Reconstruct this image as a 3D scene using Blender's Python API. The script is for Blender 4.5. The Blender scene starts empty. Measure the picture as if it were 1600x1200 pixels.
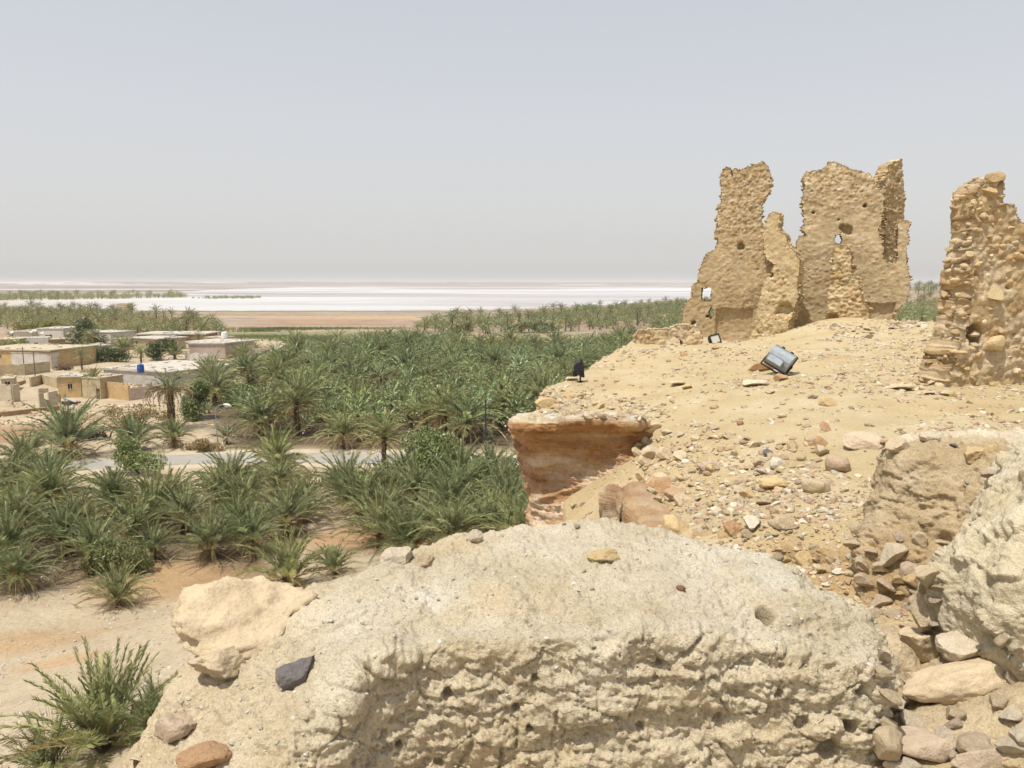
import bpy, math, random
import numpy as np
from mathutils import Vector, Matrix, Euler
from mathutils.bvhtree import BVHTree

S = bpy.context.scene
R = math.radians
# ------------------------------------------------------------------ camera
EYE = 22.0
PITCH = R(7.5)
cam_d = bpy.data.cameras.new('camera')
cam = bpy.data.objects.new('camera', cam_d)
S.collection.objects.link(cam)
cam.location = (0, 0, EYE)
cam.rotation_euler = (R(90) - PITCH, 0, 0)
cam_d.sensor_width = 36
cam_d.lens = 27
cam_d.clip_start = 0.05
cam_d.clip_end = 60000
S.camera = cam
# ------------------------------------------------------------------ sky and sun
SUN_EL, SUN_AZ = R(67), R(224)          # azimuth clockwise from +Y
S.world = bpy.data.worlds.new('World')
S.world.use_nodes = True
wn = S.world.node_tree
for n in list(wn.nodes): wn.nodes.remove(n)
w_out = wn.nodes.new('ShaderNodeOutputWorld')
w_bg = wn.nodes.new('ShaderNodeBackground')
w_sky = wn.nodes.new('ShaderNodeTexSky')
w_sky.sky_type = 'NISHITA'
w_sky.sun_disc = False
w_sky.sun_elevation = SUN_EL
w_sky.sun_rotation = SUN_AZ
w_sky.altitude = 0
w_sky.air_density = 1.0
w_sky.dust_density = 6.0
w_sky.ozone_density = 1.5
w_hsv = wn.nodes.new('ShaderNodeHueSaturation')
w_hsv.inputs['Saturation'].default_value = 0.45
w_mix = wn.nodes.new('ShaderNodeMix'); w_mix.data_type = 'RGBA'
w_mix.inputs[0].default_value = 0.62
w_tc = wn.nodes.new('ShaderNodeTexCoord'); w_sep = wn.nodes.new('ShaderNodeSeparateXYZ'); w_ramp = wn.nodes.new('ShaderNodeValToRGB')
wn.links.new(w_tc.outputs['Generated'], w_sep.inputs[0]); wn.links.new(w_sep.outputs['Z'], w_ramp.inputs[0])
while len(w_ramp.color_ramp.elements) < 5: w_ramp.color_ramp.elements.new(0.5)
for e, (p, c) in zip(w_ramp.color_ramp.elements, ((0.0, (0.86, 0.855, 0.83)), (0.03, (1.0, 0.995, 0.975)), (0.09, (1.0, 1.0, 0.99)), (0.2, (0.905, 0.93, 0.965)), (0.5, (0.69, 0.735, 0.86)))): e.position = p; e.color = (*c, 1)
w_mul = wn.nodes.new('ShaderNodeVectorMath'); w_mul.operation = 'SCALE'; w_mul.inputs['Scale'].default_value = 10.0     # dust veil, paler towards the horizon
wn.links.new(w_ramp.outputs[0], w_mul.inputs[0]); wn.links.new(w_mul.outputs[0], [i for i in w_mix.inputs if i.name == 'B' and i.type == 'RGBA'][0])
wn.links.new(w_sky.outputs[0], w_hsv.inputs['Color'])
wn.links.new(w_hsv.outputs[0], [i for i in w_mix.inputs if i.name == 'A' and i.type == 'RGBA'][0])
wn.links.new([o for o in w_mix.outputs if o.type == 'RGBA'][0], w_bg.inputs['Color'])
w_bg.inputs['Strength'].default_value = 0.1
wn.links.new(w_bg.outputs[0], w_out.inputs[0])
sun_d = bpy.data.lights.new('sun', 'SUN')
sun_d.energy = 4.5
sun_d.angle = R(0.6)
sun_d.color = (1.0, 0.95, 0.86)
sun = bpy.data.objects.new('sun', sun_d)
S.collection.objects.link(sun)
sdir = Vector((math.sin(SUN_AZ) * math.cos(SUN_EL), math.cos(SUN_AZ) * math.cos(SUN_EL), math.sin(SUN_EL)))
sun.rotation_euler = sdir.to_track_quat('Z', 'Y').to_euler()
sun.location = (0, 0, 80)
S.view_settings.view_transform = 'Standard'
S.view_settings.look = 'None'
S.view_settings.exposure = 0.0
S.view_settings.gamma = 1
S.view_settings.use_curve_mapping = False
S.render.engine = 'CYCLES'
S.cycles.max_bounces = 6
S.cycles.diffuse_bounces = 3
S.cycles.glossy_bounces = 2
S.cycles.transmission_bounces = 3
S.cycles.transparent_max_bounces = 6
S.cycles.volume_bounces = 1
S.cycles.use_denoising = True

# ------------------------------------------------------------------ rays through photo pixels (1600x1200)
CP, SP = math.cos(PITCH), math.sin(PITCH)
def ray(px, py):
    a = (px - 800) / 1200.0; b = -(py - 600) / 1200.0
    return np.array([a, CP + b * SP, -SP + b * CP])
def atY(px, py, Y):
    d = ray(px, py); return np.array([0, 0, EYE]) + d * (Y / d[1])
def atZ(px, py, z=0.0):
    d = ray(px, py); return np.array([0, 0, EYE]) + d * ((z - EYE) / d[2])

# ------------------------------------------------------------------ numpy noise
_prng = np.random.RandomState(7)
_perm = np.concatenate([_prng.permutation(256)] * 3).astype(np.int64)
_grad = _prng.normal(size=(256, 3)); _grad /= np.linalg.norm(_grad, axis=1)[:, None]
def pn(P, f=1.0, seed=0):
    """Perlin noise of points (N,3) at frequency f, about -0.7..0.7"""
    P = np.asarray(P, float) * f + seed * 17.37
    I = np.floor(P).astype(np.int64); F = P - I
    U = F * F * F * (F * (F * 6 - 15) + 10)
    I &= 255
    out = 0
    for dx in (0, 1):
        wx = U[:, 0] if dx else 1 - U[:, 0]
        for dy in (0, 1):
            wy = U[:, 1] if dy else 1 - U[:, 1]
            for dz in (0, 1):
                wz = U[:, 2] if dz else 1 - U[:, 2]
                h = _perm[_perm[_perm[(I[:, 0] + dx) & 255] + ((I[:, 1] + dy) & 255)] + ((I[:, 2] + dz) & 255)]
                g = _grad[h]
                out = out + wx * wy * wz * (g[:, 0] * (F[:, 0] - dx) + g[:, 1] * (F[:, 1] - dy) + g[:, 2] * (F[:, 2] - dz))
    return out
def fbm(P, f=1.0, octv=4, gain=0.5, seed=0):
    s = 0; a = 1.0
    for o in range(octv):
        s = s + a * pn(P, f, seed + o * 3.1); f *= 2.03; a *= gain
    return s
def ridge(P, f=1.0, octv=4, gain=0.55, seed=0):
    s = 0; a = 1.0
    for o in range(octv):
        s = s + a * (1 - 2 * np.abs(pn(P, f, seed + o * 5.7))); f *= 2.07; a *= gain
    return s
_wr = _prng.rand(4096, 4)
def worley(P, seed=0):
    """F1, F2, random per cell of points (N,3)"""
    P = np.asarray(P, float) + seed * 11.3
    I = np.floor(P).astype(np.int64); F = P - I
    n = len(P); f1 = np.full(n, 9.0); f2 = np.full(n, 9.0); cid = np.zeros(n)
    for dx in (-1, 0, 1):
        for dy in (-1, 0, 1):
            for dz in (-1, 0, 1):
                h = (_perm[_perm[_perm[(I[:, 0] + dx) & 255] + ((I[:, 1] + dy) & 255)] + ((I[:, 2] + dz) & 255)])
                r = _wr[h]
                d = np.sqrt((dx + r[:, 0] - F[:, 0]) ** 2 + (dy + r[:, 1] - F[:, 1]) ** 2 + (dz + r[:, 2] - F[:, 2]) ** 2)
                lt = d < f1
                f2 = np.where(lt, f1, np.minimum(f2, d)); cid = np.where(lt, r[:, 3], cid); f1 = np.where(lt, d, f1)
    return f1, f2, cid
def sst(a, b, x):
    if a > b: return 1 - sst(b, a, x)
    t = np.clip((x - a) / (b - a), 0, 1); return t * t * (3 - 2 * t)
def in_poly(x, y, poly):
    x = np.asarray(x); y = np.asarray(y); c = np.zeros(x.shape, bool); n = len(poly)
    for i in range(n):
        x0, y0 = poly[i]; x1, y1 = poly[(i + 1) % n]
        if y0 == y1: continue
        c ^= ((y0 > y) != (y1 > y)) & (x < (x1 - x0) * (y - y0) / (y1 - y0) + x0)
    return c
def d_poly(x, y, poly, closed=True):
    d = np.full(np.asarray(x).shape, 1e9); n = len(poly)
    for i in range(n if closed else n - 1):
        x0, y0 = poly[i][:2]; x1, y1 = poly[(i + 1) % n][:2]
        dx, dy = x1 - x0, y1 - y0; L = dx * dx + dy * dy + 1e-12
        t = np.clip(((x - x0) * dx + (y - y0) * dy) / L, 0, 1)
        d = np.minimum(d, np.hypot(x - x0 - t * dx, y - y0 - t * dy))
    return d

# ------------------------------------------------------------------ mesh and object helpers
def lin(c):
    return tuple((v / 255 / 12.92) if v / 255 <= 0.04045 else ((v / 255 + 0.055) / 1.055) ** 2.4 for v in c)
def new_mesh(name, V, polys, mats=(), col=None, mi=None, smooth=True):
    """polys: list of int arrays (N,k)"""
    me = bpy.data.meshes.new(name)
    V = np.asarray(V, np.float32)
    polys = [np.asarray(p, np.int32) for p in polys if len(p)]
    me.vertices.add(len(V)); me.vertices.foreach_set('co', V.ravel())
    tot = sum(p.size for p in polys); nf = sum(len(p) for p in polys)
    me.loops.add(tot); me.loops.foreach_set('vertex_index', np.concatenate([p.ravel() for p in polys]))
    me.polygons.add(nf)
    sizes = np.concatenate([np.full(len(p), p.shape[1], np.int32) for p in polys])
    st = np.zeros(nf, np.int32); st[1:] = np.cumsum(sizes)[:-1]
    me.polygons.foreach_set('loop_start', st)
    me.polygons.foreach_set('loop_total', sizes)
    me.update(calc_edges=True)
    me.polygons.foreach_set('use_smooth', np.full(nf, smooth, bool))
    for m in mats: me.materials.append(m)
    if mi is not None: me.polygons.foreach_set('material_index', np.asarray(mi, np.int32))
    if col is not None:
        a = me.color_attributes.new('col', 'FLOAT_COLOR', 'POINT')
        c = np.ones((len(V), 4), np.float32); c[:, :3] = col
        a.data.foreach_set('color', c.ravel())
    me.validate(); me.update()
    return me
def link(name, me, parent=None, loc=None, rot=None, scale=None):
    o = bpy.data.objects.new(name, me)
    S.collection.objects.link(o)
    if parent: o.parent = parent
    if loc is not None: o.location = loc
    if rot is not None: o.rotation_euler = rot
    if scale is not None: o.scale = scale if hasattr(scale, '__len__') else (scale,) * 3
    return o
def tag(o, label=None, cat=None, group=None, kind=None):
    if label: o['label'] = label
    if cat: o['category'] = cat
    if group: o['group'] = group
    if kind: o['kind'] = kind
    return o
def empty(name, loc=(0, 0, 0), rz=0.0, label=None, cat=None, group=None):
    o = bpy.data.objects.new(name, None)
    o.empty_display_size = 0.2
    S.collection.objects.link(o); o.location = loc; o.rotation_euler = (0, 0, rz)
    return tag(o, label, cat, group)
class MB:
    """collects simple shapes into one mesh"""
    def __init__(s): s.V = []; s.F4 = []; s.F3 = []; s.n = 0
    def add(s, V, F4=(), F3=()):
        V = np.asarray(V, float)
        if len(F4): s.F4.append(np.asarray(F4) + s.n)
        if len(F3): s.F3.append(np.asarray(F3) + s.n)
        s.V.append(V); s.n += len(V); return s
    def box(s, c, d, rot=None):
        c = np.asarray(c, float); d = np.asarray(d, float) / 2
        v = np.array([[x, y, z] for x in (-1, 1) for y in (-1, 1) for z in (-1, 1)], float) * d
        if rot is not None: v = v @ np.array(rot).T
        return s.add(v + c, [[0, 1, 3, 2], [4, 6, 7, 5], [0, 4, 5, 1], [2, 3, 7, 6], [0, 2, 6, 4], [1, 5, 7, 3]])
    def tube(s, pts, rad, n=8, cap=True):
        pts = np.asarray(pts, float); m = len(pts)
        rad = np.full(m, rad) if np.isscalar(rad) else np.asarray(rad, float)
        T = np.gradient(pts, axis=0); T /= np.linalg.norm(T, axis=1)[:, None] + 1e-9
        up = np.array([0, 0, 1.0]) if abs(T[0][2]) < 0.9 else np.array([1.0, 0, 0])
        V = []
        for i in range(m):
            a = np.cross(T[i], up); a /= np.linalg.norm(a) + 1e-9; b = np.cross(a, T[i])
            th = np.arange(n) * 2 * math.pi / n
            V.append(pts[i] + rad[i] * (np.cos(th)[:, None] * a + np.sin(th)[:, None] * b))
        V = np.concatenate(V)
        F = [[i * n + j, i * n + (j + 1) % n, (i + 1) * n + (j + 1) % n, (i + 1) * n + j] for i in range(m - 1) for j in range(n)]
        F3 = []
        if cap:
            V = np.vstack([V, pts[0], pts[-1]]); k = m * n
            F3 = [[k, (j + 1) % n, j] for j in range(n)] + [[k + 1, (m - 1) * n + j, (m - 1) * n + (j + 1) % n] for j in range(n)]
        return s.add(V, F, F3)
    def arrays(s): return np.concatenate(s.V), [np.concatenate(x) for x in (s.F4, s.F3) if x]
    def mesh(s, name, mat, smooth=False):
        V, P = s.arrays(); return new_mesh(name, V, P, [mat] if mat else [], smooth=smooth)
    def build(s, name, mat, parent=None, smooth=False, **k):
        return link(name, s.mesh(name, mat, smooth), parent, **k)
def grid_faces(nr, nc):
    i = np.arange(nr - 1)[:, None] * nc + np.arange(nc - 1)[None]
    i = i.ravel(); return np.stack([i, i + 1, i + nc + 1, i + nc], 1)
def copy_tree(o, parent=None):
    c = o.copy(); S.collection.objects.link(c)
    if parent: c.parent = parent
    for ch in o.children:
        copy_tree(ch, c)
    return c
BV = []                                   # surfaces that stones may rest on
def bvh_of(V, P):
    f = []
    for p in P: f += p.tolist()
    BV.append(BVHTree.FromPolygons([tuple(v) for v in np.asarray(V, float)], f))
def hit(px, py):
    d = Vector(ray(px, py)).normalized(); best = None
    for b in BV:
        h = b.ray_cast(Vector((0, 0, EYE)), d)
        if h[0] is not None and (best is None or h[3] < best[3]): best = h
    return best
# ------------------------------------------------------------------ materials
class NT:
    def __init__(s, name):
        s.m = bpy.data.materials.new(name); s.m.use_nodes = True
        s.t = s.m.node_tree; s.b = s.t.nodes['Principled BSDF']
        s.b.inputs['Roughness'].default_value = 0.9
        s.b.inputs['Specular IOR Level'].default_value = 0.2
        s.tc = s.t.nodes.new('ShaderNodeTexCoord').outputs['Object']
    def n(s, ty, **k):
        n = s.t.nodes.new(ty)
        for a, v in k.items(): setattr(n, a, v)
        return n
    def l(s, a, b): s.t.links.new(a, b)
    def noise(s, scale, detail=4, rough=0.55, vec=None, dist=0.0):
        n = s.n('ShaderNodeTexNoise'); n.inputs['Scale'].default_value = scale
        n.inputs['Detail'].default_value = detail; n.inputs['Roughness'].default_value = rough
        n.inputs['Distortion'].default_value = dist
        s.l(vec or s.tc, n.inputs['Vector']); return n.outputs['Fac']
    def vor(s, scale, feature='F1', out='Distance', vec=None):
        n = s.n('ShaderNodeTexVoronoi', feature=feature); n.inputs['Scale'].default_value = scale
        s.l(vec or s.tc, n.inputs['Vector']); return n.outputs[out]
    def scaled(s, v):
        n = s.n('ShaderNodeMapping'); n.inputs['Scale'].default_value = v
        s.l(s.tc, n.inputs['Vector']); return n.outputs[0]
    def ramp(s, fac, stops, interp='LINEAR'):
        n = s.n('ShaderNodeValToRGB'); r = n.color_ramp; r.interpolation = interp
        while len(r.elements) < len(stops): r.elements.new(0.5)
        for e, (p, c) in zip(r.elements, stops):
            e.position = p; e.color = (*c, 1) if hasattr(c, '__len__') else (c, c, c, 1)
        s.l(fac, n.inputs[0]); return n.outputs[0]
    def mix(s, fac, a, b, mode='MIX'):
        n = s.n('ShaderNodeMix', data_type='RGBA', blend_type=mode)
        for v, k in ((fac, 'Factor'), (a, 'A'), (b, 'B')):
            i = n.inputs[k] if k == 'Factor' else [x for x in n.inputs if x.name == k and x.type == 'RGBA'][0]
            if k == 'Factor': i = n.inputs[0]
            if hasattr(v, 'is_linked'): s.l(v, i)
            else: i.default_value = v if k == 'Factor' else (*v, 1)
        return [o for o in n.outputs if o.type == 'RGBA'][0]
    def math(s, op, a, b=0.0):
        n = s.n('ShaderNodeMath', operation=op)
        for v, i in ((a, 0), (b, 1)):
            if hasattr(v, 'is_linked'): s.l(v, n.inputs[i])
            else: n.inputs[i].default_value = v
        return n.outputs[0]
    def attr(s, name='col'):
        n = s.n('ShaderNodeAttribute'); n.attribute_name = name; return n.outputs['Color']
    def rnd(s): return s.n('ShaderNodeObjectInfo').outputs['Random']
    def color(s, c):
        if hasattr(c, 'is_linked'): s.l(c, s.b.inputs['Base Color'])
        else: s.b.inputs['Base Color'].default_value = (*c, 1)
        return s
    def bump(s, h, dist=0.01, strength=1.0):
        n = s.n('ShaderNodeBump'); n.inputs['Distance'].default_value = dist; n.inputs['Strength'].default_value = strength
        s.l(h, n.inputs['Height'])
        if s.b.inputs['Normal'].is_linked: s.l(s.b.inputs['Normal'].links[0].from_socket, n.inputs['Normal'])
        s.l(n.outputs[0], s.b.inputs['Normal']); return s
    def set(s, **k):
        for a, v in k.items(): s.b.inputs[a.replace('_', ' ')].default_value = v
        return s
def earth(name, cols, scale=2.0, grain=60.0, bump=0.01, use_attr=False, fine=0.35, spots=None, gbump=0.004):
    """sandy or muddy surface: colour patches, grain, small lumps"""
    t = NT(name)
    n1 = t.noise(scale, 6, 0.62)
    c = t.ramp(n1, [(0.3, cols[0]), (0.5, cols[1]), (0.7, cols[2])])
    if use_attr: c = t.mix(1.0, c, t.attr(), 'MULTIPLY')
    g = t.noise(grain, 4, 0.7)
    c = t.mix(fine, c, t.ramp(g, [(0.3, 0.25), (0.5, 1.0), (0.75, 1.35)]), 'MULTIPLY')
    if spots is not None:
        sp = t.vor(grain * 0.5)
        k = t.ramp(sp, [(0.06, 1.0), (0.2, 0.0)])
        k = t.math('MULTIPLY', k, t.ramp(t.noise(scale * 2.3, 3), [(0.45, 0), (0.6, 1)]))
        c = t.mix(t.math('MULTIPLY', k, 0.75), c, spots)
    t.color(c)
    t.bump(t.noise(grain * 0.25, 5, 0.65), bump)
    t.bump(g, gbump)
    return t.m
SAND = [(0.45, 0.345, 0.185), (0.50, 0.40, 0.23), (0.555, 0.46, 0.30)]
M = {}
M['hill'] = earth('hill_sand', SAND, 1.1, 70, 0.03, use_attr=True, fine=0.3)
M['wall_stone'] = earth('ruin_stonework', [(0.92, 0.90, 0.84), (1, 1, 1), (1.05, 1.05, 1.08)], 1.5, 45, 0.012, use_attr=True, fine=0.4)
M['mud'] = earth('mud_brick', [(0.41, 0.35, 0.24), (0.475, 0.42, 0.315), (0.535, 0.485, 0.385)], 3.0, 120, 0.012, use_attr=True, fine=0.45, spots=(0.16, 0.11, 0.07), gbump=0.003)
M['plaster'] = earth('old_plaster', [(0.34, 0.27, 0.165), (0.40, 0.33, 0.22), (0.46, 0.40, 0.29)], 3.0, 90, 0.012, use_attr=True, fine=0.45, spots=(0.16, 0.1, 0.06), gbump=0.003)
def cliff_mat():
    t = NT('red_sandstone')
    v = t.scaled((0.8, 0.8, 5.0))
    n1 = t.noise(1.1, 6, 0.6, v, 0.6)
    c = t.ramp(n1, [(0.28, (0.22, 0.10, 0.042)), (0.42, (0.325, 0.17, 0.075)), (0.55, (0.40, 0.225, 0.10)), (0.68, (0.48, 0.31, 0.165))])
    c = t.mix(t.ramp(t.noise(1.6, 4), [(0.5, 0), (0.66, 0.65)]), c, (0.50, 0.36, 0.22))
    c = t.mix(1.0, c, t.attr(), 'MULTIPLY')
    g = t.noise(40, 4, 0.7)
    c = t.mix(0.35, c, t.ramp(g, [(0.3, 0.4), (0.55, 1.0), (0.8, 1.3)]), 'MULTIPLY')
    t.color(c); t.bump(t.noise(3, 6, 0.65, v), 0.05); t.bump(g, 0.008)
    return t.m
M['cliff'] = cliff_mat()
def rock_mat(name, stops, grain=14.0):
    t = NT(name)
    c = t.ramp(t.rnd(), stops) if len(stops) > 1 else None
    base = c if c is not None else stops[0][1]
    n = t.noise(2.2, 5, 0.6)
    c = t.mix(0.5, base, t.ramp(n, [(0.3, (0.84, 0.8, 0.76)), (0.5, (1.05, 1.05, 1.05)), (0.72, (1.3, 1.26, 1.2))]), 'MULTIPLY')
    g = t.noise(grain, 5, 0.7)
    c = t.mix(0.4, c, t.ramp(g, [(0.3, 0.6), (0.48, 1.05), (0.75, 1.3)]), 'MULTIPLY')
    t.color(c); t.bump(n, 0.02); t.bump(g, 0.008)
    return t.m
M['rock'] = rock_mat('loose_stone', [(0.0, (0.46, 0.37, 0.235)), (0.3, (0.51, 0.42, 0.28)), (0.55, (0.48, 0.37, 0.22)), (0.75, (0.53, 0.46, 0.34)), (0.9, (0.43, 0.30, 0.19)), (1.0, (0.49, 0.435, 0.35))])
M['rock_yellow'] = rock_mat('yellow_stone', [(0, (0.53, 0.395, 0.21))])
M['rock_pale'] = rock_mat('pale_stone', [(0, (0.56, 0.475, 0.35))])
M['rock_cream'] = rock_mat('cream_stone', [(0, (0.53, 0.425, 0.28))])
M['rock_pink'] = rock_mat('pink_stone', [(0, (0.50, 0.395, 0.285))])
M['rock_orange'] = rock_mat('orange_stone', [(0, (0.44, 0.275, 0.15))])
M['rock_red'] = rock_mat('red_stone', [(0, (0.36, 0.20, 0.125))])
M['rock_grey'] = rock_mat('grey_stone', [(0, (0.20, 0.18, 0.17))])
M['rock_white'] = rock_mat('white_stone', [(0, (0.59, 0.53, 0.42))])
def pebble_mat(name):
    t = NT(name); c = t.mix(0.4, t.attr(), t.ramp(t.noise(60, 3), [(0.3, 0.5), (0.7, 1.25)]), 'MULTIPLY')
    t.color(c); return t.m
M['pebble'] = pebble_mat('pebbles')
def leaf_mat(name, hue=0.0, val=1.0):
    t = NT(name)
    c = t.attr()
    r = t.rnd()
    c = t.mix(1.0, c, t.ramp(r, [(0, (0.82, 0.86, 0.80)), (0.35, (1.0, 1.0, 1.0)), (0.7, (1.12, 1.08, 0.92)), (1.0, (0.92, 1.0, 1.02))]), 'MULTIPLY')
    t.color(c); t.set(Roughness=0.42); t.b.inputs['Specular IOR Level'].default_value = 0.5
    tr = t.n('ShaderNodeBsdfTranslucent'); t.l(c, tr.inputs['Color'])
    mx = t.n('ShaderNodeMixShader'); mx.inputs[0].default_value = 0.10
    out = t.t.nodes['Material Output']
    t.l(t.b.outputs[0], mx.inputs[1]); t.l(tr.outputs[0], mx.inputs[2]); t.l(mx.outputs[0], out.inputs[0])
    return t.m
M['frond'] = leaf_mat('palm_fronds')
M['leaf'] = leaf_mat('bush_leaves')
def simple(name, c, rough=0.8, metal=0.0, var=0.25, scale=8.0, spec=0.3, bump=0.0):
    t = NT(name)
    t.color(t.mix(var, c, t.ramp(t.noise(scale, 5, 0.6), [(0.3, 0.5), (0.5, 1.0), (0.72, 1.3)]), 'MULTIPLY'))
    t.set(Roughness=rough, Metallic=metal); t.b.inputs['Specular IOR Level'].default_value = spec
    if bump: t.bump(t.noise(scale * 3, 4), bump)
    return t.m
M['trunk'] = simple('palm_trunk', (0.13, 0.09, 0.06), 0.95, 0, 0.6, 9, 0.1, 0.05)
M['dry'] = leaf_mat('dry_fronds')
M['fruit'] = simple('date_stalks', (0.55, 0.26, 0.03), 0.6)
M['black'] = simple('black_metal', (0.022, 0.022, 0.024), 0.55, 0, 0.3, 20)
M['shell'] = simple('grey_painted_metal', (0.30, 0.33, 0.36), 0.5, 0.2, 0.45, 7)
M['glass'] = simple('lamp_glass', (0.50, 0.50, 0.42), 0.12, 0, 0.15, 5, 0.6)
M['steel'] = simple('pole_metal', (0.30, 0.33, 0.34), 0.5, 0.4, 0.2)
M['wood'] = simple('weathered_wood', (0.16, 0.12, 0.09), 0.9, 0, 0.4, 5)
M['char'] = simple('charred_wood', (0.03, 0.025, 0.022), 0.9)
M['greywood'] = simple('grey_wood', (0.42, 0.40, 0.37), 0.9, 0, 0.3)
M['bluepole'] = simple('dark_blue_paint', (0.03, 0.04, 0.09), 0.5)
M['tank'] = simple('blue_plastic', (0.03, 0.09, 0.32), 0.45, 0, 0.15)
M['white'] = simple('white_paint', (0.72, 0.71, 0.68), 0.7, 0, 0.15)
M['dark'] = simple('dark_opening', (0.03, 0.025, 0.02), 0.9)
def house_mat(name, c):
    t = NT(name)
    a = t.mix(0.55, c, t.ramp(t.noise(0.6, 6, 0.65), [(0.3, (0.62, 0.56, 0.5)), (0.5, (1, 1, 1)), (0.7, (1.2, 1.2, 1.2))]), 'MULTIPLY')
    a = t.mix(0.35, a, t.ramp(t.vor(3.2, 'F1', 'Color'), [(0.0, 0.6), (1.0, 1.25)]), 'MULTIPLY')
    t.color(a); t.bump(t.noise(5, 5), 0.06); return t.m
M['h_ochre'] = house_mat('ochre_render', (0.50, 0.355, 0.18))
M['h_sand'] = house_mat('sand_render', (0.47, 0.39, 0.255))
M['h_buff'] = house_mat('buff_render', (0.48, 0.41, 0.30))
M['h_white'] = house_mat('whitewash', (0.56, 0.52, 0.46))
M['h_grey'] = house_mat('bare_block', (0.46, 0.43, 0.39))
M['h_pink'] = house_mat('pinkish_plaster', (0.50, 0.41, 0.34))
M['h_brown'] = house_mat('brown_mud', (0.34, 0.23, 0.13))
M['r_white'] = house_mat('pale_flat_roof', (0.50, 0.46, 0.39))
M['r_sand'] = house_mat('earth_roof', (0.48, 0.41, 0.29))
def road_mat():
    t = NT('worn_asphalt')
    c = t.ramp(t.noise(0.25, 5, 0.6), [(0.3, (0.28, 0.26, 0.225)), (0.55, (0.345, 0.32, 0.275)), (0.75, (0.42, 0.375, 0.30))])
    t.color(c); t.bump(t.noise(20, 3), 0.01); return t.m
M['road'] = road_mat()
def ground_mat():
    t = NT('oasis_ground')
    c = t.mix(0.6, t.attr(), t.ramp(t.noise(0.16, 7, 0.68), [(0.3, (0.66, 0.6, 0.54)), (0.5, (1, 1, 1)), (0.7, (1.2, 1.2, 1.2))]), 'MULTIPLY')
    c = t.mix(0.4, c, t.ramp(t.noise(3.0, 5, 0.7), [(0.3, (0.5, 0.45, 0.4)), (0.5, (1, 1, 1)), (0.72, (1.25, 1.25, 1.22))]), 'MULTIPLY')
    t.color(c); t.bump(t.noise(1.2, 6, 0.65), 0.25); t.bump(t.noise(9.0, 4, 0.65), 0.05)
    return t.m
M['ground'] = ground_mat()
def salt_mat():
    t = NT('salt_crust')
    v = t.scaled((0.0007, 0.0019, 1))
    n = t.noise(1.0, 8, 0.58, v, 1.0)
    c = t.ramp(n, [(0.36, (0.30, 0.275, 0.265)), (0.44, (0.38, 0.355, 0.345)), (0.50, (0.48, 0.475, 0.47)), (0.62, (0.525, 0.53, 0.53))])
    c = t.mix(1.0, c, t.attr(), 'MULTIPLY')
    t.color(c); t.set(Roughness=0.75); return t.m
M['salt'] = salt_mat()
def water_mat():
    t = NT('brine'); t.color((0.20, 0.22, 0.22)); t.set(Roughness=0.08); t.b.inputs['Specular IOR Level'].default_value = 0.5
    t.bump(t.noise(2.0, 3), 0.02); return t.m
M['water'] = water_mat()
# ------------------------------------------------------------------ hilltop: heights from a spline through surveyed points
HC = [(1050, 520, 24), (992, 537, 22), (960, 553, 19), (930, 572, 16.5), (905, 597, 14), (870, 602, 13.2), (850, 612, 12.6), (838, 632, 11.6), (828, 652, 10.9),
      (1110, 536, 20), (1180, 533, 19.5), (1150, 532, 24.5), (1090, 538, 23), (1060, 556, 17), (1000, 580, 15.2), (1330, 503, 22.5), (1300, 498, 21.3), (1240, 515, 20.5), (1210, 527, 21),
      (1440, 510, 20), (1480, 512, 19), (1400, 516, 19), (1360, 540, 16), (1250, 550, 15.5), (1222, 586, 12), (1150, 580, 12.8), (1100, 590, 12.6), (1470, 585, 11.2), (1560, 612, 9.8), (1640, 625, 9.3), (1750, 640, 9.0), (1600, 560, 13), (1700, 540, 14), (1900, 520, 17),
      (1400, 570, 12.5), (1500, 640, 8.8), (1400, 620, 9.6), (1300, 632, 9.1), (1200, 640, 9.3), (1100, 620, 10.7), (1000, 620, 12.0), (940, 625, 12.0), (890, 640, 11.4), (950, 648, 10.7), (1000, 660, 10.3),
      (1060, 680, 9.2), (1030, 705, 8.8), (1000, 712, 9.1), (1050, 740, 7.9), (1150, 690, 8.1), (1200, 720, 7.2), (1350, 695, 7.2), (1450, 680, 7.3), (1600, 700, 6.6), (1750, 700, 6.4),
      (1300, 760, 6.0), (1200, 780, 6.0), (1100, 770, 6.9), (1050, 830, 5.9), (1150, 815, 5.6), (1000, 820, 7.0), (940, 800, 8.0), (900, 802, 8.6), (868, 826, 8.6), (950, 745, 9.1), (985, 728, 9.1), (990, 770, 7.9),
      (1215, 825, 5.15), (1330, 835, 4.95), (1345, 800, 5.3), (1230, 872, 5.0), (1300, 890, 4.55), (1300, 935, 4.35), (1400, 985, 3.9), (1450, 990, 3.8), (1170, 850, 5.2), (1600, 900, 4.2), (1600, 1000, 3.6), (1700, 900, 4.2),
      (1200, 950, 4.2), (1000, 900, 4.6), (1000, 1000, 3.6), (1300, 1050, 3.3)]
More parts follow.
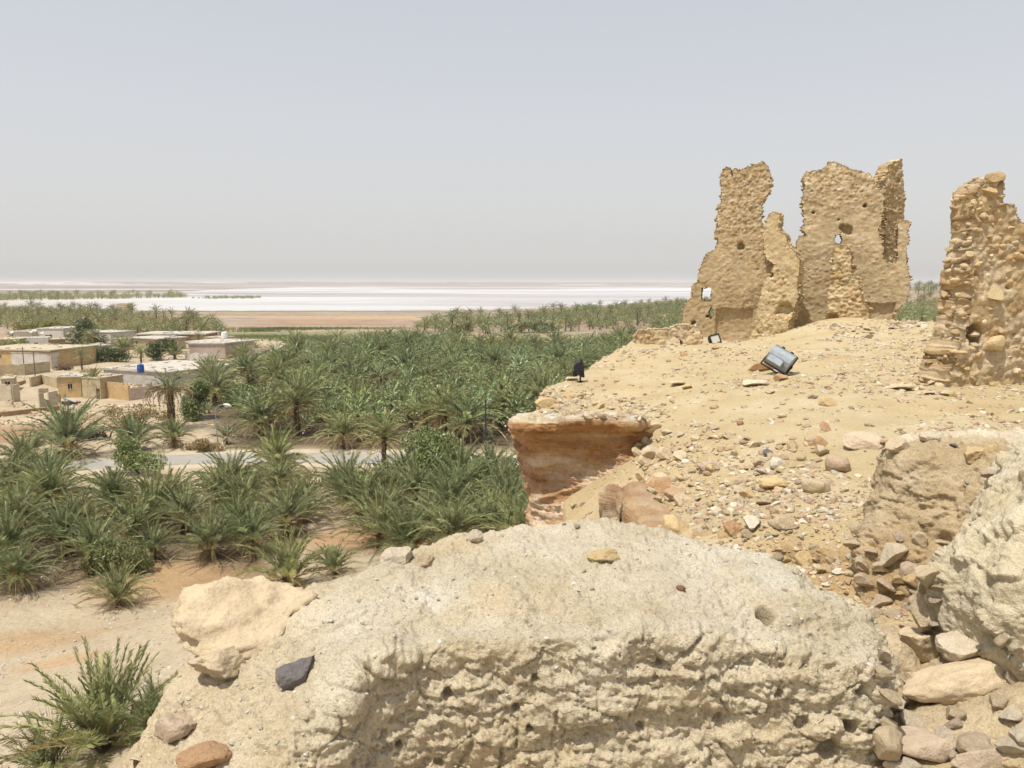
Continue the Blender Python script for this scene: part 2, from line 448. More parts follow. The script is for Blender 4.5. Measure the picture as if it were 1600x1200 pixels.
# the hilltop and the gully under the cliff are two surfaces that meet along the cliff line
TOPC = [(905, 597, 14), (870, 602, 13.2), (850, 612, 12.6), (838, 632, 11.6), (828, 652, 10.9), (890, 640, 11.4), (950, 648, 10.7), (940, 625, 12.0), (1000, 658, 10.3)]
GULC = [(948, 737, 9.85), (907, 765, 9.9), (875, 790, 9.95), (855, 818, 9.95), (990, 712, 9.7), (870, 832, 9.4), (900, 802, 9.1), (940, 800, 8.3), (955, 822, 7.4), (900, 828, 8.2), (845, 850, 9.4), (880, 850, 7.6), (940, 740, 10.6), (900, 770, 10.6), (860, 820, 10.8), (985, 770, 8.0), (1000, 735, 8.9)]
_tps_k = lambda r2: 0.5 * r2 * np.log(r2 + 1e-9)
def tps_fit(L):
    hp = np.array([atY(*q) for q in L]); n = len(hp)
    K = _tps_k(((hp[:, None, :2] - hp[None, :, :2]) ** 2).sum(2)) + np.eye(n) * 0.02
    P = np.column_stack([np.ones(n), hp[:, :2]])
    return hp, np.linalg.solve(np.block([[K, P], [P.T, np.zeros((3, 3))]]), np.concatenate([hp[:, 2] - EYE, np.zeros(3)]))
_near_gully = {(900, 802, 8.6), (868, 826, 8.6), (950, 745, 9.1), (985, 728, 9.1), (990, 770, 7.9), (940, 800, 8.0), (1000, 712, 9.1), (1030, 705, 8.8)}
FIT_TOP = tps_fit([q for q in HC if q not in _near_gully or q[0] >= 1000] + [(950, 648, 10.7), (900, 660, 10.0), (840, 665, 10.2)])
FIT_GUL = tps_fit([q for q in HC if q not in TOPC and q not in _near_gully and q[0] >= 980 and q[2] < 12.5] + GULC)
def _ev(fit, x, y):
    hp, w = fit; n = len(hp); out = np.empty(len(x))
    for s in range(0, len(x), 40000):
        xs, ys = x[s:s + 40000], y[s:s + 40000]
        r2 = (xs[:, None] - hp[None, :, 0]) ** 2 + (ys[:, None] - hp[None, :, 1]) ** 2
        out[s:s + 40000] = _tps_k(r2) @ w[:n] + w[n] + w[n + 1] * xs + w[n + 2] * ys
    return out
_cl = np.array([atY(*q)[:2] for q in [(780, 690, 10.75), (805, 670, 10.6), (822, 662, 10.35), (880, 660, 10.2), (945, 660, 10.1), (995, 662, 10.0), (1016, 668, 10.2), (1060, 672, 10.4)]])
def tps(x, y):
    a = np.clip(_ev(FIT_TOP, x, y), -2.9, -0.75); b = np.clip(_ev(FIT_GUL, x, y), -4.2, -0.9)
    yl = np.interp(x, _cl[:, 0], _cl[:, 1]); wd = 0.12 + 0.9 * sst(1.72, 2.3, x)
    k = sst(-1, 1, (y - yl) / wd); far = sst(1.9, 2.7, x)
    k = np.maximum(k, far)
    return a * k + np.minimum(a, b) * (1 - k)
RIM = [tuple(atY(*c)[:2]) for c in [(884, 836, 8.3), (884, 800, 9.4), (878, 760, 10.2), (870, 700, 10.5), (846, 655, 10.9), (838, 634, 11.9), (848, 612, 12.9), (868, 600, 13.6), (903, 584, 15.2), (930, 568, 17.2), (960, 550, 19.6), (990, 530, 23), (1010, 520, 25.5),
       (1200, 500, 27), (1420, 500, 26), (1470, 508, 21.5), (1560, 505, 21), (1760, 490, 24), (2100, 480, 24)]]
RIM += [(16, 8), (12, 2), (4, -2), (-1.3, -2), (-1.2, 1.5), (-0.9, 3.0), (-0.2, 4.2), (0.1, 6.0)]
def hill_z(x, y, detail=True):
    x = np.asarray(x, float); y = np.asarray(y, float)
    ins = in_poly(x, y, RIM); d = d_poly(x, y, RIM)
    z = tps(x, y)
    if detail:
        P = np.column_stack([x, y, np.zeros_like(x)])
        near = sst(3, 14, y)
        z = z + 0.06 * fbm(P, 0.7, 4, 0.5, 1) + 0.028 * fbm(P, 3.2, 4, 0.6, 2)
        f1, f2, c = worley(P * 5.5 + 0.3 * np.column_stack([pn(P, 3, 5), pn(P, 3, 6), 0 * x]), 3)
        rub = sst(0.0, 0.35, fbm(P, 0.55, 3, 0.5, 9) + 0.12)
        z = z + rub * 0.035 * np.clip(0.55 - f1, 0, 1) * (c > 0.35)
        f1, f2, c = worley(P * 14, 4)
        z = z + (0.25 + 0.75 * rub) * 0.012 * np.clip(0.6 - f1, 0, 1) * (c > 0.45)
    out = np.where(ins, 0, d)
    fall = 22.0 * np.minimum(out, 0.5) + 3.0 * out
    return EYE + z - fall
# one sheet, finer towards the camera
def build_hill():
    ang = np.concatenate([np.linspace(-50, -6, 60)[:-1], np.linspace(-6, 36, 400)[:-1], np.linspace(36, 75, 50)])
    rr = np.exp(np.linspace(math.log(2.6), math.log(42), 460))
    A, Rr = np.meshgrid(np.radians(ang), rr)
    x = (np.sin(A) * Rr).ravel(); y = (np.cos(A) * Rr).ravel()
    z = hill_z(x, y)
    z = np.maximum(z, -1.5)
    P = np.column_stack([x, y, z])
    base = np.ones((len(P), 3))
    g = fbm(P * [1, 1, 0], 0.5, 4, 0.5, 12)
    k = sst(0.1, 0.5, g)[:, None]
    base = base * (1 - 0.35 * k) + 0.35 * k * np.array([1.06, 0.97, 0.86])
    # reddish brown gravel in the gully and the lower ledge, paler dust on the crown
    gx, gy = atY(960, 800, 8)[:2]
    k = np.exp(-(((x - gx) / 1.3) ** 2 + ((y - gy) / 1.6) ** 2))[:, None]
    base = base * (1 - 0.3 * k) + 0.3 * k * np.array([1.0, 0.78, 0.6])
    lx, ly = atY(1290, 900, 4.5)[:2]
    k = np.exp(-(((x - lx) / 0.55) ** 2 + ((y - ly) / 0.45) ** 2))[:, None]
    base = base * (1 - 0.6 * k) + 0.6 * k * np.array([0.80, 0.62, 0.46])
    F = grid_faces(len(rr), len(ang))
    me = new_mesh('hilltop', P, [F[:, ::-1]], [M['hill']], base)
    o = link('hilltop', me); tag(o, kind='structure')
    bvh_of(P, [F])
build_hill()
def hz(x, y):
    return float(hill_z(np.array([x]), np.array([y]))[0])

# ------------------------------------------------------------------ valley floor out to the horizon
HUB = [(0, 8)]
def ground_z(x, y, detail=True):
    x = np.asarray(x, float); y = np.asarray(y, float)
    d = np.where(in_poly(x, y, RIM), 0, d_poly(x, y, RIM))
    z = 10.5 * np.clip(1 - (d - 3) / 37.0, 0, 1) ** 1.35
    P = np.column_stack([x, y, np.zeros_like(x)])
    r = np.hypot(x, y)
    if detail:
        amp = (1 - sst(220, 420, r))
        z = z + amp * (0.55 * fbm(P, 0.055, 4, 0.5, 21) + 0.12 * fbm(P, 0.6, 3, 0.5, 22))
        z = z + 0.5 * np.clip(z / 10, 0, 1) * fbm(P, 0.25, 4, 0.55, 23)
    # road bed stays level
    rd = d_poly(x, y, ROAD, False)
    z = z * sst(3.5, 9, rd)
    # low wooded rise far to the right
    hx, hy = 430.0, 760.0
    z = z + 15 * np.exp(-(((x - hx) / 170) ** 2 + ((y - hy) / 130) ** 2)) 
    # far escarpment
    th = np.degrees(np.arctan2(x, y))
    far = sst(8200, 9300, r) * (26 + 16 * np.clip(fbm(np.column_stack([th * 0.25, 0 * th, 0 * th]), 1.0, 5, 0.55, 31) + 0.15 - 0.012 * th, -0.6, 1.2))
    return z + far
ROAD = [tuple(atZ(*p)[:2]) for p in [(-500, 800), (-200, 772), (0, 744), (150, 722), (350, 716), (600, 716), (800, 722), (1000, 738), (1200, 760), (1500, 800)]]
SHORE = [tuple(atZ(*p)[:2]) for p in [(-900, 489), (-200, 490), (0, 489), (120, 487.5), (230, 486), (400, 486.2), (600, 486), (760, 484.5), (860, 482), (960, 477), (1070, 470), (1100, 462), (1090, 456), (1080, 450), (1060, 448)]]
FARSH = [tuple(atZ(*p)[:2]) for p in [(1060, 447.6), (800, 447.6), (700, 447.8), (560, 448.2), (480, 449.0), (380, 451), (300, 455), (180, 458.5), (80, 462), (0, 470), (-200, 473), (-900, 474)]]
def zone(px, py, rx, ry, x, y, n=0.0):
    cx, cy = atZ(px, py)[:2]
    return np.clip(1.25 - ((x - cx) / rx) ** 2 - ((y - cy) / ry) ** 2 + n, 0, 1)[:, None]
def build_ground():
    ang = np.concatenate([np.linspace(-180, -48, 60)[:-1], np.linspace(-48, 48, 520)[:-1], np.linspace(48, 180, 61)])
    rr = np.exp(np.linspace(math.log(3.0), math.log(24000), 520))
    A, Rr = np.meshgrid(np.radians(ang), rr)
    x = (np.sin(A) * Rr).ravel(); y = (np.cos(A) * Rr).ravel()
    z = ground_z(x, y)
    P = np.column_stack([x, y, z]); Q = P * [1, 1, 0]; r = np.hypot(x, y)
    n = fbm(Q, 0.05, 4, 0.55, 41) * 0.9
    nb = fbm(Q * [0.012, 0.035, 0], 1, 5, 0.6, 42)
    sand = np.array([0.44, 0.36, 0.245]); tan = np.array([0.40, 0.30, 0.185]); brown = np.array([0.23, 0.15, 0.085]); shaded_soil = np.array([0.105, 0.075, 0.045]); red = np.array([0.31, 0.185, 0.115]); green = np.array([0.19, 0.215, 0.085]); grey = np.array([0.33, 0.27, 0.21]); pale = np.array([0.60, 0.50, 0.37])
    C = np.tile(sand, (len(x), 1))
    def mixc(c, k): 
        nonlocal C
        C = C * (1 - k) + k * c
    # clearing and foot slope
    mixc(tan, 0.5 * sst(-0.1, 0.4, n)[:, None])
    mixc(np.array([0.36, 0.23, 0.115]), 0.85 * zone(290, 900, 9, 5.5, x, y, n))
    mixc(np.array([0.42, 0.28, 0.15]), 0.8 * zone(30, 1005, 5, 2, x, y, n))
    mixc(np.array([0.42, 0.28, 0.15]), 0.8 * zone(100, 1060, 3, 1.2, x, y, n))
    # litter and dark soil under the palms, darkened to paint shade between crowns
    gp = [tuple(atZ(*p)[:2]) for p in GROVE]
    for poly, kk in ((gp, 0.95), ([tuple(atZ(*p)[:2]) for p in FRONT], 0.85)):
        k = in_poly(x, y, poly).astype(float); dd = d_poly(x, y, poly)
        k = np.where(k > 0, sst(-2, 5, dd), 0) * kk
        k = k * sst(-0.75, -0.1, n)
        mixc(shaded_soil, k[:, None])
    mixc(brown, 0.5 * zone(545, 845, 7, 5, x, y, n))
    mixc(np.array([0.40, 0.26, 0.14]), 0.9 * zone(530, 840, 5, 3, x, y, n))
    # brown scrub by the road on the left
    mixc(np.array([0.30, 0.17, 0.09]), 0.8 * zone(60, 675, 16, 6, x, y, n))
    mixc(np.array([0.28, 0.17, 0.09]), 0.7 * zone(140, 655, 8, 3, x, y, n))
    mixc(tan, 0.6 * zone(200, 670, 8, 10, x, y, n))
    # far strips
    farb = sst(275, 350, y) * (1 - sst(2500, 5000, r))
    mixc(grey, (farb * 0.9)[:, None])
    mixc(red, (farb * sst(0.0, 0.3, nb))[:, None] * 0.8)
    mixc(np.array([0.40, 0.29, 0.19]), (farb * sst(0.0, 0.3, fbm(Q * [0.006, 0.05, 0], 1, 4, 0.6, 44)))[:, None] * 0.8)
    mixc(np.array([0.22, 0.17, 0.12]), (farb * sst(0.0, 0.35, fbm(Q * [0.005, 0.06, 0], 1, 4, 0.6, 45)))[:, None] * 0.6)
    mixc(green, 0.9 * zone(440, 524, 55, 28, x, y, nb * 2))
    mixc(green * 0.8, 0.8 * zone(480, 512, 60, 10, x, y, nb))
    mixc(np.array([0.42, 0.30, 0.19]), 0.95 * zone(540, 497, 130, 36, x, y, nb * 2.5))
    mixc(red, 0.9 * zone(470, 500, 90, 8, x, y, nb * 2))
    mixc(np.array([0.50, 0.34, 0.2]), 0.9 * zone(740, 527, 45, 11, x, y, nb))
    mixc(np.array([0.26, 0.23, 0.11]), 0.8 * zone(860, 525, 45, 16, x, y, nb))
    mixc(green * 0.9, 0.8 * zone(470, 486.8, 500, 12, x, y, nb))
    mixc(np.array([0.44, 0.36, 0.26]), 0.9 * zone(60, 477, 300, 60, x, y, nb))
    mixc(np.array([0.38, 0.32, 0.2]), 0.9 * zone(260, 462.5, 330, 90, x, y, nb))
    mixc(np.array([0.5, 0.36, 0.22]), 0.9 * zone(1060, 471, 200, 60, x, y, nb))
    mixc(np.array([0.34, 0.33, 0.16]), 0.8 * zone(1455, 464, 100, 90, x, y, nb))
    # pinkish far plain
    k = sst(1600, 2600, r)
    mixc(np.array([0.24, 0.20, 0.18]), k[:, None])
    mixc(np.array([0.5, 0.46, 0.43]), (k * sst(0.1, 0.2, fbm(Q * [0.0004, 0.002, 0], 1, 4, 0.6, 47)))[:, None] * 0.9)
    F = grid_faces(len(rr), len(ang))
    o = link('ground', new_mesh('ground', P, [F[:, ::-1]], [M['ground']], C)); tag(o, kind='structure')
    bvh_of(P, [F])
GROVE = [(336, 692), (300, 650), (330, 618), (400, 585), (440, 566), (560, 548), (640, 540), (700, 546), (800, 552), (900, 556), (985, 545), (1040, 535), (1090, 520), (1120, 640), (1000, 708), (640, 708), (480, 703), (360, 707)]
FRONT = [(-60, 775), (60, 756), (130, 758), (150, 788), (335, 786), (395, 745), (430, 745), (465, 784), (610, 780), (660, 750), (900, 745), (940, 900), (640, 905), (600, 870), (480, 800), (440, 930), (300, 875), (230, 885), (100, 930), (-60, 935)]
build_ground()

# ------------------------------------------------------------------ road
def ribbon(name, line, half, z, mat, edge=0.0, step=1.5, seed=0):
    pts = [np.array(p) for p in line]; out = []
    for a, b in zip(pts[:-1], pts[1:]):
        k = max(2, int(np.linalg.norm(b - a) / step))
        out += [a + (b - a) * i / k for i in range(k)]
    out = np.array(out); 
    for _ in range(30): out[1:-1] = (out[:-2] + 2 * out[1:-1] + out[2:]) / 4
    T = np.gradient(out, axis=0); T /= np.linalg.norm(T, axis=1)[:, None]; N = np.column_stack([-T[:, 1], T[:, 0]])
    nn = fbm(np.column_stack([out, np.full(len(out), seed)]), 0.22, 3, 0.6, seed)
    n2 = fbm(np.column_stack([out, np.full(len(out), seed + 9)]), 0.22, 3, 0.6, seed + 4)
    L = out + N * (half + edge * nn)[:, None]; Rr = out - N * (half + edge * n2)[:, None]
    V = np.empty((len(out) * 2, 3)); V[0::2, :2] = L; V[1::2, :2] = Rr; V[:, 2] = z
    i = np.arange(len(out) - 1) * 2
    F = np.stack([i + 1, i + 3, i + 2, i], 1)
    return link(name, new_mesh(name, V, [F], [mat]))
def shoulder_mat():
    return earth('road_shoulder_sand', [(0.42, 0.35, 0.24), (0.47, 0.395, 0.28), (0.5, 0.43, 0.32)], 0.5, 8, 0.05)
M['shoulder'] = shoulder_mat()
tag(ribbon('road_shoulder', ROAD, 5.2, 0.03, M['shoulder'], 1.0, seed=3), kind='structure')
tag(ribbon('road', ROAD, 2.7, 0.06, M['road'], 0.3, seed=5), kind='structure')

# ------------------------------------------------------------------ salt lake and pond
def build_lake():
    nrow = 60; ncol = 220
    sh = np.array(SHORE); fs = np.array(FARSH)[::-1]
    def resample(p, k):
        d = np.concatenate([[0], np.cumsum(np.linalg.norm(np.diff(p, axis=0), axis=1))]); d /= d[-1]
        t = np.linspace(0, 1, k); return np.column_stack([np.interp(t, d, p[:, 0]), np.interp(t, d, p[:, 1])])
    xs = np.linspace(-1000, 1090, ncol)
    # parametrise both shores by azimuth
    az = np.linspace(math.atan2(sh[0][0], sh[0][1]), math.atan2(*atZ(1190, 466)[:2]), ncol)
    def r_at(p, az):
        a = np.arctan2(p[:, 0], p[:, 1]); rr = np.hypot(p[:, 0], p[:, 1]); o = np.argsort(a); return np.interp(az, a[o], rr[o])
    r0 = r_at(sh[:11], az); r1 = r_at(np.vstack([fs, atZ(1075, 447.6)[:2]]), az)
    r0 = r0 * (1 + 0.018 * fbm(np.column_stack([az * 60, 0 * az, 0 * az]), 1, 4, 0.6, 51))
    r1 = np.maximum(r1, r0 * 1.05) * (1 + 0.05 * fbm(np.column_stack([az * 40, 0 * az, 0 * az + 5]), 1, 4, 0.6, 52))
    t = np.linspace(0, 1, nrow)[:, None] ** 1.6
    rr = r0 * (r1 / r0) ** t
    x = (np.sin(az) * rr).ravel(); y = (np.cos(az) * rr).ravel()
    P = np.column_stack([x, y, np.full(len(x), 0.0)])
    P[:, 2] = ground_z(x, y) + 0.12
    # left margin is dull pinkish mud, the far right a lilac brine flat
    px = 800 + 1200 * x / (y * CP + EYE * SP)
    C = np.ones((len(x), 3))
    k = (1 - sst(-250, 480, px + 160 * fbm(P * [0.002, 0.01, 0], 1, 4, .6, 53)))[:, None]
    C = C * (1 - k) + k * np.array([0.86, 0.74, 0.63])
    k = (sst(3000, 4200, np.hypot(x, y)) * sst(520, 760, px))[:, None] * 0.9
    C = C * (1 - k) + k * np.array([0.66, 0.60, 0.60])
    edge = (1 - sst(0, 0.05, t + 0 * rr).ravel())[:, None]
    C = C * (1 - 0.4 * edge) + 0.4 * edge * np.array([0.7, 0.55, 0.42])
    F = grid_faces(nrow, ncol)
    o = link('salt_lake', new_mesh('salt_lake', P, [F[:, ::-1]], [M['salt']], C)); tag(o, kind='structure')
build_lake()
def build_pond():
    cx, cy = atZ(735, 495.5)[:2]; th = np.linspace(0, 2 * math.pi, 40, endpoint=False)
    k = 1 + 0.25 * fbm(np.column_stack([np.cos(th), np.sin(th), 0 * th]), 1.6, 3, 0.5, 61)
    V = np.column_stack([cx + 34 * k * np.cos(th), cy + 13 * k * np.sin(th), np.full(40, 0.14)])
    tag(link('pond_water', new_mesh('pond_water', V, [np.arange(40)[None]], [M['water']])), kind='structure')
build_pond()
# ------------------------------------------------------------------ stones
def rock(name, seed, sub=3, squash=(1, 0.8, 0.6), facets=7, rough=0.10):
    """angular boulder of about unit radius"""
    import bmesh
    bm = bmesh.new(); bmesh.ops.create_icosphere(bm, subdivisions=sub, radius=1)
    V = np.array([v.co[:] for v in bm.verts]); F = np.array([[v.index for v in f.verts] for f in bm.faces]); bm.free()
    g = np.random.RandomState(seed)
    for k in range(facets):
        n = g.normal(size=3); n /= np.linalg.norm(n); d = g.uniform(0.45, 0.8)
        h = V @ n; V = V - np.outer(np.clip(h - d, 0, None) * 1.0, n)
    V = V * (1 + rough * fbm(V, 1.3, 4, 0.55, seed)[:, None] * 1.5)
    V = V / np.abs(V).max()
    V = V * np.array(squash)
    return V / np.abs(V[:, 0]).max(), F
ROCKS = [rock('r', 100 + i, 4, sq, fc) for i, (sq, fc) in enumerate([((1, .8, .6), 7), ((1, .7, .45), 9), ((1, .9, .75), 8), ((1, .75, .5), 10), ((1, .6, .5), 6), ((1, .85, .35), 9), ((1, .95, .8), 5), ((1, .65, .6), 11)])]
ROCKS3 = [rock('r', 100 + i, 3, sq, fc) for i, (sq, fc) in enumerate([((1, .8, .6), 7), ((1, .7, .45), 9), ((1, .9, .75), 8), ((1, .75, .5), 10), ((1, .6, .5), 6), ((1, .85, .35), 9), ((1, .95, .8), 5), ((1, .65, .6), 11)])]
ROCKS_LO = [rock('r', 200 + i, 1, sq, fc, 0.16) for i, (sq, fc) in enumerate([((1, .8, .6), 4), ((1, .7, .45), 5), ((1, .9, .75), 4), ((1, .75, .5), 5)])]
ROCKS_MD = [rock('r', 300 + i, 2, sq, fc, 0.12) for i, (sq, fc) in enumerate([((1, .8, .6), 6), ((1, .7, .5), 7), ((1, .9, .7), 4), ((1, .75, .55), 8), ((1, .62, .55), 5), ((1, .9, .6), 9)])]
def rot_m(rng, tilt=0.4):
    return np.array(Euler((rng.uniform(-tilt, tilt), rng.uniform(-tilt, tilt), rng.uniform(0, 6.28))).to_matrix())

# ------------------------------------------------------------------ ruined walls: outline in the wall's own plane, real thickness, stone relief
def plane_uv(px, py, org, U):
    """point of the photo ray on the vertical plane through org with direction U"""
    d = ray(px, py); n = np.array([U[1], -U[0], 0.0])           # points away from the camera side
    t = ((org - [0, 0, EYE]) @ n) / (d @ n)
    p = np.array([0, 0, EYE]) + d * t
    return (p - org) @ U, p[2]
STONE_TONES = np.array([0.98, 1.01, 1.06]) * np.array([[0.455, 0.335, 0.185], [0.50, 0.38, 0.22], [0.42, 0.295, 0.155], [0.53, 0.425, 0.27], [0.46, 0.36, 0.23], [0.38, 0.265, 0.14]])
def ruin_wall(name, parent, org, yaw, outline, thick, holes=(), pits=(), cell=0.03, stone=(0.125, 0.08), relief=0.042, plaster=None, seed=1, edge_stones=0.075, tone=(1, 1, 1), under=(), conv=None):
    px, py, Y = org
    O = atY(px, py, Y); O[2] = 0
    U = np.array([math.cos(yaw), math.sin(yaw), 0.0]); N = np.array([U[1], -U[0], 0.0])   # N towards the camera
    cv = conv or (lambda a, b: (a, b))
    uv = lambda pl: [plane_uv(*cv(*q), O, U) for q in pl]
    out = uv(outline); hs = [uv(h) for h in holes]; ps = [(plane_uv(*cv(a, b), O, U), r) for a, b, r in pits]
    rng = np.random.RandomState(seed)
    u0 = min(p[0] for p in out) - 0.1; u1 = max(p[0] for p in out) + 0.1; v0 = min(p[1] for p in out) - 0.1; v1 = max(p[1] for p in out) + 0.1
    nu = int((u1 - u0) / cell) + 1; nv = int((v1 - v0) / cell) + 1
    uu = u0 + np.arange(nu) * cell; vv = v0 + np.arange(nv) * cell
    GU, GV = np.meshgrid(uu, vv); gu = GU.ravel(); gv = GV.ravel()
    Q = np.column_stack([gu, gv, np.full(len(gu), seed * 3.7)])
    cu = (GU[:-1, :-1] + cell / 2).ravel(); cvv = (GV[:-1, :-1] + cell / 2).ravel()
    Qc = np.column_stack([cu, cvv, np.full(len(cu), seed * 3.7)])
    ju = cu + 0.05 * fbm(Qc, 5, 3, 0.6, seed); jv = cvv + 0.05 * fbm(Qc, 5, 3, 0.6, seed + 1)
    keep = in_poly(ju, jv, out)
    for h in hs: keep &= ~in_poly(ju, jv, h)
    K = keep.reshape(nv - 1, nu - 1)
    # relief
    warp = np.column_stack([pn(Q, 4, seed), pn(Q, 4, seed + 2), 0 * gu]) * 0.25
    f1, f2, cid = worley(np.column_stack([gu / stone[0], gv / stone[1], 0 * gu]) * [1, 1, 0] + warp + [0, 0, 0.5], seed)
    g1, g2, cid2 = worley(np.column_stack([gu / (stone[0] * 0.5), gv / (stone[1] * 0.55), 0 * gu]) + [0, 0, 0.5], seed + 5)
    dome = np.clip((f2 - f1) * 1.6, 0, 1) ** 0.6
    dome2 = np.clip((g2 - g1) * 1.6, 0, 1) ** 0.6
    pm = np.zeros(len(gu)) if plaster is None else np.clip(plaster(gu, gv, fbm(Q, 1.1, 4, 0.55, seed + 7), v0, v1), 0, 1)
    bare = 1 - pm
    rel = relief * (bare * (dome * (0.35 + 0.9 * cid) * 0.75 + dome2 * 0.35 * (cid2 > 0.3)) + 0.22 * pm * dome * (cid > 0.6)) + 0.07 * fbm(Q, 0.8, 3, 0.5, seed + 8) + 0.02 * fbm(Q, 6, 3, 0.6, seed + 9)
    pit = np.zeros(len(gu))
    for (a, b), r in ps:
        dd = np.hypot(gu - a, gv - b) / r + 0.8 * pn(Q, 5, seed + 3) + 0.3 * pn(Q, 14, seed + 4); pit = np.maximum(pit, 1 - sst(0.6, 1.0, dd))
    small = (cid2 > 0.90) & (g1 < 0.36)
    k1, k2, cid3 = worley(np.column_stack([gu / 0.085, gv / 0.065, 0 * gu]) + warp + [0, 0, 0.5], seed + 13)
    und = np.zeros(len(gu))
    for (ya, xa, xb) in under:
        (ua, va), (ub, vb) = plane_uv(*cv(xa, ya), O, U), plane_uv(*cv(xb, ya), O, U)
        und = np.maximum(und, (gv + 0.05 * fbm(Q, 3, 3, .5, seed + 15) < va) * (gu > ua) * (gu < ub))
    rel = rel - 0.22 * pit - 0.06 * small * (0.35 + 0.65 * bare) - 0.12 * und + (0.3 + 0.7 * bare) * 0.030 * np.clip((k2 - k1) * 1.5, 0, 1) * (cid3 > .35)
    half = thick / 2
    jit = rng.uniform(-0.3, 0.3, (len(gu), 2)) * cell
    bu = gu + jit[:, 0]; bv = gv + jit[:, 1]
    base = O + np.outer(bu, U); base[:, 2] = bv
    thin = 1 - 0.35 * sst(0.3, 1, (gv - v0) / (v1 - v0))         # walls taper upward
    Vf = base + N * (half * thin + rel)[:, None]
    relb = relief * dome * 0.6 + 0.06 * fbm(Q, 0.9, 3, 0.5, seed + 20)
    Vb = base - N * (half * thin + relb)[:, None]
    idx = np.arange(nu * nv).reshape(nv, nu)
    a = idx[:-1, :-1][K]; b = idx[:-1, 1:][K]; c = idx[1:, 1:][K]; d = idx[1:, :-1][K]
    nn = nu * nv
    Ff = np.stack([a, b, c, d], 1); Fb = np.stack([d, c, b, a], 1) + nn
    # sides
    Kp = np.pad(K, 1)
    sides = []
    for (di, dj, e0, e1) in ((0, -1, (0, 0), (1, 0)), (0, 1, (1, 1), (0, 1)), (-1, 0, (0, 1), (0, 0)), (1, 0, (1, 0), (1, 1))):
        nb = Kp[1 + di:nv + di, 1 + dj:nu + dj]
        m = K & ~nb; ii, jj = np.nonzero(m)
        sides.append(np.stack([idx[ii + e0[0], jj + e0[1]], idx[ii + e1[0], jj + e1[1]]], 1))
    E = np.concatenate(sides)
    nl = 4
    uniq, inv = np.unique(E.ravel(), return_inverse=True); inv = inv.reshape(-1, 2); m = len(uniq)
    L = []
    cen = np.array([np.mean([p[0] for p in out]), 0])
    for k in range(1, nl):
        t = k / nl
        p = Vf[uniq] * (1 - t) + Vb[uniq] * t
        q = np.column_stack([p[:, :2] * 1.0, p[:, 2]])
        p = p + np.column_stack([pn(q, 7, seed + 30), pn(q, 7, seed + 31), pn(q, 7, seed + 32)]) * 0.09
        L.append(p)
    VV = np.concatenate([Vf, Vb] + L); off = 2 * nn
    layers = [uniq] + [off + k * m + np.arange(m) for k in range(nl - 1)] + [uniq + nn]
    Fs = [np.stack([layers[k][inv[:, 0]], layers[k + 1][inv[:, 0]], layers[k + 1][inv[:, 1]], layers[k][inv[:, 1]]], 1) for k in range(nl)]
    ti = (cid * 5.999).astype(int)
    colf = STONE_TONES[ti] * (0.72 + 0.35 * cid2 + 0.3 * cid3)[:, None]
    mort = np.array([0.43, 0.335, 0.20])
    k = np.clip(pm * 0.6 + 0.3 * (dome < 0.25), 0, 1)[:, None]
    colf = (colf * (1 - k) + k * mort * (1 + 0.3 * fbm(Q, 2.2, 4, 0.6, seed + 11))[:, None]) * np.array(tone)
    colb = STONE_TONES[ti] * np.array(tone)
    CC = np.concatenate([colf, colb] + [colf[uniq]] * (nl - 1))
    used = np.zeros(len(VV), bool)
    allF = [Ff, Fb] + Fs
    for f in allF: used[f.ravel()] = True
    re = np.cumsum(used) - 1
    allF = [re[f] for f in allF]; VV = VV[used]; CC = CC[used]
    parts_V = [VV]; parts_C = [CC]; F3 = []; n0 = len(VV)
    # loose stones bedded along the broken edges
    if edge_stones:
        m = [(p, out[(i + 1) % len(out)]) for i, p in enumerate(out)]
        for p, q in m:
            Lg = math.hypot(q[0] - p[0], q[1] - p[1])
            for s in range(int(Lg / (edge_stones * 1.1)) + 1):
                t = rng.rand(); uu_, v_ = p[0] + (q[0] - p[0]) * t, p[1] + (q[1] - p[1]) * t
                if v_ < v0 + 0.5: continue
                for _ in range(2):
                    r = edge_stones * rng.uniform(0.55, 1.35)
                    RV, RF = ROCKS_MD[rng.randint(len(ROCKS_MD))]
                    w = (RV * [.85, .85, .85]) @ rot_m(rng, 0.4).T * r
                    ins = 0.010 * np.sign(0.5 * (u0 + u1) - uu_); loc = O + U * (uu_ + ins + rng.normal(0, 0.02)) + N * rng.uniform(-half, half) * 0.9 * (1 - 0.35 * sst(0.3, 1, (v_ - v0) / (v1 - v0))); loc[2] = v_ - 0.02 + rng.normal(0, 0.02)
                    parts_V.append(w + loc); F3.append(RF + n0); n0 += len(w)
                    parts_C.append(np.tile(STONE_TONES[rng.randint(6)] * rng.uniform(0.85, 1.15) * np.array(tone), (len(w), 1)))
    me = new_mesh(name, np.concatenate(parts_V), allF + ([np.concatenate(F3)] if F3 else []), [M['wall_stone']], np.concatenate(parts_C))
    return link(name, me, parent)
Z3 = lambda a, b: (1040 + a / 3.6375, 230 + b / 3.6375)
OUT_A = [(95, 1130), (100, 1010), (106, 920), (130, 872), (155, 845), (150, 790), (185, 770), (192, 718), (208, 662), (245, 600), (285, 582), (300, 520), (278, 512), (296, 440), (286, 410), (306, 370), (294, 340), (320, 310), (312, 180), (326, 140), (350, 115), (368, 130), (376, 165), (390, 125), (430, 130), (500, 105), (550, 85), (576, 110), (596, 150), (606, 200), (590, 240), (566, 290), (546, 330), (545, 430), (562, 475), (600, 480), (640, 540), (640, 800), (620, 1130)]
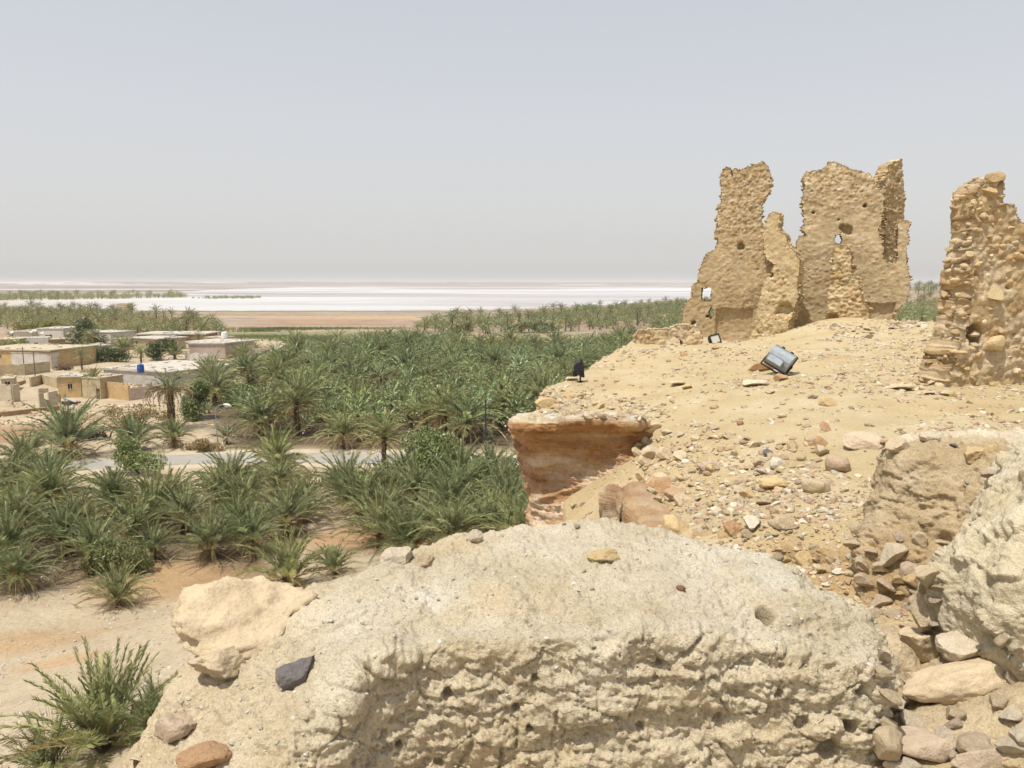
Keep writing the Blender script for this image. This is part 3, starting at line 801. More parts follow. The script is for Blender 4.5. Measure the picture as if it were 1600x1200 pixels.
OUT_A2 = [(562, 478), (575, 440), (590, 392), (625, 368), (660, 380), (652, 470), (690, 500), (706, 540), (722, 575), (748, 595), (775, 650), (764, 760), (768, 850), (742, 935), (712, 1010), (712, 1130), (480, 1130), (505, 1060), (512, 1020), (530, 940), (556, 850), (572, 760), (600, 722), (640, 668), (606, 650), (570, 600)]
OUT_B = [(690, 1120), (700, 1000), (745, 955), (762, 880), (757, 800), (777, 680), (750, 605), (742, 565), (760, 512), (800, 500), (770, 462), (786, 430), (775, 300), (790, 240), (775, 190), (800, 145), (850, 140), (910, 120), (930, 90), (960, 88), (1010, 110), (1050, 130), (1110, 140), (1150, 150), (1182, 190), (1204, 232), (1218, 262), (1236, 282), (1224, 420), (1206, 490), (1226, 520), (1234, 640), (1262, 668), (1300, 662), (1312, 640), (1314, 445), (1330, 420), (1372, 418), (1386, 440), (1370, 480), (1376, 540), (1360, 570), (1370, 700), (1382, 760), (1376, 830), (1355, 880), (1300, 925), (1290, 960), (1290, 1120)]
OUT_B2 = [(962, 580), (985, 562), (1045, 562), (1060, 630), (1066, 700), (1100, 750), (1110, 820), (1132, 880), (1166, 920), (1166, 960), (1200, 1010), (1200, 1110), (900, 1110), (922, 970), (930, 830), (955, 700), (955, 600)]
OUT_C = [(1190, 700), (1206, 490), (1206, 190), (1220, 150), (1240, 105), (1300, 78), (1313, 74), (1314, 440), (1330, 700)]
def ellipse(cx, cy, rx, ry, n=12): return [(cx + rx * math.cos(i * 6.283 / n), cy + ry * math.sin(i * 6.283 / n)) for i in range(n)]
def pl_a(u, v, n, v0, v1):
    t = (v - v0) / (v1 - v0); return sst(0.72, 0.42, t + 0.25 * n) * 0.75 * (1 - 0.4 * sst(0.0, 0.3, n)) + sst(0.21, 0.17, t) * 0.4
def pl_b(u, v, n, v0, v1):
    t = (v - v0) / (v1 - v0); return sst(0.86, 0.68, t + 0.12 * n) * (0.80 - 0.5 * sst(0.05, 0.4, n))
ra = empty('rubble_ruin', atY(1150, 532, 24) * [1, 1, 0] + [0, 0, hz(*atY(1150, 532, 24)[:2])], 0, 'tall rubble wall with forked top and a square hole low on its left', 'ruin')
def re_parent(o, e):
    o.parent = e; o.matrix_parent_inverse = Matrix.Translation(-Vector(e.location)) ; return o
re_parent(ruin_wall('wall', None, (1150, 532, 24.2), R(-17), OUT_A, 0.62, [[(205, 800), (260, 800), (262, 870), (240, 874), (206, 860)], ellipse(262, 940, 14, 32)], [(430, 565, 0.14), (160, 998, 0.08), (240, 960, 0.06)], seed=3, under=((915, 290, 500),), plaster=pl_a, conv=Z3, tone=(0.93, 0.91, 0.88), relief=0.045), ra)
re_parent(ruin_wall('side_wall', None, (1215, 530, 23.3), R(-38), OUT_A2, 0.5, [], [(690, 920, 0.25), (610, 725, 0.1)], seed=8, plaster=lambda u, v, n, v0, v1: sst(-0.3, 0.2, n) * 0.85, conv=Z3, tone=(1.06, 1.05, 1.0)), ra)
rb = empty('rubble_ruin', atY(1330, 505, 23) * [1, 1, 0] + [0, 0, hz(*atY(1330, 505, 23)[:2])], 0, 'broad rubble wall with domed top and a small round hole through it', 'ruin')
re_parent(ruin_wall('wall', None, (1320, 505, 23.6), R(-20), OUT_B, 0.55, [ellipse(978, 522, 22, 28)], [(1030, 472, 0.14), (1000, 455, 0.08), (1130, 335, 0.08), (980, 415, 0.05), (840, 375, 0.05)], seed=13, under=((885, 1140, 1300),), plaster=pl_b, conv=Z3), rb)
re_parent(ruin_wall('buttress', None, (1325, 505, 22.8), R(-30), OUT_B2, 0.55, [], [(950, 962, 0.16)], seed=17, stone=(0.2, 0.12), relief=0.09, conv=Z3, edge_stones=0.1, tone=(1.03, 1.0, 0.93)), rb)
re_parent(ruin_wall('rear_wall', None, (1390, 400, 24.4), R(30), OUT_C, 0.5, [], [(1285, 195, 0.09)], seed=21, stone=(0.22, 0.13), relief=0.08, conv=Z3, tone=(0.92, 0.88, 0.82)), rb)
lw = empty('ruin_stub', atY(1042, 537, 21.6) * [1, 1, 0] + [0, 0, hz(*atY(1042, 537, 21.6)[:2])], 0, 'low pebbly wall stub at the left foot of the tallest ruin', 'wall')
re_parent(ruin_wall('wall', None, (1042, 537, 22.0), R(-4), [(985, 560), (992, 537), (992, 522), (1000, 515), (1045, 513), (1060, 507), (1087, 508), (1096, 520), (1096, 560)], 0.5, [[(1050, 560), (1048, 532), (1050, 526), (1056, 526), (1064, 532), (1068, 542), (1070, 560)]], [], seed=25, stone=(0.16, 0.11), relief=0.06), lw)

# pillar of loose cobbles, right edge
Z4 = lambda a, b: (1400 + a / 3, 260 + b / 3)
OUT_P = [(165, 1130), (180, 960), (212, 860), (256, 745), (266, 680), (280, 560), (282, 470), (295, 400), (312, 330), (320, 170), (318, 130), (345, 95), (380, 72), (425, 48), (436, 60), (436, 95), (448, 112), (442, 176), (500, 196), (502, 244), (520, 270), (585, 274), (690, 320), (800, 420), (900, 700), (1000, 1130)]
def cobble_wall(parent, org, yaw, outline, thick, seed, smin=0.06, smax=0.20):
    px, py, Y = org; O = atY(px, py, Y); O[2] = 0
    U = np.array([math.cos(yaw), math.sin(yaw), 0]); N = np.array([U[1], -U[0], 0.0])
    out = [plane_uv(*Z4(*q), O, U) for q in outline]
    rng = np.random.RandomState(seed); pts = []
    u0, u1 = min(p[0] for p in out), max(p[0] for p in out); v0, v1 = min(p[1] for p in out), max(p[1] for p in out)
    V = []; F = []; C = []; n0 = 0
    for layer, tries in ((0, 6500), (1, 1600)):
        pts = []
        for _ in range(tries):
            u, v = rng.uniform(u0, u1), rng.uniform(v0, v1)
            if not in_poly(np.array([u]), np.array([v]), out)[0]: continue
            r = smin + (smax - smin) * rng.rand() ** 2.2
            if pts:
                q = np.array(pts); dd = np.hypot((q[:, 0] - u) * 0.85, (q[:, 1] - v) * 1.25)
                if (dd < (q[:, 2] + r) * 0.80).any(): continue
            pts.append((u, v, r))
        for u, v, r in pts:
            RV, RF = ROCKS3[rng.choice([0, 2, 4, 6, 7, 3])] if r > 0.085 else ROCKS_MD[rng.randint(6)]
            sg = 1 if layer == 0 else -1
            w = RV @ np.diag([r, r * 0.9, r * 0.95]) @ rot_m(rng, 0.35).T
            th = thick * (1 - 0.3 * (v - v0) / (v1 - v0))
            loc = O + U * u + N * sg * (th / 2 + rng.uniform(-0.55, 0.2) * r); loc[2] = v
            V.append(w + loc); F.append(RF + n0); n0 += len(w)
            t = STONE_TONES[rng.randint(6)] * rng.uniform(0.95, 1.3) * np.array([0.98, 0.98, 0.95])
            C.append(np.tile(t, (len(w), 1)))
    me = new_mesh('cobbles', np.concatenate(V), [np.concatenate(F)], [M['wall_stone']], np.concatenate(C), smooth=False)
    return link('cobble_facing', me)
rp = empty('rubble_pier', atY(1530, 605, 10.4) * [1, 1, 0] + [0, 0, hz(*atY(1530, 605, 10.4)[:2])], 0, 'tall pillar of bare cobbles standing alone at the right edge of the hilltop', 'ruin')
re_parent(ruin_wall('wall_core', None, (1530, 605, 10.5), R(8), OUT_P, 0.6, [], [(290, 780, 0.14)], cell=0.022, stone=(0.2, 0.15), relief=0.03, seed=33, edge_stones=0.09, conv=Z4, tone=(0.98, 0.95, 0.92)), rp)
re_parent(cobble_wall(None, (1530, 605, 10.5), R(8), OUT_P, 0.62, 35), rp)
re_parent(ruin_wall('left_return', None, (1508, 605, 10.9), R(-62), [(165, 1130), (235, 860), (290, 690), (316, 470), (340, 330), (348, 170), (360, 125), (405, 120), (415, 600), (420, 1130)], 0.5, [], [], cell=0.025, stone=(0.17, 0.12), relief=0.08, seed=37, edge_stones=0.08, conv=Z4, tone=(0.95, 0.92, 0.88)), rp)
# ------------------------------------------------------------------ lofted earth and rock masses
def catmull(P, n):
    """P (k,m,3) resample first axis to n points with centripetal-ish Catmull-Rom, spaced by length"""
    k = P.shape[0]
    L = np.linalg.norm(np.diff(P, axis=0), axis=2).mean(1); s = np.concatenate([[0], np.cumsum(L)]); s /= s[-1]
    t = np.linspace(0, 1, n); i = np.clip(np.searchsorted(s, t, 'right') - 1, 0, k - 2); f = ((t - s[i]) / (s[i + 1] - s[i]))[:, None, None]
    g = lambda j: P[np.clip(j, 0, k - 1)]
    p0, p1, p2, p3 = g(i - 1), g(i), g(i + 1), g(i + 2)
    h1 = (s[i + 1] - s[i]); 
    def tang(a, b, c, ja, jb, jc):
        d = np.maximum(s[np.clip(jc, 0, k - 1)] - s[np.clip(ja, 0, k - 1)], 1e-6); return (c - a) / d[:, None, None]
    m1 = tang(p0, p1, p2, i - 1, i, i + 1) * h1[:, None, None]; m2 = tang(p1, p2, p3, i, i + 1, i + 2) * h1[:, None, None]
    return ((2 * f ** 3 - 3 * f ** 2 + 1) * p1 + (f ** 3 - 2 * f ** 2 + f) * m1 + (-2 * f ** 3 + 3 * f ** 2) * p2 + (f ** 3 - f ** 2) * m2)
def loft(cols, ns, nt, wrap=False):
    """cols: columns (along s) of pixel+depth profile points (along t) -> (ns,nt,3)"""
    P = np.array([[atY(*q) for q in c] for c in cols])
    if wrap:                       # the right end turns the corner and runs back behind
        l = P[-1]; zt = l[:, 2].max(); back = l[:, 1].max()
        r1 = l + [0.40, 0.15, -0.16]; r1[:, 1] = np.maximum(r1[:, 1], 0.5 * r1[:, 1] + 0.5 * (back - .15))
        r2 = l + [0.62, 0, -0.55]; r2[:, 1] = back + .15
        r3 = l + [0.45, 0, -1.1]; r3[:, 1] = back + .75
        P = np.concatenate([P, r1[None], r2[None], r3[None]])
    P = catmull(P, ns)
    P = catmull(np.swapaxes(P, 0, 1), nt)
    return np.swapaxes(P, 0, 1)
def normals(G):
    a = np.gradient(G, axis=0); b = np.gradient(G, axis=1)
    n = np.cross(a, b); n /= np.linalg.norm(n, axis=2)[..., None] + 1e-12
    return n
def out_normals(G, toward=np.array([0, 0, EYE])):
    n = normals(G); c = G.reshape(-1, 3).mean(0)
    s = np.sign(((toward - c) * n.reshape(-1, 3).mean(0)).sum())
    return n * s, s
def finish(name, V, shape, sgn, mat, col, parent=None, bv=True):
    F = grid_faces(*shape)
    if sgn > 0: pass
    me = new_mesh(name, V, [F if sgn < 0 else F[:, ::-1]], [mat], col)
    if bv: bvh_of(V, [F])
    return link(name, me, parent)

# ---- red sandstone cliff under the rim
CL = [[(850, 640, 12.2), (826, 655, 11.6), (808, 670, 11.5), (815, 705, 11.6), (830, 765, 11.5), (836, 830, 11.4), (840, 930, 11.2)],
      [(850, 638, 11.8), (822, 652, 10.9), (805, 670, 10.45), (813, 700, 10.5), (831, 770, 10.35), (838, 830, 10.15), (846, 930, 9.7)],
      [(862, 636, 11.3), (846, 648, 10.4), (822, 662, 9.95), (828, 690, 10.02), (842, 755, 10.15), (850, 815, 10.0), (872, 930, 9.4)],
      [(905, 640, 11.2), (893, 652, 10.3), (880, 660, 9.78), (882, 690, 9.95), (880, 745, 10.1), (885, 800, 9.9), (890, 900, 9.3)],
      [(955, 642, 11.1), (950, 652, 10.2), (945, 660, 9.68), (948, 690, 9.85), (940, 730, 9.95), (935, 775, 9.7), (935, 860, 9.2)],
      [(992, 645, 10.8), (994, 653, 10.1), (995, 661, 9.62), (996, 690, 9.75), (990, 716, 9.72), (985, 750, 9.5), (985, 810, 9.0)],
      [(1012, 655, 10.9), (1012, 662, 10.4), (1012, 668, 10.05), (1012, 695, 10.1), (1008, 720, 10.0), (1004, 750, 9.9), (1004, 810, 9.6)]]
def build_cliff():
    ns, nt = 300, 260
    G = loft(CL, ns, nt); n, s = out_normals(G)
    V = G.reshape(-1, 3); N = n.reshape(-1, 3)
    lay = V * [0.55, 0.55, 3.2] + np.column_stack([fbm(V, 0.8, 3, .5, 70)] * 3) * 0.5
    d = 0.13 * fbm(lay, 1.0, 6, 0.6, 71) + 0.07 * ridge(V * [1, 1, 1.6], 1.3, 5, 0.55, 72) - 0.07
    h1, h2, hc = worley(V * [2.2, 2.2, 5.0] + 0.3 * np.column_stack([fbm(V, 3, 3, .5, 77)] * 3), 78)
    d = d + 0.05 * (hc - .5) * sst(0, .12, h2 - h1)
    f1, f2, c = worley(V * [0.9, 0.9, 3.4] + 0.35 * np.column_stack([fbm(V, 2, 3, .5, 73)] * 3), 74)
    d = d + 0.13 * (c - 0.5) * sst(0.0, 0.10, f2 - f1)
    d = d + 0.03 * fbm(V * [.7, .7, 6], 1.6, 4, .55, 76)
    d = d + 0.03 * fbm(V, 7, 5, 0.62, 75)
    t = np.tile(np.linspace(0, 1, nt), ns)
    d = d * sst(0.05, 0.3, t)
    V = V + N * d[:, None]
    g = fbm(V, 0.9, 4, .6, 79)
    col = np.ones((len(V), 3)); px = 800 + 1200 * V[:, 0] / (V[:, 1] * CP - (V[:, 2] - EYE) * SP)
    k = np.clip(sst(0.52, 0.75, t + 0.25 * g) * 0.75 + 0.5 * sst(0.05, 0.4, g), 0, .8)[:, None]; col = col * (1 - k) + k * np.array([1.25, 1.55, 2.1])  # lower face tinted paler for its sunlit look, plus random pale patches
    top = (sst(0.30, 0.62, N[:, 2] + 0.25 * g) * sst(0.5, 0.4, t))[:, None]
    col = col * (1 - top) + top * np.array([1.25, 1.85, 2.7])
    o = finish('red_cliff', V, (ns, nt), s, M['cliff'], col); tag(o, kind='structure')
build_cliff()

# ---- mud brick wall in the foreground
FW = [[(190, 1400, 2.05), (205, 1290, 2.15), (212, 1260, 2.2), (218, 1240, 2.25), (222, 1222, 2.32), (226, 1210, 2.38), (232, 1185, 2.50), (222, 1195, 2.75), (160, 1270, 3.2)],
      [(330, 1400, 2.0), (340, 1290, 2.08), (346, 1240, 2.14), (350, 1200, 2.22), (346, 1160, 2.33), (335, 1110, 2.50), (296, 1060, 2.78), (282, 1075, 3.0), (230, 1180, 3.5)],
      [(440, 1400, 2.1), (450, 1270, 2.16), (458, 1200, 2.22), (468, 1130, 2.32), (472, 1085, 2.45), (470, 1045, 2.60), (440, 965, 2.95), (425, 960, 3.15), (380, 1080, 3.8)],
      [(515, 1400, 2.22), (520, 1230, 2.28), (526, 1130, 2.34), (536, 1065, 2.42), (545, 1035, 2.52), (560, 990, 2.68), (560, 915, 3.05), (560, 905, 3.25), (540, 1010, 4.0)],
      [(585, 1400, 2.38), (575, 1200, 2.44), (572, 1090, 2.47), (574, 1025, 2.48), (585, 1000, 2.58), (615, 965, 2.76), (650, 878, 3.25), (652, 872, 3.42), (640, 970, 4.1)],
      [(720, 1400, 2.46), (712, 1200, 2.52), (706, 1070, 2.555), (704, 1005, 2.56), (708, 985, 2.66), (722, 930, 2.9), (745, 851, 3.45), (745, 848, 3.65), (745, 930, 4.3)],
      [(900, 1400, 2.48), (900, 1200, 2.54), (900, 1070, 2.575), (900, 1002, 2.58), (902, 980, 2.68), (910, 920, 2.94), (930, 832, 3.55), (932, 829, 3.75), (935, 900, 4.4)],
      [(1050, 1400, 2.50), (1050, 1200, 2.56), (1054, 1060, 2.60), (1058, 988, 2.61), (1058, 968, 2.71), (1060, 920, 2.92), (1065, 850, 3.38), (1066, 846, 3.55), (1060, 920, 4.2)],
      [(1190, 1400, 2.48), (1190, 1200, 2.55), (1194, 1080, 2.59), (1197, 1010, 2.61), (1197, 985, 2.68), (1196, 935, 2.84), (1195, 884, 3.12), (1195, 878, 3.28), (1190, 960, 3.8)],
      [(1290, 1400, 2.46), (1290, 1200, 2.53), (1296, 1100, 2.58), (1302, 1040, 2.62), (1302, 1010, 2.68), (1300, 975, 2.77), (1298, 940, 2.94), (1297, 932, 3.06), (1290, 1010, 3.5)],
      [(1345, 1400, 2.46), (1347, 1200, 2.53), (1353, 1110, 2.60), (1358, 1050, 2.66), (1358, 1025, 2.70), (1356, 1005, 2.76), (1350, 985, 2.85), (1346, 978, 2.94), (1335, 1040, 3.3)],
      [(1366, 1400, 2.56), (1368, 1200, 2.62), (1371, 1110, 2.68), (1373, 1060, 2.74), (1371, 1035, 2.78), (1368, 1018, 2.82), (1364, 1000, 2.88), (1360, 992, 2.95), (1345, 1050, 3.25)],
      [(1364, 1400, 2.85), (1362, 1200, 2.90), (1361, 1110, 2.94), (1360, 1075, 2.96), (1359, 1060, 2.98), (1357, 1048, 2.99), (1354, 1035, 3.02), (1350, 1027, 3.05), (1338, 1070, 3.2)]]
def build_fore():
    ns, nt = 640, 470
    G = loft(FW, ns, nt); n, s = out_normals(G)
    V = G.reshape(-1, 3); N = n.reshape(-1, 3)
    t = np.tile(np.linspace(0, 1, nt), ns); px = 800 + 1200 * V[:, 0] / (V[:, 1] * CP - (V[:, 2] - EYE) * SP)
    front = sst(0.35, -0.05, N[:, 2] - 0.0) * sst(0.75, 0.6, t)                 # steep face towards the viewer
    front = sst(0.75, 0.40, N[:, 2]) * (t < 0.66)
    W = np.column_stack([fbm(V, 1.8, 3, .5, 80), fbm(V, 1.8, 3, .5, 81), fbm(V, 2.2, 3, .5, 82)])
    # brick courses
    u = V[:, 0] + 0.055 * W[:, 0]; z = (V[:, 2] - EYE) + 0.028 * W[:, 2] + 0.012 * V[:, 0] + 0.03 * fbm(V, 0.9, 2, .5, 79)
    H = 0.125; row = np.floor(z / H); fz = z / H - row
    rs = np.abs(np.sin(row * 12.9898) * 43758.5453) % 1
    Lb = 0.25; fu = u / Lb + rs; bi = np.floor(fu); fu = fu - bi
    br = np.abs(np.sin(row * 78.233 + bi * 37.719) * 43758.5453) % 1
    ez = np.minimum(fz, 1 - fz) * H; eu = np.minimum(fu, 1 - fu) * Lb
    edge = np.minimum(ez, eu) + 0.006 * fbm(V, 14, 3, .6, 83)
    wear = sst(-0.25, 0.3, fbm(V, 1.5, 4, 0.55, 84))                       # where bricks still read
    wear2 = sst(-0.05, 0.45, fbm(V, 1.5, 4, 0.6, 84)) ** 1.3
    brick = sst(0.0, 0.020, edge)
    deep = (np.abs(np.sin(row * 3.1 + bi * 7.7) * 9173.13) % 1 > 0.62) * (eu < ez)
    d = front * ((brick - 1) * (0.008 + 0.020 * deep) * wear2 + 0.022 * (br - 0.5) * brick * wear2)
    # overhanging crust along the front top edge with an eroded band below it
    d = d + front * 0.022 * fbm(V * [1, 1, 1.8], 2.6, 4, 0.55, 85)
    lip = np.exp(-((t - 0.47) / 0.035) ** 2)
    # lumps and hollows
    d = d + 0.045 * fbm(V, 1.1, 3, 0.5, 86) + (0.030 - 0.014 * front) * fbm(V, 4.5, 4, 0.6, 87)
    lay = ridge(V * [0.55, 0.55, 3.0] + 0.15 * W, 4.5, 5, 0.6, 97)
    d = d + front * 0.005 * (lay - 1.0)
    rough = sst(-0.05, 0.22, fbm(V * [1, 1, 1.4], 2.7, 4, .6, 99))
    k1, k2, kc = worley(V * [34, 34, 46] + 2.0 * W, 104)
    d = d + rough * (0.007 * (ridge(V, 15, 4, .62, 101) - 0.8) + 0.008 * fbm(V, 24, 3, .6, 102) + 0.008 * (kc - .4) * sst(0, .2, k2 - k1))
    b1, b2, bc = worley(V * [4.2, 4.2, 6.5] + 0.5 * W, 103)
    d = d + front * 0.034 * (bc - .5) * sst(0, .10, b2 - b1) - front * 0.012 * (1 - sst(0, .05, b2 - b1)) * (bc > .4)
    rg = ridge(V * [1, 1, 1.5], 7, 4, 0.6, 88)
    d = d + (0.010 - 0.002 * front) * (rg - 1.0) + 0.006 * (1 - front) * (ridge(V, 19, 3, .6, 98) - 1)
    d = d + 0.0045 * fbm(V, 38, 3, 0.65, 89) * (1 + front)
    # flaking: terraces
    fl = fbm(V * [1, 1, 2.2], 3.2, 5, 0.6, 90)
    d = d + (0.55 + 0.25 * front) * 0.020 * (sst(0.0, 0.05, fl) + 0.7 * sst(0.22, 0.26, fl) + 0.7 * sst(-0.22, -0.18, fl))
    # pores and a few real holes
    f1, f2, c = worley(V * 11 + 0.4 * W, 91)
    d = d - (0.35 + 0.25 * front) * 0.03 * (c > 0.80) * sst(0.42, 0.1, f1)
    f1, f2, c = worley(V * 30, 92)
    d = d - (0.3 + 0.7 * front) * 0.009 * (c > 0.6) * sst(0.5, 0.15, f1)
    for hx, hy, r, dp in ((1193, 966, 0.036, 0.09), (1133, 967, 0.012, 0.05), (1029, 1032, 0.018, 0.07), (565, 945, 0.014, 0.05), (735, 950, 0.012, 0.04), (805, 1097, 0.018, 0.05), (698, 1080, 0.026, 0.07), (826, 1130, 0.016, 0.06), (620, 1160, 0.016, 0.06),
                          (835, 1055, 0.018, 0.05), (1335, 1075, 0.025, 0.08), (1320, 1130, 0.03, 0.09), (1290, 1165, 0.045, 0.08), (1250, 1125, 0.03, 0.05), (930, 985, 0.03, 0.03), (828, 982, 0.02, 0.03), (1085, 905, 0.03, 0.025), (685, 1190, 0.02, 0.06), (1120, 1120, 0.02, 0.04), (1000, 1135, 0.018, 0.05), (1210, 1075, 0.02, 0.04)):
        h = hit_grid(G, hx, hy)
        dd = np.linalg.norm((V - h) * [1, 0.8, 1], axis=1) / r + 0.3 * pn(V, 25, 93)
        d = d - dp * sst(1.05, 0.55, dd)
    d = np.where(d < 0, d * (1 - .25 * front), d)
    fade = sst(0.0, 0.02, t) * sst(1.0, 0.93, t)
    V = V + N * (d * fade)[:, None]
    # colours: pale crust on top, broken face warmer, painted brighter to offset its shade
    topk = sst(0.3, 0.75, N[:, 2])[:, None]
    col = np.array([1.14, 1.09, 1.0]) * (1 - topk) + topk * np.array([1.03, 1.01, 0.97])
    g = fbm(G.reshape(-1, 3), 1.3, 4, .55, 94)
    k = sst(0.1, 0.45, g)[:, None]; col = col * (1 - 0.4 * k) + 0.4 * k * np.array([1.08, 1.1, 1.16])
    k = (sst(0.05, 0.5, -g))[:, None]; col = col * (1 - 0.45 * k) + 0.45 * k * np.array([0.98, 0.84, 0.62])
    k = (sst(560, 420, px))[:, None]; col = col * (1 - 0.5 * k) + 0.5 * k * np.array([1.05, 0.93, 0.76])
    for sx, sy, r, cc in ((700, 905, .22, (1.12, 1.16, 1.22)), (690, 935, .12, (1.15, 1.2, 1.28)), (545, 1120, .10, (1.05, .95, .75)), (380, 1150, .05, (1.25, 1.25, 1.2)), (870, 868, .08, (1.1, 1.1, 1.1)), (1200, 900, .2, (1.05, 1.08, 1.14))):
        h = hit_grid(G, sx, sy); k = np.clip(1.2 - np.linalg.norm(V - h, axis=1) / r + 0.6 * fbm(V, 6, 3, .6, 95), 0, 1)[:, None] * 0.7
        col = col * (1 - k) + k * np.array(cc)
    o = finish('mud_brick_parapet', V, (ns, nt), s, M['mud'], col)
    tag(o, 'broad crumbling mud brick wall filling the bottom centre, pale crust above eroded courses', 'wall')
def crumbs():
    """clods and chips lying on the wall top"""
    rng = np.random.RandomState(44); V = []; F = []; C = []; n0 = 0; b = BV[-1]
    tones = np.array([[.47, .43, .345], [.43, .37, .27], [.50, .47, .40], [.40, .33, .22]])
    for k in range(5200):
        px, py = rng.uniform(230, 1370), rng.uniform(825, 1200)
        h = b.ray_cast(Vector((0, 0, EYE)), Vector(ray(px, py)).normalized())
        if h[0] is None: continue
        n = h[1] if h[1].z > 0 else -h[1]
        if n.z < .62 or fbm(np.array([h[0][:]]), 2.2, 2, .5, 45)[0] < -.25 + .5 * rng.rand(): continue
        RV, RF = ROCKS_LO[rng.randint(4)]; r = .0025 + .011 * rng.rand() ** 4
        w = RV @ rot_m(rng, .6).T * r + np.array(h[0]); V.append(w); F.append(RF + n0); n0 += len(w); C.append(np.tile(tones[rng.randint(4)] * rng.uniform(.8, 1.12), (len(w), 1)))
    o = link('crumbs', new_mesh('crumbs', np.concatenate(V), [np.concatenate(F)], [M['pebble']], np.concatenate(C), smooth=False)); tag(o, 'clods and chips crumbled on the mud brick wall top', 'gravel', kind='stuff')
def hit_grid(G, px, py):
    """vertex of a grid surface nearest to a photo ray, front sheet first"""
    d = ray(px, py); d = d / np.linalg.norm(d); W = G.reshape(-1, 3) - [0, 0, EYE]
    s = W @ d; off = np.linalg.norm(W - np.outer(s, d), axis=1)
    k = np.argmin(off / s + 0.004 * s); return G.reshape(-1, 3)[k]
build_fore()
crumbs()

# ---- plastered stub and the pale lump beside it
ST = [[(1412, 700, 5.6), (1402, 706, 5.35), (1393, 725, 5.3), (1385, 800, 5.2), (1375, 900, 5.1), (1370, 1040, 5.0)],
      [(1415, 690, 5.3), (1402, 698, 4.85), (1388, 722, 4.68), (1366, 800, 4.58), (1346, 868, 4.45), (1335, 1010, 4.2)],
      [(1455, 676, 5.3), (1450, 688, 4.85), (1438, 716, 4.48), (1428, 800, 4.38), (1420, 900, 4.22), (1410, 1050, 3.9)],
      [(1510, 674, 5.3), (1508, 686, 4.85), (1504, 716, 4.38), (1498, 800, 4.22), (1488, 900, 4.08), (1480, 1050, 3.8)],
      [(1570, 678, 5.2), (1570, 690, 4.7), (1562, 722, 4.22), (1560, 800, 4.05), (1556, 900, 3.92), (1550, 1050, 3.7)],
      [(1650, 678, 5.1), (1650, 690, 4.6), (1645, 722, 4.12), (1640, 800, 3.95), (1640, 900, 3.82), (1640, 1050, 3.6)],
      [(1760, 678, 5.0), (1760, 690, 4.5), (1755, 722, 4.0), (1750, 800, 3.85), (1750, 900, 3.7), (1750, 1050, 3.5)]]
LU = [[(1520, 850, 4.0), (1488, 872, 3.62), (1472, 905, 3.5), (1470, 945, 3.42), (1480, 985, 3.36), (1500, 1040, 3.3)],
      [(1535, 800, 4.0), (1505, 842, 3.45), (1480, 895, 3.22), (1478, 945, 3.14), (1486, 985, 3.12), (1505, 1050, 3.1)],
      [(1556, 760, 3.95), (1535, 808, 3.4), (1520, 880, 3.06), (1518, 945, 2.96), (1524, 990, 2.98), (1535, 1060, 3.0)],
      [(1580, 722, 3.9), (1568, 780, 3.35), (1560, 870, 2.96), (1556, 950, 2.82), (1560, 1000, 2.85), (1566, 1060, 2.9)],
      [(1622, 678, 3.85), (1615, 740, 3.3), (1608, 840, 2.9), (1604, 945, 2.74), (1604, 1010, 2.74), (1606, 1070, 2.8)],
      [(1720, 668, 3.7), (1710, 740, 3.1), (1700, 840, 2.8), (1700, 945, 2.66), (1700, 1020, 2.66), (1700, 1080, 2.7)]]
RW = [[(1345, 985, 3.5), (1352, 1040, 3.3), (1358, 1100, 3.05), (1362, 1150, 2.9), (1366, 1220, 2.75), (1368, 1400, 2.5)],
      [(1390, 985, 3.55), (1392, 1040, 3.25), (1395, 1110, 2.92), (1396, 1150, 2.76), (1398, 1220, 2.66), (1400, 1400, 2.42)],
      [(1450, 980, 3.5), (1450, 1040, 3.18), (1452, 1112, 2.80), (1452, 1150, 2.66), (1452, 1220, 2.56), (1452, 1400, 2.36)],
      [(1530, 980, 3.4), (1530, 1040, 3.05), (1530, 1100, 2.70), (1530, 1145, 2.58), (1530, 1220, 2.48), (1530, 1400, 2.3)],
      [(1620, 980, 3.3), (1620, 1030, 2.98), (1615, 1085, 2.62), (1615, 1140, 2.50), (1615, 1220, 2.42), (1615, 1400, 2.25)],
      [(1730, 980, 3.2), (1730, 1030, 2.9), (1730, 1085, 2.55), (1730, 1140, 2.42), (1730, 1220, 2.35), (1730, 1400, 2.2)]]
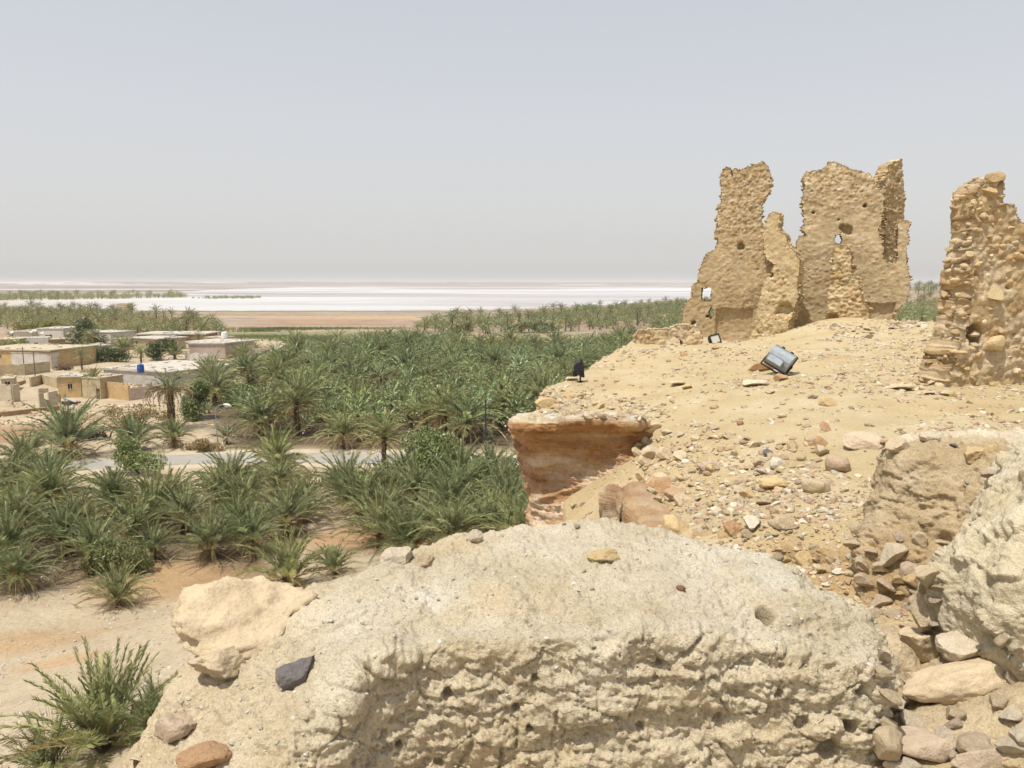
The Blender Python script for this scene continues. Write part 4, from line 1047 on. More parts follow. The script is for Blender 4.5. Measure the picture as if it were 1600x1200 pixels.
def mass(name, cols, ns, nt, mat, seed, big, rough, cfun, label, cat, pores=0.02, hollows=(), pebbly=0.0):
    G = loft(cols, int(ns * 1.35), nt, True); ns = G.shape[0]; n, s = out_normals(G[:ns // 2]); n = normals(G) * s
    V = G.reshape(-1, 3); N = n.reshape(-1, 3); t = np.tile(np.linspace(0, 1, nt), ns)
    d = big * fbm(V, 1.3, 3, 0.5, seed) + big * 0.5 * fbm(V, 4.5, 4, 0.55, seed + 1) + rough * (ridge(V, 7, 4, 0.6, seed + 2) - 1) + rough * 0.45 * fbm(V, 34, 3, 0.65, seed + 3)
    fl = fbm(V * [1, 1, 1.6], 3.0, 5, 0.6, seed + 4); d = d + big * 0.4 * sst(0.05, 0.12, fl)
    f1, f2, c = worley(V * 12, seed + 5); d = d - pores * (c > 0.74) * sst(0.45, 0.1, f1)
    f1, f2, c = worley(V * 32, seed + 6); d = d - pores * 0.35 * (c > 0.6) * sst(0.5, 0.15, f1)
    for hx, hy, r, dp in hollows:
        h = hit_grid(G, hx, hy); dd = np.linalg.norm(V - h, axis=1) / r + 0.3 * pn(V, 18, 93); d = d - dp * sst(1.05, 0.5, dd)
    if pebbly:
        W3 = np.column_stack([pn(V, 14, seed + 7), pn(V, 14, seed + 8), pn(V, 14, seed + 9)]) * .4
        f1, f2, c = worley(V * 20 + W3, seed + 10); d = d + pebbly * (c > .62) * sst(.42, .15, f1) * c
        f1, f2, c2 = worley(V * 52 + W3, seed + 11); d = d + pebbly * .45 * (c2 > .55) * sst(.45, .15, f1) - pebbly * .4 * (c2 < .12) * sst(.5, .1, f1)
    V2 = V + N * (d * sst(0, 0.03, t))[:, None]
    # close the mass behind: the rim of the sheet runs back and down to an inner point
    col = cfun(V, N, t); I = np.arange(ns * nt).reshape(ns, nt)
    loop = np.concatenate([I[:, 0], I[-1, 1:], I[-2::-1, -1], I[0, -2:0:-1]]); rim = V2[loop]; m = len(loop)
    core = rim.mean(0) + np.array([0.25, 0.65, -0.55]); nr = 40; back = []
    for k in range(1, nr + 1):
        a = k / nr; q = rim * (1 - a) + core * a
        q = q + np.array([0.10, 0.45, 0.0]) * math.sin(a * math.pi) * .55
        amp = .09 * math.sin(a * math.pi) ** .5; q = q + np.column_stack([fbm(q, 2.2, 4, .55, seed + 20 + i) for i in range(3)]) * amp
        back.append(q)
    ids = [loop] + [ns * nt + k * m + np.arange(m) for k in range(nr)]
    FB = np.concatenate([np.stack([ids[k], np.roll(ids[k], -1), np.roll(ids[k + 1], -1), ids[k + 1]], 1) for k in range(nr)])
    F = grid_faces(ns, nt); bvh_of(V2, [F])
    me = new_mesh(name, np.concatenate([V2] + back), [F if s < 0 else F[:, ::-1], FB if s > 0 else FB[:, ::-1]], [mat], np.concatenate([col] + [col[loop]] * nr))
    o = link(name, me); tag(o, label, cat); return o
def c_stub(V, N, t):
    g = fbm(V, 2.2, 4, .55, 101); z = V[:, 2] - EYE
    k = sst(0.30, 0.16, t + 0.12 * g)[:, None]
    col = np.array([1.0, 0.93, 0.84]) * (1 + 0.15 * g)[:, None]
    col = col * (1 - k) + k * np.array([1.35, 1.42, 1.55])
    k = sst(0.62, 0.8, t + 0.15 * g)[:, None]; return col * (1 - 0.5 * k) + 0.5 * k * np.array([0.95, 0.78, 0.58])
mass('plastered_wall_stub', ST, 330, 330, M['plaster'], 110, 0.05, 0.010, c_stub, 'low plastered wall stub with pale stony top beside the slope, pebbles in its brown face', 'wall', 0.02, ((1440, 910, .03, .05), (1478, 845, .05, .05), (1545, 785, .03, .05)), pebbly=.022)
def c_lump(V, N, t):
    g = fbm(V, 2.0, 4, .55, 121); k = sst(0.1, 0.5, -g)[:, None]
    col = np.tile(np.array([1.16, 1.13, 1.04]), (len(V), 1)) * (1 + 0.12 * g)[:, None]
    return col * (1 - 0.4 * k) + 0.4 * k * np.array([0.95, 0.86, 0.72])
mass('mortar_lump', LU, 300, 330, M['mud'], 130, 0.075, 0.013, c_lump, 'rounded whitish mortar lump bulging in at the right edge of the foreground', 'masonry', 0.028, ((1556, 990, .05, .07), (1540, 860, .02, .03)))
def c_rw(V, N, t):
    g = fbm(V, 2.0, 4, .55, 141); return np.tile(np.array([0.94, 0.84, 0.70]), (len(V), 1)) * (1 + 0.25 * g)[:, None]
mass('rubble_masonry', RW, 300, 330, M['mud'], 150, 0.04, 0.010, c_rw, 'lower right corner masonry of big tan slabs bedded in mud mortar', 'masonry', 0.02, pebbly=.012)

LG_ = [[(1070, 822, 6.3), (1080, 830, 5.95), (1086, 842, 5.6), (1092, 866, 5.5), (1098, 930, 5.3)],
       [(1140, 818, 6.0), (1148, 828, 5.65), (1155, 842, 5.32), (1162, 870, 5.22), (1170, 940, 5.05)],
       [(1210, 826, 5.6), (1218, 838, 5.3), (1226, 852, 5.0), (1234, 886, 4.92), (1242, 950, 4.75)],
       [(1275, 838, 5.3), (1285, 850, 5.0), (1294, 864, 4.74), (1300, 896, 4.68), (1306, 960, 4.5)],
       [(1330, 842, 5.2), (1340, 856, 4.9), (1350, 872, 4.62), (1356, 906, 4.56), (1360, 970, 4.4)]]
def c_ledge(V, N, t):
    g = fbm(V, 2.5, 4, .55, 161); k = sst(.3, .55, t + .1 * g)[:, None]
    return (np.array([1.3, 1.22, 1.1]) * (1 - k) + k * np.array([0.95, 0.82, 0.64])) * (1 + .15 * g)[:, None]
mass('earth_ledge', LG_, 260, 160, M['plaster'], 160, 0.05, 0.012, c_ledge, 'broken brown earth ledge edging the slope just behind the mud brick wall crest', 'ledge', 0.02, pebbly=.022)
# ------------------------------------------------------------------ single stones
ROCK_ME = {}
def rock_me(i, mat, lib=None):
    lib = lib or ROCKS
    k = (id(lib), i, mat)
    if k not in ROCK_ME:
        V, F = lib[i]; ROCK_ME[k] = new_mesh('stone', V, [F], [M[mat]])
    return ROCK_ME[k]
BIG = {}
def big_rock(seed, mat, squash, facets, rough=0.14, sub=5, strata=0.0):
    V, F = rock('b', seed, sub, (1, 1, 1), facets, rough)
    V = V * (1 + 0.05 * ridge(V, 3, 4, .55, seed)[:, None] * rough * 5)
    f1, f2, c = worley(V * 3.2, seed); V = V * (1 - 0.07 * ((c > .6) * sst(.5, .1, f1))[:, None])
    V = V * (1 + 0.012 * fbm(V, 14, 3, .6, seed)[:, None])
    if strata: V[:, :2] *= (1 + strata * np.sin(V[:, 2] * 14 + 2 * fbm(V, 1.5, 3, .5, seed)))[:, None]
    return new_mesh('stone', V * np.array(squash), [F], [M[mat]])
NST = [0]
def place(px, py, wpx, mesh, label, name='stone', rot=(0, 0, 0), sink=0.3, cat='stone', group=None, hpx=None, parent=None, sc=(1, 1, 1)):
    """stone standing where the ray through its middle meets the ground; wpx = its width in photo pixels"""
    h = hit(px, py)
    if h is None or h[0] is None: print('MISS', px, py); return None
    r = wpx / 1200.0 * h[0].y * 0.5 * 1.05
    nrm = (Vector((0, 0, 1)) if h[1] is None or abs(h[1].z) > .85 else (h[1] if h[1].dot(Vector(ray(px, py))) < 0 else -h[1]))
    p = h[0] + nrm * (r * 0.5 * sc[2] * (1 - 2 * sink))
    o = link(name, mesh, parent, tuple(p), rot, (r * sc[0], r * sc[1], r * sc[2]))
    if label: tag(o, label, cat, group)
    return o
def near_stones():
    R_ = rock_me
    L = [  # on the foreground wall
     (388, 990, 172, big_rock(11, 'rock_cream', (1, .8, .62), 6, .3), 'big cream yellow boulder perched on the left shoulder of the mud brick wall', (0.1, 0.12, 2.75), .3),
     (350, 1038, 105, big_rock(12, 'rock_cream', (1, .8, .45), 6, .18), 'cream rock ledge jutting out under the big yellow boulder', (0, 0.1, 0.9), .3),
     (470, 1055, 66, big_rock(13, 'rock_grey', (1, .7, .9), 9, .16), 'dark grey stone stuck in the left shoulder of the mud brick wall', (0.2, -0.5, 0.6), .35),
     (950, 873, 62, big_rock(14, 'rock_yellow', (1, .6, .35), 6, .14), 'bright yellow flat stone lying on top of the mud brick wall', (0, 0, 0.2), .35),
     (272, 1145, 95, big_rock(15, 'rock_pink', (1, .7, .5), 4, .1), 'smooth pinkish stone at the lower left end of the mud brick wall', (0.1, -0.5, -0.6), .3),
     (318, 1190, 85, big_rock(16, 'rock_orange', (1, .8, .5), 5, .1), 'pale orange stone at the bottom edge, foot of the mud brick wall', (0, 0, 0.4), .4),
     (622, 880, 56, big_rock(17, 'rock_pale', (1, .8, .7), 6, .14), 'larger of two pale lumps on the back edge of the mud brick wall', (0, 0, 0.3), .3),
     (662, 878, 36, big_rock(18, 'rock_cream', (1, .8, .6), 6, .14), 'smaller cream lump on the back edge of the mud brick wall', (0, 0, 1.0), .3),
     (743, 843, 36, big_rock(19, 'rock_pale', (1, .8, .7), 6, .16), 'white knob of stone on the wall crest below the palms', (0, 0, 1.6), .3),
     (1063, 920, 16, big_rock(20, 'rock_red', (1, .8, .6), 5, .1), 'small red pebble bedded in the right half of the mud brick wall', (0, 0, .3), .4),
     # ledge behind it
     (1058, 829, 52, R_(1, 'rock_yellow'), 'yellow elongated stone just behind the crest of the mud brick wall', (0.1, 0.3, -0.5), .2),
     (1146, 829, 34, R_(2, 'rock_orange'), 'rounded orange pink stone on the ledge lip between yellow and white stones', (0, 0, .4), .2),
     (1174, 824, 36, R_(0, 'rock_white'), 'white angular stone on the ledge lip', (0.4, 0.2, 1.0), .1),
     (1224, 822, 36, R_(6, 'rock_cream'), 'cream block on the ledge lip right of the white angular stone', (0, 0, .2), .2),
     (1112, 826, 22, R_(2, 'rock_cream'), 'small cream cobble left of the orange pink stone', (0, 0, .4), .2),
     (1230, 878, 22, R_(7, 'rock_yellow'), 'ochre cobble behind the right wall crest, smallest of three in a row', (0, 0, .4), .2),
     (1260, 882, 42, R_(2, 'rock_yellow'), 'rounded ochre boulder, middle of three in a row behind the wall crest', (0, 0, .4), .2),
     (1288, 893, 26, R_(4, 'rock_yellow'), 'flattened ochre cobble, rightmost of three in a row behind the wall crest', (0, 0, .2), .2),
     (1352, 886, 30, R_(4, 'rock_cream'), 'tan oval cobble leaning at the foot of the plastered stub', (0, 0.7, .2), .1),
     (1340, 850, 36, R_(4, 'rock_pink'), 'pinkish flat cobble left of the plastered stub', (0, 0, .1), .2),
     (1345, 826, 28, R_(6, 'rock_cream'), 'pale squared block left of the plastered stub', (0.1, 0, .4), .2),
     (1328, 870, 18, R_(3, 'rock_white'), 'little white stone between the oval cobble and the ochre row', (0.6, 0, .4), .2),
     # slope
     (1345, 700, 68, big_rock(31, 'rock_pink', (1, .8, .32), 7, .1), 'large flat pinkish slab lying on the slope above the plastered stub', (0.25, -0.2, .3), .25),
     (1388, 694, 24, R_(4, 'rock_orange'), 'orange stone touching the right end of the big flat slab', (0, 0, .2), .2),
     (1290, 672, 22, R_(5, 'rock_orange'), 'brown triangular chip above the big flat slab', (0.9, 0.3, .2), .1),
     (1283, 698, 26, R_(5, 'rock_orange'), 'rusty brown wedge standing left of the big flat slab', (1.0, -0.5, .8), .1),
     (1188, 726, 26, R_(7, 'rock_pink'), 'pink stone beside a grey one in the middle of the rubble', (0, 0, .4), .2),
     (1200, 712, 20, R_(2, 'rock_grey'), 'grey cobble among pink and white stones in the middle of the rubble', (0, 0, .9), .1),
     (1217, 730, 30, R_(6, 'rock_white'), 'white faceted stone in the middle of the rubble', (0.2, 0, .5), .15),
     (1190, 740, 28, R_(3, 'rock_pink'), 'pinkish triangular stone below the pink and grey stones', (0.2, 0.3, .9), .2),
     (1213, 757, 54, big_rock(32, 'rock_yellow', (1, .8, .45), 6, .1), 'wide yellow stone half buried below the white faceted one', (0, 0, .2), .42),
     (1170, 778, 30, R_(7, 'rock_yellow'), 'ochre wedge on the lower slope left of the half buried stone', (0, .2, -.4), .2),
     (1034, 767, 44, R_(6, 'rock_orange'), 'ochre brown block at the head of the red slabs', (0.05, 0, .1), .15),
     (1066, 787, 32, R_(2, 'rock_cream'), 'rounded tan stone right of the ochre brown block', (0, 0, .3), .15),
     (1003, 750, 20, R_(4, 'rock_yellow'), 'upright yellow oval stone above the red slabs', (0, 0.9, .3), .05),
     (1013, 721, 28, R_(6, 'rock_cream'), 'cream stone at the right foot of the cliff face', (0, 0, .3), .2),
     (998, 709, 24, R_(2, 'rock_cream'), 'pale yellow stone tucked under the end of the cliff', (0, 0, 1.3), .2),
     (995, 697, 20, R_(0, 'rock_yellow'), 'yellow cobble topmost at the end of the cliff', (0, 0, .3), .2),
     (1044, 712, 34, R_(6, 'rock_cream'), 'squared cream boulder in the rubble right of the cliff', (0, 0.1, .3), .25),
     (1065, 716, 30, R_(0, 'rock_cream'), 'cream boulder touching the squared one right of the cliff', (0, 0.1, 1.3), .25),
     (1018, 672, 34, R_(0, 'rock_cream'), 'tan block closing the right end of the cliff rim', (0, 0, .3), .3),
     (1008, 688, 26, R_(2, 'rock_cream'), 'rounded tan stone in the shadow at the right end of the cliff', (0, 0, .9), .3),
     (1152, 770, 24, R_(0, 'rock_pale'), 'pale stone left of the ochre wedge on the lower slope', (0, 0, 2), .2),
     (1111, 737, 26, R_(2, 'rock_yellow'), 'ochre cobble on the rubble left of the pink stones', (0, 0, 2), .2),
     (1140, 680, 18, R_(2, 'rock_cream'), 'small cream cobble of a cluster in mid slope', (0, 0, .2), .2),
     (1127, 683, 16, R_(6, 'rock_cream'), 'leftmost cobble of the small cluster in mid slope', (0, 0, 1.2), .2),
     (1158, 663, 14, R_(6, 'rock_red'), 'little red stone above the cluster in mid slope', (0, 0, 1.2), .2),
     (1081, 701, 18, R_(4, 'rock_red'), 'small red brown stone in the rubble right of the cliff', (0, 0, .2), .2),
     (1294, 632, 28, R_(6, 'rock_yellow'), 'oblong ochre block lying on bare sand in mid slope', (0, 0, .1), .2),
     (1410, 628, 19, R_(2, 'rock_cream'), 'lone tan cobble on bare sand below the pillar', (0, 0, .1), .2),
     (1408, 609, 36, R_(5, 'rock_cream'), 'flat tan slab on the sand left of the pillar foot', (0, 0, .1), .2),
     (1476, 602, 24, R_(0, 'rock_yellow'), 'yellow angular stone, biggest at the pillar foot', (.4, 0, .5), .1),
     (1462, 600, 28, R_(4, 'rock_pink'), 'pinkish brown stone leaning on the yellow one at the pillar foot', (0, -.5, .1), .1),
     (1452, 616, 20, R_(5, 'rock_cream'), 'flat cream stone at the pillar foot, left of the group', (0, 0, .1), .2),
     (1475, 617, 22, R_(3, 'rock_cream'), 'cream stone below the yellow angular one', (0, 0, .7), .2),
     (1488, 618, 17, R_(6, 'rock_yellow'), 'small ochre block at the right of the pillar foot group', (0, 0, .7), .2),
     (1553, 603, 14, R_(6, 'rock_yellow'), 'small yellow stone against the pillar base', (0, 0, .7), .2),
     (1152, 587, 0, None, None, None, 0),
     (1408, 700, 46, big_rock(61, 'rock_cream', (1, .8, .5), 8, .14), 'cream rock capping the left end of the plastered stub', (0, .1, .2), .3),
     (1452, 690, 44, big_rock(62, 'rock_pale', (1, .8, .55), 8, .14), 'pale lumpy rock on top of the plastered stub, left of the dark wedge', (0, 0, .8), .35),
     (1490, 697, 22, R_(3, 'rock_grey'), 'small dark wedge shaped stone on top of the plastered stub', (.3, .4, .8), .2),
     (1520, 712, 44, big_rock(63, 'rock_yellow', (1, .7, .5), 8, .14), 'yellowish rock embedded in the top of the plastered stub', (0, -.3, .3), .4),
     (1556, 706, 40, R_(6, 'rock_yellow'), 'ochre rock between the plastered stub top and the mortar lump', (0, 0, .3), .35),
     (1578, 690, 40, R_(0, 'rock_pale'), 'greyish rock at the right edge above the mortar lump', (0, 0, .9), .3),
     (1550, 740, 34, R_(4, 'rock_pink'), 'pale pink stone bedded at the right of the plastered stub face', (0, -.1, .1), .45),
     (1512, 752, 12, R_(2, 'rock_white'), 'tiny white pebble in the plastered stub face, upper right', (0, 0, 0), .5),
     (1514, 798, 12, R_(6, 'rock_white'), 'white chip set in a pit of the plastered stub face', (0, 0, 0), .5),
     (1440, 815, 12, R_(2, 'rock_yellow'), 'small yellow pebble in the plastered stub face', (0, 0, 0), .5),
     (1405, 838, 24, R_(2, 'rock_pink'), 'rounded pinkish cobble bulging low in the plastered stub face', (0, 0, 0), .5),
     (1440, 850, 42, R_(7, 'rock_cream'), 'long tan stone bedded upright in the plastered stub base', (0, 1.2, 0), .5),
     (1478, 848, 36, R_(4, 'rock_cream'), 'flat tan stone inside a dark hollow of the plastered stub', (0, 0, 0), .5),
     (1450, 900, 60, R_(0, 'rock_cream'), 'big tan stone at the base of the plastered stub by the mortar lump', (0, .5, .3), .5),
     (1425, 905, 40, R_(2, 'rock_yellow'), 'ochre stone low on the plastered stub left of the big tan one', (0, .9, .3), .5),
     (1450, 960, 70, big_rock(64, 'rock_cream', (.8, .6, 1), 8, .12), 'upright pinkish cream rock below the plastered stub beside the mortar lump', (0, .2, .3), .4),
     # by the floodlights
     (1187, 580, 42, big_rock(33, 'rock_orange', (1, .42, .35), 4, .08, 4), 'elongated orange stone left of the big silver floodlight', (0, -.12, .15), .15),
     (1220, 594, 23, big_rock(34, 'rock_orange', (1, .62, .6), 4, .08, 4), 'stubby orange stone in front of the big silver floodlight', (0, -.1, .1), .15),
     (1180, 602, 40, R_(5, 'rock_pale'), 'pale flat rock below the elongated orange stone', (0, 0, .3), .3),
     (893, 594, 20, R_(5, 'rock_cream'), 'flat cream stone at the foot of the slim black floodlight', (0, 0, .2), .2),
     (1075, 607, 20, R_(4, 'rock_yellow'), 'yellow oval stone in the hollow of the hilltop', (0, -.2, .3), .15),
     (1058, 601, 24, R_(5, 'rock_cream'), 'flat tan stone in the hollow of the hilltop', (0, 0, .3), .2),
     (1068, 556, 12, R_(2, 'rock_orange'), 'small orange brown stone on the upper hilltop', (0, 0, .3), .15),
     (1116, 545, 16, R_(3, 'rock_orange'), 'rusty lump of stone below the framed floodlight', (0, 0, .3), .25),
     (853, 637, 34, big_rock(35, 'rock_yellow', (1, .6, .55), 8, .08, 4), 'yellow squared block at the outer corner of the cliff rim', (0, 0, .1), .2),
     (868, 637, 12, R_(2, 'rock_yellow'), 'small cobble touching the yellow squared block on the cliff rim', (0, 0, .1), .2),
     (853, 594, 24, R_(4, 'rock_cream'), 'pale oblong stone at the outermost edge of the hilltop', (0, 0, .1), .1),
     (843, 613, 16, R_(2, 'rock_cream'), 'round tan cobble at the rim above the yellow squared block', (0, 0, .1), .1),
     (870, 622, 20, R_(6, 'rock_cream'), 'tan block in the row above the cliff rim', (0, 0, .6), .2),
     (889, 622, 18, R_(2, 'rock_yellow'), 'rounded yellow cobble in the row above the cliff rim', (0, 0, .6), .2),
     (938, 637, 16, R_(0, 'rock_yellow'), 'ochre cobble near the middle of the cliff rim', (0, 0, .6), .2),
     # right corner
     (1462, 1024, 140, big_rock(41, 'rock_cream', (1, .62, .5), 8, .1), 'large cream slab tilted against the whitish mortar lump', (0.1, 0.35, -.15), .2),
     (1412, 1046, 95, big_rock(42, 'rock_cream', (1, .5, .5), 8, .1), 'cream wedge between the mud brick wall end and the tilted slab', (0.1, 0.6, -.4), .25),
     (1376, 1022, 32, R_(0, 'rock_pink'), 'pinkish stone squeezed against the end of the mud brick wall', (0, 1.2, .2), .2),
     (1514, 1004, 100, big_rock(43, 'rock_pale', (1, .7, .6), 7, .12), 'pale stone behind the tilted cream slab', (0, .3, .3), .3),
     (1498, 1080, 205, big_rock(44, 'rock_cream', (1, .45, .36), 9, .09), 'longest cream slab of the lower right masonry, lying level', (0.05, -.12, .05), .3),
     (1434, 1094, 78, big_rock(45, 'rock_cream', (1, .5, .55), 7, .1), 'steep cream wedge at the left end of the longest slab', (0, .95, .1), .2),
     (1394, 1108, 78, big_rock(46, 'rock_pale', (1, .6, .5), 7, .12), 'pale broken stone left of the steep wedge', (0, .2, .3), .3)]
    for (px, py, w, me, lab, rot, sink) in L:
        if me is None: continue
        place(px, py, w, me, lab, 'stone' if w < 60 else 'boulder', rot, sink)
near_stones()
EMB = bpy.data.objects['rubble_masonry']
for (px, py, w, sd, mat, sq) in [(1447, 1174, 135, 51, 'rock_pink', (1, .5, .42)), (1540, 1184, 110, 52, 'rock_pink', (1, .5, .5)), (1384, 1165, 60, 53, 'rock_cream', (1, .6, .7)), (1490, 1135, 34, 54, 'rock_pink', (1, .6, .7)), (1410, 1205, 60, 55, 'rock_pale', (1, .6, .5)), (1590, 1150, 60, 56, 'rock_pale', (1, .6, .5))]:
    place(px, py, w, big_rock(sd, mat, sq, 8, .09, 4), None, 'slab', (0, 0.08, 0.1), .3, parent=EMB)

# red slabs standing in the gully
def slab(name, pts, thick, top, label, seed, dirn):
    """curved upright plate: pts = photo points of its upper edge with depth"""
    C = np.array([atY(*p) for p in pts]); k = 60
    t = np.linspace(0, 1, k); s = np.linspace(0, 1, len(C)); E = np.column_stack([np.interp(t, s, C[:, i]) for i in range(3)])
    for _ in range(6): E[1:-1] = (E[:-2] + E[1:-1] + E[2:]) / 3
    d = np.array(dirn, float); d /= np.linalg.norm(d)
    prof = [(0, -top), (0, -0.05), (0.03, 0.0), (thick * 0.6, 0.015), (thick, -0.01), (thick * 1.9, -0.08), (thick * 2.0, -top)]
    m = 48; pp = np.array(prof); L = np.concatenate([[0], np.cumsum(np.linalg.norm(np.diff(pp, axis=0), axis=1))]); q = np.linspace(0, L[-1], m)
    pu = np.interp(q, L, pp[:, 0]); pv = np.interp(q, L, pp[:, 1])
    G = E[:, None, :] + pu[None, :, None] * d + pv[None, :, None] * np.array([0, 0, 1.0])
    n = normals(G); V = G.reshape(-1, 3); N = n.reshape(-1, 3)
    V = V + N * (0.05 * fbm(V, 3, 4, .6, seed) + 0.022 * ridge(V * [1, 1, 2], 6, 4, .6, seed))[:, None]
    c0 = V.reshape(k, m, 3)
    F = grid_faces(k, m); cap = [np.arange(m)[None][:, ::-1], (np.arange(m) + (k - 1) * m)[None]]
    o = link(name, new_mesh(name, V, [F, *cap], [M['cliff']], np.tile([0.95, 1.12, 1.35], (len(V), 1))))
    bvh_of(V, [F]); tag(o, label, 'rock')
slab('rock_slab', [(978, 764, 7.65), (976, 778, 7.3), (980, 795, 6.95), (990, 810, 6.65), (1008, 824, 6.35), (1022, 834, 6.15)], 0.26, 0.55, 'long curved reddish slab edge bending down through the gully', 200, (1, 0.25, 0))
slab('rock_slab', [(938, 776, 7.65), (952, 768, 7.6), (966, 772, 7.5), (974, 786, 7.25)], 0.16, 0.6, 'short upright red block in the gully left of the curved slab', 205, (0.3, 1, 0))

# ------------------------------------------------------------------ loose rubble on the slope, one by one
RUB = [(1010, 690), (1090, 660), (1180, 690), (1270, 690), (1320, 735), (1250, 790), (1210, 815), (1090, 815), (1030, 790), (1000, 740)]
def scatter_rubble():
    rng = np.random.RandomState(77); n = 0; used = []
    areas = [(RUB, 98, 15, 46, 'loose tan and rusty stones strewn across the rubble slope below the crest', 'loose stones on the rubble slope'),
             ([(845, 600), (900, 612), (1000, 625), (1040, 640), (1030, 655), (1000, 657), (840, 645)], 30, 9, 20, 'tan cobbles packed along the rim above the red cliff', 'cobbles along the cliff rim'),
             ([(940, 560), (1100, 545), (1140, 600), (1060, 625), (960, 620), (900, 600)], 12, 7, 16, 'small stones on the hollow of the hilltop', 'stones in the hilltop hollow'),
             ([(1100, 620), (1260, 600), (1420, 600), (1440, 660), (1300, 680), (1100, 660)], 14, 7, 20, 'scattered small stones on the bare middle slope', 'stones on the bare slope'),
             ([(1290, 512), (1330, 508), (1372, 512), (1368, 530), (1310, 534)], 14, 10, 20, 'pale fallen cobbles heaped at the foot of the broad ruined wall', 'cobbles heaped below the broad ruin'),
             ([(1395, 488), (1425, 488), (1440, 512), (1392, 514)], 10, 9, 18, 'fallen stones piled at the right end of the broad ruined wall', 'stones piled right of the broad ruin'),
             ([(1420, 520), (1460, 515), (1450, 560), (1400, 560)], 9, 7, 16, 'stones scattered between the broad ruin and the pillar', 'stones between ruin and pillar'),
             ([(870, 780), (930, 790), (930, 825), (870, 828)], 6, 8, 16, 'small stones on the sandy floor of the gully', 'stones in the gully'),
             ([(1090, 820), (1240, 830), (1330, 900), (1360, 960), (1300, 930), (1180, 860)], 14, 10, 24, 'cobbles sticking out of the ledge behind the mud brick wall', 'cobbles in the ledge')]
    for poly, cnt, a, b, lab, grp in areas:
        x0 = min(p[0] for p in poly); x1 = max(p[0] for p in poly); y0 = min(p[1] for p in poly); y1 = max(p[1] for p in poly); k = 0; tr = 0
        while k < cnt and tr < cnt * 40:
            tr += 1
            px, py = rng.uniform(x0, x1), rng.uniform(y0, y1)
            if not in_poly(np.array([px]), np.array([py]), poly)[0]: continue
            w = a + (b - a) * rng.rand() ** 1.9
            if any(math.hypot(px - u, py - v) < 0.45 * (w + q) for u, v, q in used): continue
            used.append((px, py, w)); k += 1
            mat = 'rock'
            place(px, py, w, rock_me(rng.randint(8), mat), lab, 'stone', (rng.uniform(-.35, .35), rng.uniform(-.35, .35), rng.uniform(0, 6.28)), rng.uniform(.1, .38), group=grp)
scatter_rubble()
def packed():
    rng = np.random.RandomState(83)
    for poly, cnt, a, b, lab, grp, mats in (([(1345, 850), (1400, 860), (1470, 900), (1470, 985), (1385, 985), (1345, 930)], 24, 20, 52, 'tan cobble packed in the broken base of the plastered stub', 'cobbles packed under the plastered stub', ('rock', 'rock_cream', 'rock_yellow', 'rock_pink')),
                                      ([(1372, 1015), (1600, 985), (1600, 1130), (1375, 1130)], 20, 30, 84, 'cream rubble stone bedded among the slabs of the lower right masonry', 'rubble stones of the lower right masonry', ('rock_cream', 'rock_pale', 'rock', 'rock_cream')),
                                      ([(1375, 1130), (1600, 1130), (1600, 1200), (1375, 1200)], 12, 24, 60, 'stone half sunk in the brown mortar at the lower right edge', 'stones in the brown mortar', ('rock_cream', 'rock', 'rock_cream', 'rock_pale'))):
        x0 = min(p[0] for p in poly); x1 = max(p[0] for p in poly); y0 = min(p[1] for p in poly); y1 = max(p[1] for p in poly); k = 0; tr = 0; used = []
        while k < cnt and tr < 900:
            tr += 1; px, py = rng.uniform(x0, x1), rng.uniform(y0, y1); w = a + (b - a) * rng.rand() ** 1.6
            if not in_poly(np.array([px]), np.array([py]), poly)[0] or any(math.hypot(px - u, (py - v) * 1.4) < .42 * (w + q) for u, v, q in used): continue
            used.append((px, py, w)); k += 1
            place(px, py, w, rock_me(rng.randint(8), mats[rng.randint(4)]), lab, 'cobble', (rng.uniform(-.4, .4), rng.uniform(-.5, .5), rng.uniform(-.6, .6)), rng.uniform(.25, .42), group=grp)
packed()
def scatter_rest():
    rng = np.random.RandomState(79); V = []; F = []; C = []; n0 = 0
    tones = np.array([[.47, .385, .25], [.43, .34, .21], [.51, .43, .30], [.40, .28, .175], [.52, .46, .36], [.46, .36, .21]])
    for poly, cnt, a, b in ((RUB, 360, 8, 20), ([(845, 600), (900, 612), (1000, 625), (1040, 640), (1030, 655), (1000, 657), (840, 645)], 150, 5, 12), ([(1290, 512), (1330, 508), (1372, 512), (1368, 530), (1310, 534)], 40, 6, 12),
                            ([(1395, 488), (1430, 488), (1445, 512), (1392, 514)], 50, 6, 14), ([(1420, 515), (1465, 512), (1450, 560), (1390, 545)], 40, 4, 9), ([(1090, 820), (1240, 830), (1330, 900), (1360, 960), (1300, 930), (1180, 860)], 60, 6, 14), ([(900, 560), (1450, 530), (1440, 660), (1000, 640)], 120, 4, 9)):
        x0 = min(p[0] for p in poly); x1 = max(p[0] for p in poly); y0 = min(p[1] for p in poly); y1 = max(p[1] for p in poly); k = 0; tr = 0
        while k < cnt and tr < cnt * 20:
            tr += 1; px, py = rng.uniform(x0, x1), rng.uniform(y0, y1)
            if not in_poly(np.array([px]), np.array([py]), poly)[0]: continue
            h = hit(px, py)
            if h is None or h[0].y > 27: continue
            r = (a + (b - a) * rng.rand() ** 2) / 1200 * h[0].y * .5; RV, RF = ROCKS_MD[rng.randint(6)]
            w = RV @ rot_m(rng, .4).T * r + np.array(h[0]) + [0, 0, r * .15]; V.append(w); F.append(RF + n0); n0 += len(w); C.append(np.tile(tones[rng.randint(6)] * rng.uniform(.85, 1.12), (len(w), 1))); k += 1
    o = link('rubble', new_mesh('rubble', np.concatenate(V), [np.concatenate(F)], [M['pebble']], np.concatenate(C), smooth=False)); tag(o, 'fist sized rubble lying between the bigger loose stones of the hilltop', 'rubble', kind='stuff')
scatter_rest()
